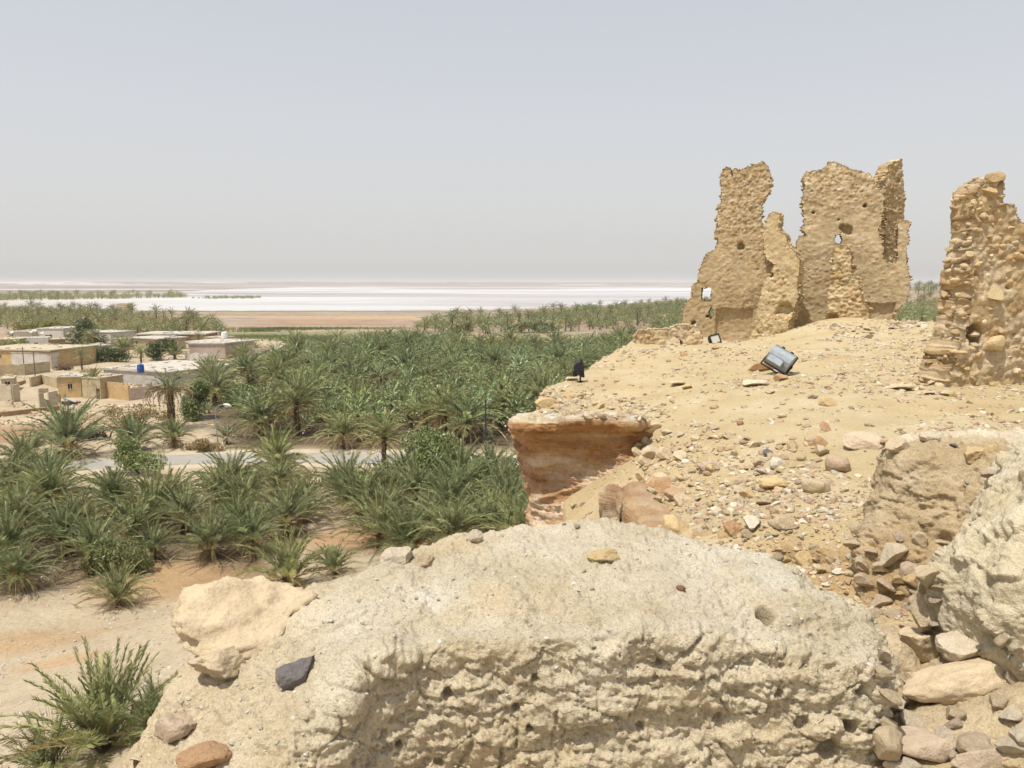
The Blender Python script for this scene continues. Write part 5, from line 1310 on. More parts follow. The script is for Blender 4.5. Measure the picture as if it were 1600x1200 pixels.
def scatter_pebbles():
    rng = np.random.RandomState(78); pts = []
    V = []; F = []; C = []; n0 = 0
    tones = np.array([[.47, .39, .26], [.42, .33, .21], [.51, .44, .31], [.36, .25, .16], [.52, .47, .38], [.42, .28, .2], [.46, .37, .22]])
    cnt = 0
    while cnt < 9000:
        Y = math.exp(rng.uniform(math.log(3.5), math.log(23))); a = rng.uniform(0.0, 0.72); x = Y * a
        p = np.array([[x, Y, 0]])
        if not in_poly(np.array([x]), np.array([Y]), RIM)[0]: continue
        dens = float(fbm(p, 0.55, 3, 0.5, 9)[0]) + 0.15
        if rng.rand() > 0.10 + 2.2 * max(0, dens - .05): continue
        r = (0.010 + 0.045 * rng.rand() ** 2.6) * (0.55 + 0.05 * Y)
        RV, RF = ROCKS_LO[rng.randint(4)]
        w = RV @ rot_m(rng, 0.5).T * r + [x, Y, 0]
        pts.append((x, Y)); V.append(w); F.append(RF + n0); n0 += len(w)
        C.append(np.tile(tones[rng.randint(7)] * rng.uniform(.8, 1.15), (len(w), 1))); cnt += 1
    P = np.array(pts); z = hill_z(P[:, 0], P[:, 1])
    for w, zz in zip(V, z): w[:, 2] += zz + 0.003
    o = link('pebbles', new_mesh('pebbles', np.concatenate(V), [np.concatenate(F)], [M['pebble']], np.concatenate(C), smooth=False)); tag(o, 'fine gravel and pebbles strewn over the sandy hilltop', 'gravel', kind='stuff')
scatter_pebbles()

# ------------------------------------------------------------------ floodlights
def floodlight(loc, rot, label, size=0.42, grey_shell=True):
    """glass faces local -Y, stands on a bracket"""
    e = empty('floodlight', loc, 0, label, 'floodlight'); e.rotation_euler = rot; e.scale = (size, size, size)
    W, H = 1.0, 0.86
    fr = MB()
    for c, d in (((0, -.02, H / 2 - .05), (W, .16, .1)), ((0, -.02, -H / 2 + .05), (W, .16, .1)), ((-W / 2 + .05, -.02, 0), (.1, .158, H - .2)), ((W / 2 - .05, -.02, 0), (.1, .158, H - .2))): fr.box(c, d)
    fr.box((-.2, -.0, H / 2 + .03), (.12, .1, .07)); fr.box((.2, -.0, H / 2 + .03), (.12, .1, .07))
    fr.build('frame', M['black'], e)
    gl = MB(); gl.box((0, -.03, 0), (W - .21, .05, H - .21)); gl.build('glass', M['glass'], e)
    # domed back shell, grey unless the fixture is all black
    sh = MB(); k = 14; prof = [(H / 2 - .03, .06), (H / 2 - .05, .2), (H / 2 - .14, .36), (.12, .44), (-.05, .43), (-.2, .33), (-H / 2 + .06, .14), (-H / 2 + .03, .06)]
    V = [(s * (W / 2 - .02), y, z) for s in (-1, 1) for z, y in prof]; m = len(prof)
    F4 = [[j, j + 1, m + j + 1, m + j] for j in range(m - 1)]
    V2 = V + [(-W / 2 + .02, .06, 0), (W / 2 - .02, .06, 0)]
    F3 = [[2 * m, j + 1, j] for j in range(m - 1)] + [[2 * m + 1, m + j, m + j + 1] for j in range(m - 1)]
    sh.add(V2, F4, F3); so = sh.build('back_shell', M['shell'] if grey_shell else M['black'], e)
    gb = MB(); gb.box((0.05, .40, -.24), (.62, .26, .24)); gb.box((.05, .40, -.105), (.5, .2, .03)); g = gb.build('gear_box', M['shell'] if grey_shell else M['black'], e)
    bv = g.modifiers.new('b', 'BEVEL'); bv.width = .04; bv.segments = 2
    br = MB()
    for s in (-1, 1): br.tube([(s * (W / 2 + .03), .05, 0), (s * (W / 2 + .03), .1, -.3), (s * (W / 2 + .03), .14, -.56)], .035, 6)
    br.tube([(-W / 2 - .03, .14, -.56), (W / 2 + .03, .14, -.56)], .035, 6); br.build('bracket', M['black'], e)
    return e
def on_hill(px, py): h = hit(px, py); return Vector(h[0])
p = on_hill(1218, 586); floodlight(tuple(p + Vector((0.03, 0.05, 0.24))), (R(25), R(-28), R(142)), 'large silver backed floodlight tipped over on the sand beside two orange stones', .40)
p = on_hill(909, 596); f2 = floodlight(tuple(p + Vector((0, 0, 0.24))), (R(-6), 0, R(86)), 'slim black floodlight seen edge on at the rim of the hilltop', .34, False)
st = MB(); st.tube([(-.06, .14, -.9), (-.06, .14, -.5)], .05, 6); st.box((-.06, .14, -.7), (.5, .3, .03)); st.build('foot', M['black'], f2)
p = on_hill(1117, 536); floodlight(tuple(p + Vector((0, 0, 0.10))), (R(-22), R(-12), R(14)), 'framed floodlight with pale glass in front of the tallest ruin', .28, False)
p = Vector(on_hill(1000, 660))
# ------------------------------------------------------------------ date palms
G1 = np.array([0.345, 0.355, 0.170]); G2 = np.array([0.175, 0.208, 0.095]); G3 = np.array([0.40, 0.37, 0.18]); STRAW = np.array([0.36, 0.27, 0.14]); BRN = np.array([0.20, 0.13, 0.075])
def fronds(rng, specs, nl=26, wl=0.045, ns=9, rach=True):
    """specs: (length, elevation, azimuth, droop, leaf length, colour, base point) -> V, F4, F3, C"""
    V = []; C = []; F4 = []; n0 = 0
    for L, el, az, dr, ll, col, bp in specs:
        t = np.linspace(0, 1, ns); ang = el - dr * t ** 1.4
        dx = np.cos(ang); dz = np.sin(ang); st = L / (ns - 1)
        r = np.concatenate([[0], np.cumsum((dx[:-1] + dx[1:]) / 2 * st)]); z = np.concatenate([[0], np.cumsum((dz[:-1] + dz[1:]) / 2 * st)])
        bend = rng.normal(0, 0.09) * t ** 2 * L
        ca, sa = math.cos(az), math.sin(az); side = np.array([-sa, ca, 0])
        P = np.array(bp) + np.outer(r, [ca, sa, 0]) + np.outer(z, [0, 0, 1]) + np.outer(bend, side)
        tw = rng.normal(0, 0.3)                                      # roll of the whole blade
        if rach:
            w = 0.045 * (1 - 0.85 * t) * L / 3.5
            nrm = np.outer(-dz, [ca, sa, 0]) + np.outer(dx, [0, 0, 1])
            a = P + side * w[:, None]; b = P - side * w[:, None]; c = P + nrm * w[:, None]
            V += [a, b, c]; i = np.arange(ns - 1)
            for o1, o2 in ((0, 2), (2, 1)):
                F4.append(np.stack([n0 + o1 * ns + i, n0 + o1 * ns + i + 1, n0 + o2 * ns + i + 1, n0 + o2 * ns + i], 1))
            C.append(np.tile(np.clip(col * 0.7 + STRAW * 0.5, 0, 1), (3 * ns, 1))); n0 += 3 * ns
        tl = np.linspace(0.13, 0.995, nl) ** 0.95
        for s in (-1, 1):
            tt = np.clip(tl + rng.uniform(-.4, .4, nl) / nl, 0.08, 1)
            p = np.column_stack([np.interp(tt, t, P[:, k]) for k in range(3)])
            an = np.interp(tt, t, ang)
            tan = np.column_stack([np.cos(an) * ca, np.cos(an) * sa, np.sin(an)]); up = np.column_stack([-np.sin(an) * ca, -np.sin(an) * sa, np.cos(an)])
            fw = 0.55 + 0.55 * tt + rng.normal(0, .10, nl)            # swept forward
            v = np.repeat(rng.choice([0.0, 0.35, 0.8], nl // 2 + 1), 2)[:nl] + rng.normal(0, 0.12, nl)                        # leaflets stand in several ranks
            sd = side * math.cos(tw) + up * math.sin(tw) * s
            d = sd * (s * np.cos(fw) * np.cos(v))[:, None] + tan * np.sin(fw)[:, None] + up * (np.cos(fw) * np.sin(v))[:, None]
            d /= np.linalg.norm(d, axis=1)[:, None]
            ln = ll * (0.45 + 0.75 * np.sin(np.clip(tt * 1.15 + .12, 0, 1) * math.pi) ** 0.8) * rng.uniform(.7, 1.15, nl)
            wd = np.cross(d, tan); wd /= np.linalg.norm(wd, axis=1)[:, None] + 1e-9
            mid = p + d * (ln * 0.45)[:, None]; tip = p + d * ln[:, None] - np.array([0, 0, 1]) * (0.06 * ln)[:, None]
            V += [p, mid + wd * wl * .5, tip, mid - wd * wl * .5]; i = np.arange(nl)
            F4.append(np.stack([n0 + i, n0 + nl + i, n0 + 2 * nl + i, n0 + 3 * nl + i], 1))
            cc = col * rng.uniform(.74, 1.26, nl)[:, None]; C += [cc * .9, cc, cc * 1.15, cc]; n0 += 4 * nl  # dark base, pale tip: the crown's light contrast painted into the leaflets
    return np.concatenate(V), np.concatenate(F4), np.concatenate(C)
def crown_specs(rng, n, L, style):
    sp = []; dry = []
    for k in range(n):
        q = (k + 0.5) / n
        az = k * 2.39996 + rng.normal(0, .15)
        if style == 'fan':  el = R(88 - 62 * q ** 1.1 + rng.normal(0, 6)); dr = R(24 + 52 * q + rng.normal(0, 9))
        elif style == 'dome': el = R(88 - 92 * q ** 1.2 + rng.normal(0, 6)); dr = R(36 + 44 * q + rng.normal(0, 10))
        elif style == 'up': el = R(88 - 50 * q + rng.normal(0, 8)); dr = R(12 + 34 * q + rng.normal(0, 8))
        else: el = R(88 - 66 * q + rng.normal(0, 7)); dr = R(22 + 40 * q + rng.normal(0, 8))
        ln = L * (0.72 + 0.42 * math.sin(min(1, q * 1.5 + .25) * 1.57)) * rng.uniform(.86, 1.1)
        mixv = rng.rand()
        col = G1 * (1 - mixv) + G2 * mixv
        if q > .72: col = col * .55 + G3 * .45
        if q > .84 and rng.rand() < .6: col = col * .25 + (STRAW * rng.uniform(.6, 1.1)) * .8
        col = col * rng.uniform(.72, 1.28)
        if q < .15: col = col * .8 + np.array([.16, .21, .07]) * .3
        r0 = 0.12 + 0.1 * q
        sp.append((ln, el, az, dr, ln * 0.15 + 0.06, col, (r0 * math.cos(az), r0 * math.sin(az), -0.35 * q)))
    return sp
def trunk_mesh(rng, H, r0=.24, r1=.19, lean=0.0, n=9):
    mb = MB(); k = max(3, int(H / 0.16)); t = np.linspace(0, 1, k)
    pts = np.column_stack([lean * t ** 2 * H, 0.04 * np.sin(t * 3) * H, t * H - 0.3 * (1 - t)])
    rad = (r0 + (r1 - r0) * t) * (1 + 0.16 * (np.arange(k) % 2)) * (1 + .35 * np.clip(t - .82, 0, 1) / .18) * (1 + .3 * np.exp(-t * H * 3))
    mb.tube(pts, rad, n)
    # stubs of cut fronds
    for j in range(int(12 + H * 14)):
        tt = rng.rand() ** .6; a = j * 2.4; p = np.array([np.interp(tt, t, pts[:, i]) for i in range(3)]); rr = np.interp(tt, t, rad)
        d = np.array([math.cos(a), math.sin(a), 0]); q = p + d * rr * .8
        mb.tube([q, q + d * .07 + [0, 0, .09], q + d * .10 + [0, 0, .2]], [.055, .045, .02], 4, False)
    return mb.mesh('trunk', M['trunk']), pts[-1]
PV = []                                          # palm prototypes: crown, trunk, dead fronds, fruit, trunk top
def make_variant(seed, n, L, style, H, nl, wl, dead=10, fruit=0, lean=0.0):
    rng = np.random.RandomState(seed)
    V, F, C = fronds(rng, crown_specs(rng, n, L, style), nl, wl)
    crown = new_mesh('crown', V, [F], [M['frond']], C, smooth=False)
    tm, top = trunk_mesh(rng, H, lean=lean)
    sp = []
    for k in range(dead):
        az = rng.uniform(0, 6.28); m = rng.rand(); el = R(rng.uniform(-55, 8)); ln = L * rng.uniform(.6, .9)
        ln = min(ln, H * 1.2 + 1.0) 
        sp.append((ln, el, az, R(rng.uniform(25, 70)), ln * .09 + .03, BRN * (1 - m) * 1.2 + STRAW * m, (0.16 * math.cos(az), .16 * math.sin(az), -.3 - .25 * rng.rand())))
    dm = None
    if dead:
        V, F, C = fronds(rng, sp, max(8, nl // 2), wl * .8); dm = new_mesh('dead_fronds', V, [F], [M['dry']], C, smooth=False)
    fm = None
    if fruit:
        mb = MB()
        for k in range(fruit):
            az = rng.uniform(0, 6.28); ca, sa = math.cos(az), math.sin(az)
            for j in range(7):
                b = az + rng.normal(0, .22); e = rng.uniform(.5, .8)
                mb.tube([(.15 * ca, .15 * sa, .0), (.55 * math.cos(b), .55 * math.sin(b), .38), (e * 1.1 * math.cos(b), e * 1.1 * math.sin(b), .12), (e * 1.2 * math.cos(b), e * 1.2 * math.sin(b), -.22)], [.022, .018, .022, .018], 4, False)
        fm = mb.mesh('fruit_stalks', M['fruit'])
    PV.append((crown, tm, dm, fm, top))
    return len(PV) - 1
# near, detailed
VN = [make_variant(1, 42, 3.1, 'fan', 1.0, 56, .046, 44, 3), make_variant(2, 36, 2.8, 'fan', .7, 56, .046, 34, 0), make_variant(3, 48, 3.3, 'dome', 1.7, 54, .048, 50, 3), make_variant(4, 38, 2.9, 'fan', 1.3, 54, .048, 44, 2)]
# grove
VG = [make_variant(11, 40, 3.6, 'dome', 1.9, 36, .085, 14, 2, .03), make_variant(12, 36, 3.5, 'fan', 1.2, 36, .085, 10, 0), make_variant(13, 42, 3.8, 'dome', 2.7, 36, .085, 16, 2, -.04), make_variant(14, 38, 3.4, 'dome', 3.3, 36, .085, 12, 0, .05), make_variant(15, 40, 3.6, 'dome', 2.2, 36, .085, 12, 1), make_variant(16, 34, 3.3, 'fan', .8, 36, .085, 8, 0)]
VSLIM = make_variant(17, 34, 3.0, 'dome', 4.2, 22, .085, 10, 0, .04)
VBIG = make_variant(21, 50, 3.2, 'up', 0.3, 60, .042, 6, 2)
VBIG2 = make_variant(22, 30, 2.3, 'up', 0.2, 50, .042, 3, 0)
VTALL = make_variant(23, 48, 3.0, 'dome', 3.8, 30, .055, 14, 0)
PALM_N = [0]; USED = []
def palm(v, x, y, sc, rz, label, group=None, z=None, tilt=(0, 0), name='date_palm'):
    crown, tm, dm, fm, top = PV[v]
    if z is None: z = float(ground_z(np.array([x]), np.array([y]))[0])
    e = empty(name, (x, y, z), 0, label, 'palm tree', group); e.rotation_euler = (tilt[0], tilt[1], rz); e.scale = (sc,) * 3
    link('trunk', tm, e); link('crown', crown, e, tuple(top))
    if dm: link('dead_fronds', dm, e, tuple(top))
    if fm: link('fruit_stalks', fm, e, tuple(top))
    PALM_N[0] += 1; USED.append((x, y)); return e
def ppx(px, py): return atZ(px, py)[:2]
prng = random.Random(5)
def gxy(px, py):
    """where a photo ray meets the valley floor"""
    d = Vector(ray(px, py)).normalized(); h = BV[1].ray_cast(Vector((0, 0, EYE)), d); return h[0]
# single ones with labels of their own: base px, py, crown width px, variant, label
ONE = [(165, 1170, 318, VBIG, 'biggest bushy palm, dense upright fronds, at the lower left corner below the wall'),
       (250, 1150, 190, VBIG2, 'smaller palm clump squeezed between the lower left corner palm and the wall'),
       (75, 1205, 170, VBIG2, 'small palm at the bottom edge, left of the lower left corner palm'),
       (0, 1262, 110, VBIG2, 'palm tips poking in at the bottom left corner of the photo'),
       (185, 948, 118, VN[0], 'lone low palm standing on the sand in front of the grove, nearest of the clearing'),
       (330, 872, 140, VN[0], 'wide bushy palm with brown skirt, left one of the pair at the clearing edge'),
       (392, 866, 130, VN[3], 'bushy palm with orange stalks, right one of the pair at the clearing edge'),
       (450, 918, 165, VN[1], 'leafy palm on the sand just above the yellow boulder'),
       (522, 898, 95, VN[1], 'small palm clump right above the back edge of the mud brick wall'),
       (28, 925, 130, VN[2], 'palm with long brown skirt at the left edge beside the clearing'),
       (240, 876, 100, VN[3], 'palm with brown base at the top of the clearing'),
       (602, 742, 100, VTALL, 'slender palm with bare trunk standing right on the near side of the road'),
       (718, 741, 62, VG[1], 'small yellowish palm beside the right part of the road'),
       (108, 716, 165, VN[0], 'big dark palm left of where the road shows'),
       (40, 738, 120, VN[0], 'spreading palm at the left edge by the road'),
       (210, 705, 110, VN[1], 'low wide palm on the far road verge, right of the charred branches'),
       (272, 700, 80, VN[3], 'narrow palm on the far road verge below the half dead palm'),
       (148, 622, 44, VSLIM, 'thin palm with brown trunk in front of the ochre house'),
       (129, 578, 34, VSLIM, 'small palm in the yard behind the ochre house'),
       (193, 560, 60, VG[0], 'shaggy palm with drooping brown skirt among the village houses'),
       (273, 563, 50, VG[1], 'palm leaning over the yard left of the house with the white tank'),
       (380, 560, 46, VG[1], 'palm right of the house with the white tank'),
       (482, 590, 74, VG[0], 'tall dark palm rising above the near left of the grove'),
       (65, 492, 12, VSLIM, 'single palm sticking out above the left palm belt')]
for px, py, w, v, lab in ONE:
    h = gxy(px, py) if py > 760 else Vector(atZ(px, py))
    dist = h.y * CP - (h.z - EYE) * SP
    cr = np.array([w_.co[:] for w_ in PV[v][0].vertices]); Lr = .93 * (np.ptp(cr[:, 0]) + np.ptp(cr[:, 1])) / 2
    sc = w / 1200 * dist / Lr
    palm(v, h.x, h.y, sc, prng.uniform(0, 6.28), lab)
# half dead palm by the road
def dead_palm():
    rng = np.random.RandomState(91); h = Vector(atZ(268, 672)); sp = crown_specs(rng, 20, 2.4, 'fan')
    V, F, C = fronds(rng, sp, 26, .06); cm = new_mesh('crown', V, [F], [M['frond']], C, smooth=False)
    sp = []
    for k in range(54):
        az = rng.uniform(0, 6.28); m = rng.rand(); ln = rng.uniform(2.2, 3.4)
        sp.append((ln, R(rng.uniform(0, 40)), az, R(rng.uniform(105, 150)), .3, BRN * (1 - m) * 1.3 + STRAW * m, (.2 * math.cos(az), .2 * math.sin(az), -.3)))
    V, F, C = fronds(rng, sp, 34, .07); dm = new_mesh('dead_fronds', V, [F], [M['dry']], C, smooth=False)
    tm, top = trunk_mesh(rng, 4.4, .36, .34)
    e = empty('date_palm', tuple(h), 0, 'half dead palm with long hanging brown fronds between village and road', 'palm tree'); e.scale = (1.45,) * 3
    link('trunk', tm, e); link('crown', cm, e, tuple(top)); link('dead_fronds', dm, e, tuple(top)); USED.append((h.x, h.y))
dead_palm()
def fill(poly, count, spacing, variants, smin, smax, label, group, seed, avoid=()):
    rng = random.Random(seed); pg = [tuple(atZ(*p)[:2]) for p in poly]
    x0 = min(p[0] for p in pg); x1 = max(p[0] for p in pg); y0 = min(p[1] for p in pg); y1 = max(p[1] for p in pg); k = 0; tr = 0
    while k < count and tr < 9000:
        tr += 1; x, y = rng.uniform(x0, x1), rng.uniform(y0, y1)
        if not in_poly(np.array([x]), np.array([y]), pg)[0]: continue
        if any((x - a) ** 2 + (y - b) ** 2 < spacing ** 2 for a, b in USED): continue
        if d_poly(np.array([x]), np.array([y]), ROAD, False)[0] < 4.6: continue
        if any(math.hypot(x - a, y - b) < r for a, b, r in avoid): continue
        palm(rng.choice(variants), x, y, rng.uniform(smin, smax), rng.uniform(0, 6.28), label, group, tilt=(rng.uniform(-.07, .07), rng.uniform(-.07, .07))); k += 1
    print(group, k, tr)
clear = [(*ppx(530, 842), 3.5), (*ppx(290, 900), 8), (*ppx(690, 735), 4.0), (*ppx(575, 765), 2.5)]
fill(FRONT, 60, 3.9, VN + [VN[0], VN[3]], 1.0, 1.4, 'low bushy date palm in the dense strip between the sand clearing and the road', 'palms between clearing and road', 21, clear)
fill(GROVE, 158, 4.4, VG, 1.1, 1.6, 'date palm packed in the main grove on the far side of the road', 'palms of the main grove', 22)
print('palms', PALM_N[0])

# farther palms merged: nobody could count them
FV = []
for sd, n, L, H, st in ((41, 30, 3.5, 1.5, 'dome'), (42, 28, 3.4, 1.0, 'fan'), (43, 30, 3.4, 2.6, 'dome'), (44, 26, 3.1, .5, 'fan'), (45, 28, 3.2, 5.0, 'dome')):
    rng = np.random.RandomState(sd); V, F, C = fronds(rng, crown_specs(rng, int(n * .9), L, st), 12, .17, 5, False)
    V = V + [0, 0, H]; mb = MB(); mb.tube([(0, 0, -.4), (0, 0, H)], [.26, .2], 5, False); tv, tp = mb.arrays()
    sp = []
    for k in range(6):
        az = rng.uniform(0, 6.28); sp.append((min(2.4, H * .9 + .4), R(-30), az, R(45), .3, BRN * .6 + STRAW * .4, (0, 0, H - .3)))
    dv, df, dc = fronds(rng, sp, 5, .16, 5, False)
    FV.append((np.concatenate([V, tv, dv]), [F, tp[0] + len(V), df + len(V) + len(tv)], np.concatenate([C, np.tile([.13, .09, .06], (len(tv), 1)), dc])))
def belt(name, poly, count, spacing, smin, smax, label, seed, zfun=None, pg=None, vs=(0, 1, 2, 3), tint=(1, 1, 1), gap=3.0):
    rng = np.random.RandomState(seed); pg = pg or [tuple(atZ(*p)[:2]) for p in poly]
    x0 = min(p[0] for p in pg); x1 = max(p[0] for p in pg); y0 = min(p[1] for p in pg); y1 = max(p[1] for p in pg)
    xs = rng.uniform(x0, x1, count * 30); ys = rng.uniform(y0, y1, count * 30); m = in_poly(xs, ys, pg); xs = xs[m]; ys = ys[m]
    m = (fbm(np.column_stack([xs, ys, 0 * xs]), 1 / (spacing * 5), 3, .5, seed) > -0.22); xs = xs[m]; ys = ys[m]
    acc = np.zeros((0, 2)); 
    for x, y in zip(xs, ys):
        if len(acc) >= count: break
        if len(acc) and (np.hypot(acc[:, 0] - x, acc[:, 1] - y) < spacing).any(): continue
        if USED and min((x - a) ** 2 + (y - b) ** 2 for a, b in USED) < gap * gap: continue
        acc = np.vstack([acc, [x, y]])
    z = ground_z(acc[:, 0], acc[:, 1])
    V = []; F = []; C = []; n0 = 0
    for (x, y), zz in zip(acc, z):
        fv, ff, fc = FV[vs[rng.randint(len(vs))]]; a = rng.uniform(0, 6.28); s = rng.uniform(smin, smax); ca, sa = math.cos(a) * s, math.sin(a) * s
        V.append(np.column_stack([fv[:, 0] * ca - fv[:, 1] * sa + x, fv[:, 0] * sa + fv[:, 1] * ca + y, fv[:, 2] * s + zz]))
        F += [f + n0 for f in ff]; n0 += len(fv); C.append(fc * rng.uniform(.8, 1.2) * np.array(tint) * np.array([rng.uniform(.9, 1.12), 1, rng.uniform(.9, 1.1)]))
    o = link(name, new_mesh(name, np.concatenate(V), F, [M['frond']], np.concatenate(C), smooth=False)); tag(o, label, 'palm grove', kind='stuff'); print(name, len(acc))
    return o
belt('palm_grove', [(335, 640), (330, 612), (400, 575), (440, 560), (560, 545), (640, 536), (700, 541), (800, 547), (900, 551), (985, 540), (1040, 528), (1130, 505), (1130, 560), (1000, 640), (900, 690), (500, 690)], 330, 4.2, 1.05, 1.5, 'rear of the main grove, palm crowns crowding behind one another', 51, tint=(.95, 1, .95))
belt('palm_understorey', GROVE, 110, 2.2, .5, .8, 'young palms and offshoots crowding between the trunks of the main grove', 58, vs=(1, 3), tint=(.62, .66, .62), gap=1.9)  # dark tint puts the shade of the grove's gaps into the colour
belt('palm_belt', [(640, 516), (690, 502), (760, 504), (850, 494), (930, 486), (1000, 481), (1120, 476), (1140, 520), (1060, 528), (1000, 512), (930, 516), (850, 522), (760, 524), (690, 523)], 560, 3.4, .9, 1.4, 'belt of palms beyond the grove, near the salt flat shore', 52, vs=(0, 1, 2, 3, 0, 2, 1, 4))
belt('palm_belt', [(-60, 512), (-60, 489), (100, 490), (180, 493), (250, 504), (345, 511), (350, 528), (280, 526), (200, 530), (140, 522), (60, 519)], 520, 3.2, .9, 1.4, 'belt of palms behind the village on the left', 53, vs=(0, 1, 2, 3, 0, 1, 2, 4), tint=(1.05, .97, .95))
belt('palm_line', [(-120, 471), (-120, 466), (0, 466.3), (140, 465.4), (235, 464.6), (290, 463.6), (290, 465.2), (150, 468), (0, 470)], 420, 4.5, 1.0, 1.7, 'thin dark line of palms on the spit in the salt flat', 54, vs=(0, 2, 4))
belt('palm_line', [(298, 466.4), (330, 465.2), (385, 464.6), (412, 465.4), (400, 466.6), (340, 467.6)], 90, 5, .6, 1.1, 'low clump of trees at the tip of the spit', 55, vs=(0, 3))
belt('palm_wood', None, 300, 6.5, 1.0, 1.6, 'far dark palm wood on the rise between the two ruins', 56, pg=[(300, 640), (640, 640), (680, 900), (300, 900)], vs=(0, 2, 4, 1))
belt('palm_wood', [(1380, 500), (1400, 487), (1540, 483), (1600, 500), (1540, 530), (1400, 530)], 260, 4.0, 1.0, 1.6, 'nearer palm wood between the broad ruin and the pillar', 57, vs=(0, 1, 2, 4))
for px, py, w in ((668, 507, 9), (676, 507, 9), (812, 497, 8), (725, 503, 14)): 
    h = atZ(px, py + 6); palm(VSLIM, h[0], h[1], w * 1.2 / 1200 * h[1] / 5.0, px, 'tall palm standing clear in front of the salt flat pond', 'tall palms by the pond')

VILLAGE = [(0, 520), (330, 520), (430, 560), (330, 600), (250, 575), (0, 600)]
fill(VILLAGE, 16, 9.0, [VG[0], VG[1], VG[5], VSLIM], .7, 1.1, 'palm growing singly between the village houses', 'palms among the village houses', 23)
# ------------------------------------------------------------------ bushes
def bush_mesh(seed, n, rad, leaf, col, lumps=7, stems=5, dens=1.0, name='foliage'):
    rng = np.random.RandomState(seed)
    cs = rng.normal(0, .42, (lumps, 3)) * np.array(rad); cs[:, 2] = np.abs(cs[:, 2]) + rad[2] * .35; rs = rng.uniform(.3, .62, lumps)
    k = rng.randint(0, lumps, n); d = rng.normal(size=(n, 3)); d /= np.linalg.norm(d, axis=1)[:, None]
    P = cs[k] + d * (rs[k] * rng.rand(n) ** .38)[:, None] * np.array(rad)
    P[:, 2] = np.maximum(P[:, 2], .03)
    a = rng.normal(size=(n, 3)); a[:, 2] += .7; a /= np.linalg.norm(a, axis=1)[:, None]; b = np.cross(a, rng.normal(size=(n, 3))); b /= np.linalg.norm(b, axis=1)[:, None]
    L = leaf * rng.uniform(.6, 1.4, n)[:, None]
    V = np.stack([P - a * L, P + b * L * .3, P + a * L, P - b * L * .3], 1).reshape(-1, 3); F = np.arange(n * 4).reshape(n, 4)
    C = np.repeat(np.array(col) * rng.uniform(.7, 1.3, n)[:, None] * (1 + .25 * (rs[k] - .45))[:, None], 4, 0)
    fm = new_mesh(name, V, [F], [M['leaf']], C, smooth=False)
    mb = MB()
    for j in range(stems):
        c = cs[j % lumps]; mb.tube([(rng.normal(0, .06), rng.normal(0, .06), -.2), c * .5 + rng.normal(0, .08, 3), c], [.06, .035, .012], 5, False)
    return fm, mb.mesh('stems', M['wood'])
def bush(px, py, seed, n, rad, leaf, col, label, cat='bush', group=None, z=None):
    h = gxy(px, py) if py > 760 else Vector(atZ(px, py)); h.z = float(ground_z(np.array([h.x]), np.array([h.y]))[0])
    fm, sm = bush_mesh(seed, n, rad, leaf, col); e = empty(cat.split()[-1] if cat != 'bush' else 'bush', tuple(h), 0, label, cat, group)
    link('foliage', fm, e); link('stems', sm, e); return e
LG = (.23, .27, .10); DG = (.10, .13, .055); DRY = (.34, .26, .15)
bush(690, 765, 1, 9000, (4.6, 3.2, 3.6), .22, LG, 'large feathery light green bush by the road, right of the bare trunk palm')
bush(640, 752, 11, 2500, (2.4, 2.0, 1.5), .2, LG, 'smaller light green shrub touching the large feathery bush on its left')
bush(215, 742, 2, 6000, (3.8, 2.6, 2.6), .2, LG, 'light green tamarisk on the near verge below the left stretch of road')
bush(185, 895, 3, 5000, (2.2, 1.6, 2.2), .13, (.23, .25, .10), 'dusty yellow green bush behind the lone low palm')
bush(95, 835, 12, 2600, (2.2, 1.6, 1.4), .14, (.23, .25, .10), 'dusty pale bush among the palms left of the clearing')
bush(345, 770, 4, 3000, (2.4, 2.0, 1.6), .16, LG, 'light green bush among palms, middle of the near grove')
bush(312, 655, 5, 7000, (3.4, 3.0, 3.6), .26, (.13, .17, .06), 'round dark green tree right behind the half dead palm', 'tree')
bush(560, 765, 6, 2500, (2.6, 1.8, .8), .16, (.22, .25, .06), 'low yellow green shrub on the near verge left of the large feathery bush')
bush(318, 704, 7, 2500, (2.6, 1.6, 1.3), .2, DRY, 'pale dry brush heap at the foot of the street lamp')
bush(218, 668, 8, 2800, (4.5, 2.2, 2.0), .24, (.36, .28, .15), 'wide dry tan brush heap left of the half dead palm')
bush(132, 545, 9, 2600, (5.0, 4.0, 7.0), .5, DG, 'dark cypress like tree standing among the white houses', 'tree')
bush(147, 547, 13, 1500, (4.0, 3.0, 3.4), .45, (.12, .12, .06), 'olive bush right of the dark cypress like tree')
bush(108, 550, 14, 1500, (5.0, 3.0, 2.6), .45, (.16, .16, .08), 'grey green bush left of the dark cypress like tree')
bush(170, 566, 15, 3000, (8.0, 3.0, 2.8), .4, DG, 'dark green hedge like bush at the foot of the shaggy village palm')
bush(247, 563, 16, 2600, (4.4, 3.0, 4.6), .4, (.06, .09, .03), 'dark green tree between the two village houses', 'tree')
bush(8, 552, 17, 1800, (7.0, 3.0, 2.6), .45, (.16, .20, .06), 'green bush at the left edge above the long ochre house')
bush(52, 581, 18, 300, (1.5, 1.0, .8), .3, (.3, .2, .12), 'small rusty tumbleweed on the village lane')
bush(102, 578, 19, 900, (2.2, 1.6, 1.2), .26, (.26, .17, .10), 'round dry tumbleweed on the open lane')
bush(80, 520, 20, 2200, (11, 4.0, 3.6), .7, (.22, .22, .05), 'yellow green bush in front of the left palm belt')
bush(355, 615, 21, 2200, (3.2, 2.4, 2.2), .3, (.16, .24, .05), 'bright green bush at the left fringe of the main grove')
bush(715, 524, 22, 1600, (7.0, 4.0, 4.4), .6, (.24, .25, .13), 'pale grey green tree in the sandy gap beyond the grove', 'tree')
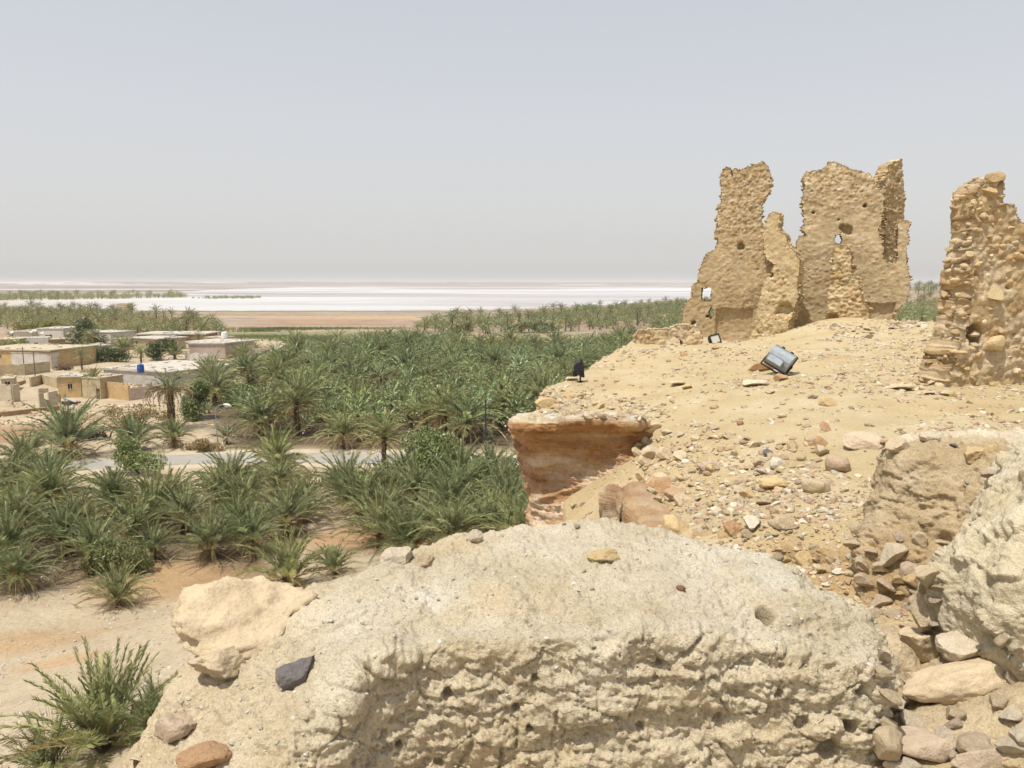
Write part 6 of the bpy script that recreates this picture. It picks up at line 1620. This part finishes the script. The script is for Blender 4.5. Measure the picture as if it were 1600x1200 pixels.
bush(830, 520, 23, 1600, (11, 5.0, 3.8), .7, (.2, .22, .11), 'pale green scrub at the foot of the far palm belt')
bush(55, 752, 24, 700, (3.2, 1.4, .5), .16, (.12, .2, .14), 'bluish green ground shrub beside the road at the left')
bush(512, 880, 25, 900, (1.2, .9, .7), .1, (.26, .16, .09), 'rusty dry shrub beside the small palm clump above the wall')
# grass and reeds: one object
def reeds():
    rng = np.random.RandomState(66); V = []; C = []
    def patch(px, py, rx, ry, n, h, col):
        cx, cy = atZ(px, py)[:2]; a = rng.uniform(0, 6.28, n); q = np.abs(rng.normal(0, .55, n)) + .15 * rng.rand(n); x = cx + rx * q * np.cos(a); y = cy + ry * q * np.sin(a)
        z = ground_z(x, y); hh = h * rng.uniform(.5, 1.2, n); w = hh * .16; d = rng.uniform(0, 3.14, n)
        b = np.column_stack([x, y, z - .1]); s = np.column_stack([np.cos(d) * w, np.sin(d) * w, 0 * w]); t = np.column_stack([x + rng.normal(0, .2, n) * hh, y, z + hh])
        V.append(np.stack([b - s, b + s, t], 1).reshape(-1, 3)); C.append(np.repeat(np.array(col) * rng.uniform(.75, 1.25, n)[:, None], 3, 0))
    patch(440, 515, 26, 6, 1500, 1.3, (.15, .185, .07)); patch(405, 518, 16, 5, 600, 1.1, (.16, .19, .075)); patch(478, 533, 11, 5, 1000, 1.3, (.13, .18, .07))
    patch(430, 527, 50, 14, 7000, .8, (.22, .24, .10)); patch(520, 514, 40, 8, 1600, 1.0, (.2, .22, .08)); patch(385, 572, 16, 7, 2200, .6, (.22, .24, .08)); patch(350, 566, 20, 6, 1500, .6, (.2, .22, .08))
    patch(590, 752, 7, 4, 2500, .5, (.2, .21, .07)); patch(560, 758, 5, 3, 1200, .5, (.2, .2, .08)); patch(640, 748, 4, 3, 900, .5, (.2, .21, .07))
    V = np.concatenate(V); o = link('reeds_and_grass', new_mesh('reeds_and_grass', V, [np.arange(len(V)).reshape(-1, 3)], [M['leaf']], np.concatenate(C), smooth=False)); tag(o, 'green reeds and rough grass in patches on the oasis floor', 'grass', kind='stuff')
reeds()
# fallen dry fronds and litter under the palms, stones on the foot slope
def litter():
    rng = np.random.RandomState(67); sp = []
    pts = [u for u in USED if 40 < u[1] < 150]
    for x, y in pts:
        for k in range(9 if y < 95 else 3):
            a, q = rng.uniform(0, 6.28), rng.uniform(.6, 2.6); m = rng.rand(); X, Y = x + q * math.cos(a), y + q * math.sin(a)
            sp.append((rng.uniform(1.0, 2.4), R(rng.uniform(2, 18)), rng.uniform(0, 6.28), R(rng.uniform(5, 25)), .22, BRN * (1 - m) + STRAW * m * .9, (X, Y, 0)))
    z = ground_z(np.array([s[6][0] for s in sp]), np.array([s[6][1] for s in sp]))
    sp = [(*s[:6], (s[6][0], s[6][1], float(zz) + .05)) for s, zz in zip(sp, z)]
    V, F, C = fronds(rng, sp, 8, .06, 4); tag(link('frond_litter', new_mesh('frond_litter', V, [F], [M['dry']], C, smooth=False)), 'dry brown fronds littering the ground under the palms', 'litter', kind='stuff')
    n = 5200; V = []; F = []; C = []; n0 = 0
    px = rng.uniform(-60, 460, n); py = 880 + 330 * rng.rand(n) ** 1.3
    tones = np.array([[.44, .37, .27], [.47, .41, .32], [.38, .30, .21], [.50, .46, .39]])
    for a, b in zip(px, py):
        h = gxy(a, b)
        if h is None or fbm(np.array([[h.x, h.y, 0]]), .22, 2, .5, 33)[0] < -.1 + .25 * rng.rand(): continue
        RV, RF = ROCKS_LO[rng.randint(4)]; r = .03 + .13 * rng.rand() ** 3
        w = RV @ rot_m(rng, .4).T * r + np.array([h.x, h.y, h.z + .01]); V.append(w); F.append(RF + n0); n0 += len(w); C.append(np.tile(tones[rng.randint(4)] * rng.uniform(.85, 1.1), (len(w), 1)))
    tag(link('scree', new_mesh('scree', np.concatenate(V), [np.concatenate(F)], [M['pebble']], np.concatenate(C), smooth=False)), 'pale stone chips spread over the foot of the slope', 'gravel', kind='stuff')
litter()
# ------------------------------------------------------------------ village
def house(x0, y0, x1, y1, h, depth, mat, roof, label, roof_t=.25, over=.25, wins=(), doors=(), name='house', parapet=0.0, cat='house', sidewin=()):
    """front wall between two photo base points, height and depth in metres; wins: (u 0..1, z, w, h)"""
    a = atZ(x0, y0); b = atZ(x1, y1); c = (a + b) / 2; d = b - a; W = float(np.linalg.norm(d[:2])); rz = math.atan2(d[1], d[0])
    e = empty(name, (a[0], a[1], float(ground_z(np.array([c[0]]), np.array([c[1]]))[0]) - .2), rz, label, cat)
    t = .3; h = h + .2
    if not wins and not doors and W > 4:
        r_ = random.Random(int(x0 * 7 + y0)); wins = [(u_ + r_.uniform(-.06, .06), 1.3, .7 + .3 * r_.random(), .8) for u_ in ((.5,) if W < 8 else (.25, .72))]
    w = MB()
    # front wall with openings, built of blocks butted round each opening
    ops = sorted([(u * W - ww / 2, u * W + ww / 2, z + .2, z + .2 + hh) for u, z, ww, hh in list(wins)] + [(u * W - ww / 2, u * W + ww / 2, .1, .2 + hh) for u, ww, hh in doors])
    cur = 0
    for l, r, zb, zt in ops:
        if l > cur: w.box(((cur + l) / 2, t / 2, h / 2), (l - cur, t, h))
        w.box(((l + r) / 2, t / 2, zb / 2), (r - l, t, zb)); w.box(((l + r) / 2, t / 2, (zt + h) / 2), (r - l, t, h - zt)); cur = r
    w.box(((cur + W) / 2, t / 2, h / 2), (W - cur, t, h))
    w.box((t / 2, (depth + t) / 2, h / 2), (t, depth - t, h)); w.box((W - t / 2, (depth + t) / 2, h / 2), (t, depth - t, h)); w.box((W / 2, depth + t / 2, h / 2), (W, t, h))
    if parapet:
        for cc, dd in (((W / 2, t / 2, h + roof_t + parapet / 2), (W, t, parapet)), ((W / 2, depth + t / 2, h + roof_t + parapet / 2), (W, t, parapet)), ((t / 2, (depth + t) / 2, h + roof_t + parapet / 2), (t, depth - t, parapet)), ((W - t / 2, (depth + t) / 2, h + roof_t + parapet / 2), (t, depth - t, parapet))): w.box(cc, dd)
    w.build('wall', mat, e)
    if roof:
        q_ = random.Random(int(x0 * 3 + y0 * 5 + W)); r = MB()
        for _ in range(int(4 + W * depth / 14)):        # low rubble, mud lumps and reed ends left on the roof
            s_ = q_.uniform(.15, .55); r.box((q_.uniform(.1, .9) * W, q_.choice([q_.uniform(.02, .15), q_.uniform(.02, .98), q_.uniform(.85, .98)]) * depth, h + roof_t + s_ * .25), (s_ * q_.uniform(1, 3.5), s_ * 1.5, s_ * .6), np.array(Matrix.Rotation(q_.uniform(0, 3), 3, 'Z')))
        r.box((W / 2, depth / 2 + t / 2, h + roof_t / 2 + .003), (W + 2 * over, depth + t + 2 * over, roof_t)); r.build('roof', roof, e)
    for u, z, ww, hh in wins:
        f = MB(); f.box((u * W, .16, z + .2 + hh / 2), (ww, .06, hh)); fo = f.build('window', M['dark'], e)
        if ww > .6: 
            fr = MB(); fr.box((u * W, .11, z + .2 + hh / 2), (.08, .05, hh)); fr.box((u * W, -.02, z + .17), (ww + .2, .12, .08)); fr.build('frame', M['greywood'], fo)
    for u, ww, hh in doors:
        f = MB(); f.box((u * W, .18, .1 + (.1 + hh) / 2), (ww, .06, hh + .1)); f.build('door', M['wood'], e)
    return e, W, h + roof_t
def yard_wall(pts, h, mat, label, name='yard_enclosure', t=.35, notch=(), broken=0.0, seed=0, cat='wall'):
    """ragged wall along photo base points"""
    rng = np.random.RandomState(seed); P = [atZ(*p) for p in pts]; e = empty(name, tuple(P[0]), 0, label, cat); mb = MB()
    for a, b in zip(P[:-1], P[1:]):
        d = b - a; L = float(np.linalg.norm(d)); n = max(1, int(L / .7)); ang = math.atan2(d[1], d[0]); rot = np.array(Matrix.Rotation(ang, 3, 'Z'))
        for i in range(n):
            u = (i + .5) / n; hh = h * (1 - broken * rng.rand())
            for lo, hi, k in notch:
                if lo < u < hi: hh = h * k
            c = a + d * u - P[0]; mb.box((c[0], c[1], hh / 2 - .2), (L / n + .004, t * (1 + .02 * (i % 2)), hh + .4), rot)
    mb.build('wall', mat, e); return e
w2 = lambda u, z, w=.9, h=.8: (u, z, w, h)
house(92, 622, 128, 621, 4.0, 5.0, M['h_ochre'], M['r_white'], 'plain orange ochre house with a faint grey window in the village foreground', .18, .3, [(.52, 1.7, .75, 1.0)])
house(129.5, 622.5, 158, 624, 3.9, 5.5, M['h_sand'], M['r_sand'], 'shaded mud house behind the thin palm, joined to the ochre house', .2, .1, (), [(.86, .9, 2.0)])
yard_wall([(48, 605), (66, 600), (91, 606)], 2.1, M['h_sand'], 'yard wall running left from the ochre house', seed=1)
yard_wall([(159, 612), (166, 622), (203, 626)], 3.2, M['h_ochre'], 'smooth light ochre garden wall stepping down right of the doorway', notch=((.82, 1, .9),), seed=2)
yard_wall([(203, 626), (235, 622)], 2.6, M['h_pink'], 'rough stone garden wall continuing the ochre one to the right', broken=.18, seed=3)
yard_wall([(62, 640), (91, 636)], 3.2, M['h_buff'], 'notched crumbling stone wall in front of the ochre house', broken=.10, notch=((.28, .55, .5), (.7, .8, .62)), seed=4)
yard_wall([(-40, 622), (20, 628), (31, 626)], 3.3, M['h_buff'], 'tall ruined stone wall at the left edge of the village', broken=.12, seed=5)
yard_wall([(-60, 655), (0, 652), (92, 641)], .9, M['h_brown'], 'low brown mud kerb of a ruined platform at the left edge', t=.8, broken=.12, seed=6)
o, W, H = house(263, 607, 316, 600, 3.2, 17, M['h_grey'], M['r_white'], 'long flat roofed block building with a grey end wall', .3, .4, [(.3, 1.7, 1.0, 1.0)])
o2, W, H = house(163, 598, 262, 606, 2.9, 19, M['h_grey'], M['r_white'], 'wide low building under a big white roof carrying the blue tank', .35, .3)
# tanks
def tank(px, py, z, r, h, mat, label):
    p = atZ(px, py, z); e = empty('water_tank', tuple(p), 0, label, 'tank'); mb = MB(); mb.tube([(0, 0, 0), (0, 0, h * .3), (0, 0, h * .32), (0, 0, h * .62), (0, 0, h * .64), (0, 0, h * .93), (0, 0, h)], [r, r, r * 1.04, r * 1.04, r, r, r * .8], 18); mb.build('body', mat, e, smooth=False)
    l = MB(); l.tube([(0, 0, h), (0, 0, h + .12)], r * .35, 12); l.build('lid', mat, e)
tank(220, 582, 3.5, .68, 1.7, M['tank'], 'bright blue water tank on the big white roof')
tank(351, 528.5, 4.8, .95, 2.0, M['white'], 'white water tank on the roof of the grey house')
house(295, 557, 352, 560, 4.2, 12, M['h_pink'], M['r_white'], 'grey roofed house with a white tank and one dark square window', .45, .6, [(.16, 1.6, 2.6, 1.0), (.85, 2.0, 1.5, 1.5)])
house(352.5, 560, 376, 553, 4.1, 10, M['h_pink'], M['r_white'], 'right wing of the grey roofed house', .4, .3)
yard_wall([(290, 562), (336, 566)], 2.4, M['h_white'], 'patchy pale compound wall below the grey roofed house', broken=.3, seed=7)
yard_wall([(378, 556), (395, 559), (426, 560)], 4.2, M['h_pink'], 'crumbling pale wall of a roofless house right of the grey roofed house', broken=.45, seed=8)
house(206, 545, 248, 548, 3.6, 10, M['h_sand'], M['r_white'], 'tan house with a wide cream roof slab left of the dark tree', .3, .7, [(.2, 1.6, 1.0, 1.0)])
house(222, 537, 318, 537, 3.2, 12, M['h_brown'], M['r_white'], 'long brown house under an overhanging cream roof at the back of the village', .4, 1.5, [(.3, 1.2, 1.6, 1.2), (.55, 1.2, 1.6, 1.2)], [(.42, 1.6, 2.1)])
house(-40, 574, 80, 577, 4.4, 16, M['h_ochre'], M['r_sand'], 'long ochre house with a pale earth roof at the left edge', .3, .4, [(.35, 2.4, .8, .8), (.52, 2.4, .8, .8), (.62, .9, 3.0, 1.2), (.78, .9, 3.0, 1.2), (.9, 1.2, 2.2, 1.2)])
house(81, 577, 114, 572, 3.8, 11, M['h_white'], M['r_sand'], 'whitewashed end house with a pale blue grey door beside the long ochre house', .2, .1, (), [(.42, 2.0, 2.8)])
yard_wall([(-40, 590), (40, 586), (78, 581)], 2.8, M['h_sand'], 'long rough wall in front of the ochre house at the left edge', broken=.08, seed=9)
house(163, 562, 176, 561, 3.8, 8, M['h_sand'], M['r_white'], 'small tan house half hidden left of the shaggy palm', .25, .3)
# back row
house(-50, 548, 30, 547, 3.4, 8, M['h_sand'], M['r_sand'], 'low tan house at the far left of the back row', .3, .4, [(.6, 1.2, 2.2, 1.0), (.75, 1.4, .9, .9)])
house(22, 538, 58, 538, 4.4, 12, M['h_white'], M['r_white'], 'white house of the back row with two black window holes', .3, .5, [(.2, 1.2, 1.8, 1.2), (.75, 1.3, 1.3, 1.3)])
house(59, 538, 100, 538, 5.4, 12, M['h_white'], M['r_white'], 'taller white house of the back row with a dark lean to at its right', .3, .2, [(.12, 1.4, 1.6, 1.6), (.45, 1.5, 2.4, 1.8)])
house(43, 551, 77, 550, 4.6, 6, M['h_white'], M['r_white'], 'plain white cube house with one small window in front of the back row', .2, .0, [(.42, 2.0, 1.2, 1.2)])
house(78, 550, 103, 549, 3.9, 6, M['h_brown'], M['r_sand'], 'brown mud house attached to the white cube house', .2, .1)
house(101, 540, 134, 540, 4.0, 9, M['h_buff'], M['r_sand'], 'buff flat house between the white houses and the dark tree', .3, .3, [(.4, 1.4, 1.2, 1.0)])
house(138, 541, 174, 543, 5.0, 9, M['h_white'], M['r_white'], 'pale grey house behind the olive bush', .25, .2, [(.7, 1.6, 1.2, 1.2)])
house(111, 533, 140, 533, 3.6, 8, M['h_pink'], M['r_white'], 'small pinkish house at the rear of the back row', .3, .3, [(.5, 1.4, 1.4, 1.0)])
house(183, 486.3, 200, 486.3, 6.0, 8, M['h_sand'], None, 'lonely roofless hut at the edge of the salt flat', 0, 0, (), [(.3, 1.6, 2.4)], name='hut')
# broken walls and sheds between the houses
def ruins_scatter():
    rng = random.Random(12)
    for k, (px, py) in enumerate(((12, 608), (30, 603), (75, 612), (118, 600), (20, 634), (140, 590), (250, 590), (330, 575), (345, 585), (185, 556), (120, 560), (140, 552), (205, 531), (270, 552), (12, 562), (60, 560), (395, 570), (300, 574), (95, 628), (230, 610))):
        w = rng.uniform(8, 24); dy = rng.uniform(-3, 3)
        pts = [(px - w, py - dy), (px, py)] + ([(px + rng.uniform(4, 10), py - rng.uniform(3, 7))] if rng.random() < .6 else [])
        e = yard_wall(pts, rng.uniform(.9, 2.4), M[rng.choice(['h_sand', 'h_buff', 'h_pink', 'h_sand', 'h_brown', 'h_white'])], 'low crumbling wall fragment among the village houses', broken=rng.uniform(.2, .6), seed=40 + k); e['group'] = 'crumbling wall fragments in the village'
ruins_scatter()
for a in ((66, 527, 84, 527, 3.0, 6, 'h_buff', 'r_white', 'small buff shed squeezed behind the taller white house'), (178, 545, 200, 546, 3.2, 7, 'h_pink', 'r_sand', 'pinkish shed left of the tan house with the wide cream roof'), (318, 540, 345, 541, 3.0, 7, 'h_sand', 'r_sand', 'low tan outbuilding behind the grey roofed house'), (118, 566, 140, 565, 2.6, 6, 'h_sand', 'r_sand', 'low sandy shed right of the whitewashed end house'), (3, 612, 22, 611, 2.4, 5, 'h_buff', 'r_sand', 'squat buff hut behind the tall ruined stone wall')):
    house(*a[:6], M[a[6]], M[a[7]], a[8], .2, .15, [(.5, 1.1, .9, .8)])
# roof clutter: small white dishes on the back row
for i, (px, py, lab) in enumerate(((18, 519.5, 'white satellite dish on the leftmost back row roof'), (48, 519, 'white satellite dish on the tall white house roof'), (65, 520.5, 'small white box standing on the back row roof'), (140, 521.5, 'white satellite dish on the pale grey house roof'))):
    p = atZ(px, py + 2, 4.8); e = empty('satellite_dish', tuple(p), 0, lab, 'dish'); th = np.linspace(0, 6.283, 14, endpoint=False)
    V = [(0, .25, .9)] + [(.75 * math.cos(a), -.05, .9 + .75 * math.sin(a)) for a in th]
    mb = MB(); mb.add(V, (), [[0, 1 + k, 1 + (k + 1) % 14] for k in range(14)]); mb.build('dish', M['white'], e); mb = MB(); mb.tube([(0, .2, -.4), (0, .25, .9)], .06, 5); mb.build('mast', M['steel'], e)
# utility poles
for px, py, h, lab in ((38, 582, 6.4, 'thin wooden utility pole beside the long ochre house'), (55.5, 598, 7.0, 'thin wooden utility pole on the open village lane'), (159, 566, 5.5, 'slim pole left of the shaggy village palm'), (253, 571, 7.0, 'slim pole between the tan house and the dark tree'), (378, 556, 6.0, 'slim pole at the right corner of the grey roofed house')):
    p = atZ(px, py); e = empty('utility_pole', tuple(p), 0, lab, 'pole'); mb = MB(); mb.tube([(0, 0, -.3), (.04, 0, h * .5), (0.02, 0, h)], [.13, .12, .09], 7); mb.build('post', M['wood'], e); mb = MB(); mb.box((0.02, -.14, h - .5), (1.3, .1, .1)); mb.build('crossarm', M['wood'], e)
# street lamp
def street_lamp():
    p = atZ(341, 703); e = empty('street_lamp', tuple(p), 0, 'grey street lamp with a curved arm at the left end of the grove', 'street lamp')
    mb = MB(); mb.tube([(0, 0, -.2), (0, 0, .5), (0, 0, .55), (-.12, 0, 5.0), (-.05, 0, 5.5), (.35, 0, 6.0), (1.1, 0, 6.1)], [.13, .13, .085, .06, .05, .045, .04], 8); mb.build('post', M['steel'], e)
    mb = MB(); mb.tube([(1.0, 0, 6.1), (1.2, 0, 6.12), (1.7, 0, 6.02), (2.0, 0, 5.86)], [.07, .16, .18, .06], 8); h = mb.build('lamp_head', M['white'], e)
    mb = MB(); mb.box((1.5, 0, 5.88), (.6, .24, .06)); mb.build('glass', M['glass'], h)
street_lamp()
def blue_lamp():
    p = atZ(759, 712); e = empty('street_lamp', tuple(p), 0, 'dark blue lamp pole rising among the grove palms near the cliff', 'street lamp')
    mb = MB(); mb.tube([(0, 0, -.2), (0, 0, .6), (0, 0, .65), (0, 0, 7.3)], [.16, .16, .11, .09], 8); mb.build('post', M['bluepole'], e)
    mb = MB(); mb.tube([(0, 0, 7.1), (.3, 0, 7.3), (.55, 0, 7.2)], [.05, .05, .05], 6); mb.build('arm', M['bluepole'], e)
    mb = MB(); mb.tube([(.35, 0, 7.26), (.6, 0, 7.28), (.95, 0, 7.12)], [.08, .17, .06], 8); h = mb.build('lamp_head', M['shell'], e)
    mb = MB(); mb.box((.62, 0, 7.08), (.3, .2, .05)); mb.build('glass', M['glass'], h)
blue_lamp()
# charred branches, log pile
def charred():
    rng = np.random.RandomState(3); p = atZ(150, 684); e = empty('charred_branches', tuple(p), 0, 'black burnt fan of branches on the sand left of the verge palm', 'branches'); mb = MB()
    for k in range(34):
        a = rng.uniform(0, 6.28); l = rng.uniform(1.0, 2.6); d = np.array([math.cos(a) * rng.uniform(.3, 1), math.sin(a) * .5, rng.uniform(.35, 1.0)]); s = rng.normal(0, .9, 3) * [1, .4, 0]
        mb.tube([s, s + d * l * .5, s + d * l + [0.2 * math.cos(a), 0, -.1]], [.14, .09, .02], 5, False)
    mb.build('branches', M['char'], e); mb = MB(); mb.tube([(-1.2, 0, .1), (0, .1, .3), (1.4, 0, .15)], [.3, .45, .25], 8); mb.build('stump', M['char'], e)
charred()
def logs():
    p = atZ(112, 631); e = empty('log_pile', tuple(p), 0, 'pile of grey and dark palm logs lying in front of the ochre house', 'logs')
    for k, (a, b, r, m) in enumerate((((-1.3, .2, 1.0), (1.2, -.6, .35), .22, 'greywood'), ((-1.5, -.3, .3), (1.5, -.9, .25), .24, 'char'), ((-1.0, .6, .25), (1.4, .3, .25), .26, 'wood'), ((-1.2, -.8, .2), (.6, -1.2, .2), .2, 'char'))):
        mb = MB(); mb.tube([a, tuple((np.array(a) + b) / 2 + [0, 0, .05]), b], [r, r * .9, r * .8], 9); mb.build('log', M[m], e)
logs()
def heap(name, px, py, rx, ry, n, rmin, rmax, tones, label, seed):
    rng = np.random.RandomState(seed); c = atZ(px, py); V = []; F = []; C = []; n0 = 0
    for k in range(n):
        x, y = c[0] + rng.normal(0, rx * .5), c[1] + rng.normal(0, ry * .5); r = rmin + (rmax - rmin) * rng.rand() ** 2; z = float(ground_z(np.array([x]), np.array([y]))[0])
        RV, RF = ROCKS_LO[rng.randint(4)]; w = RV @ rot_m(rng, .5).T * r + [x, y, z + r * .3]; V.append(w); F.append(RF + n0); n0 += len(w); C.append(np.tile(np.array(tones[rng.randint(len(tones))]) * rng.uniform(.8, 1.15), (len(w), 1)))
    tag(link(name, new_mesh(name, np.concatenate(V), [np.concatenate(F)], [M['pebble']], np.concatenate(C), smooth=False)), label, 'rubble', kind='stuff')
T1 = [(.55, .43, .27), (.5, .38, .24), (.6, .5, .36), (.4, .28, .17)]
heap('rubble', 185, 634, 14, 2.0, 260, .12, .45, T1, 'rubble spilled along the foot of the garden walls', 1)
heap('rubble', 40, 647, 15, 3.0, 300, .10, .45, T1, 'rubble inside the ruined walls at the left edge', 2)
heap('rubble', 40, 661, 14, 3.0, 260, .10, .35, T1, 'pale stones below the ruined platform', 3)
heap('rubble', 190, 664, 12, 4.0, 150, .12, .4, T1, 'stones strewn on the bare ground by the half dead palm', 4)
heap('rubble', 395, 576, 20, 6.0, 220, .2, .6, T1, 'pale stones between the grey house and the grove', 5)
heap('rubble', 230, 578, 20, 5.0, 160, .2, .6, T1, 'stones and junk behind the low white roof', 6)
heap('rubble', 20, 591, 14, 3.0, 160, .15, .4, T1, 'stones along the long rough wall', 7)
heap('rubble', 215, 601, 6, 2.0, 160, .15, .5, T1, 'roof debris piled behind the ochre garden wall', 8)
heap('rubble', 60, 552, 40, 6.0, 220, .25, .8, T1, 'rubble between the back row houses', 9)
# ------------------------------------------------------------------ dusty air
def haze():
    mb = MB(); X = 14000; zt = 64; zb = -3
    mb.box((0, 0, (zt + zb) / 2), (2 * X, 2 * X, zt - zb)); t = bpy.data.materials.new('dusty_air'); t.use_nodes = True; nt = t.node_tree
    for n in list(nt.nodes):
        if n.type != 'OUTPUT_MATERIAL': nt.nodes.remove(n)
    v = nt.nodes.new('ShaderNodeVolumePrincipled'); v.inputs['Color'].default_value = (0.89, 0.88, 0.875, 1); v.inputs['Density'].default_value = HAZE; v.inputs['Anisotropy'].default_value = 0.0
    nt.links.new(v.outputs[0], nt.nodes['Material Output'].inputs['Volume'])
    o = mb.build('haze', t); tag(o, 'thin pale dust haze filling the air over the oasis', 'haze', kind='stuff'); 
HAZE = 0.000065
haze()
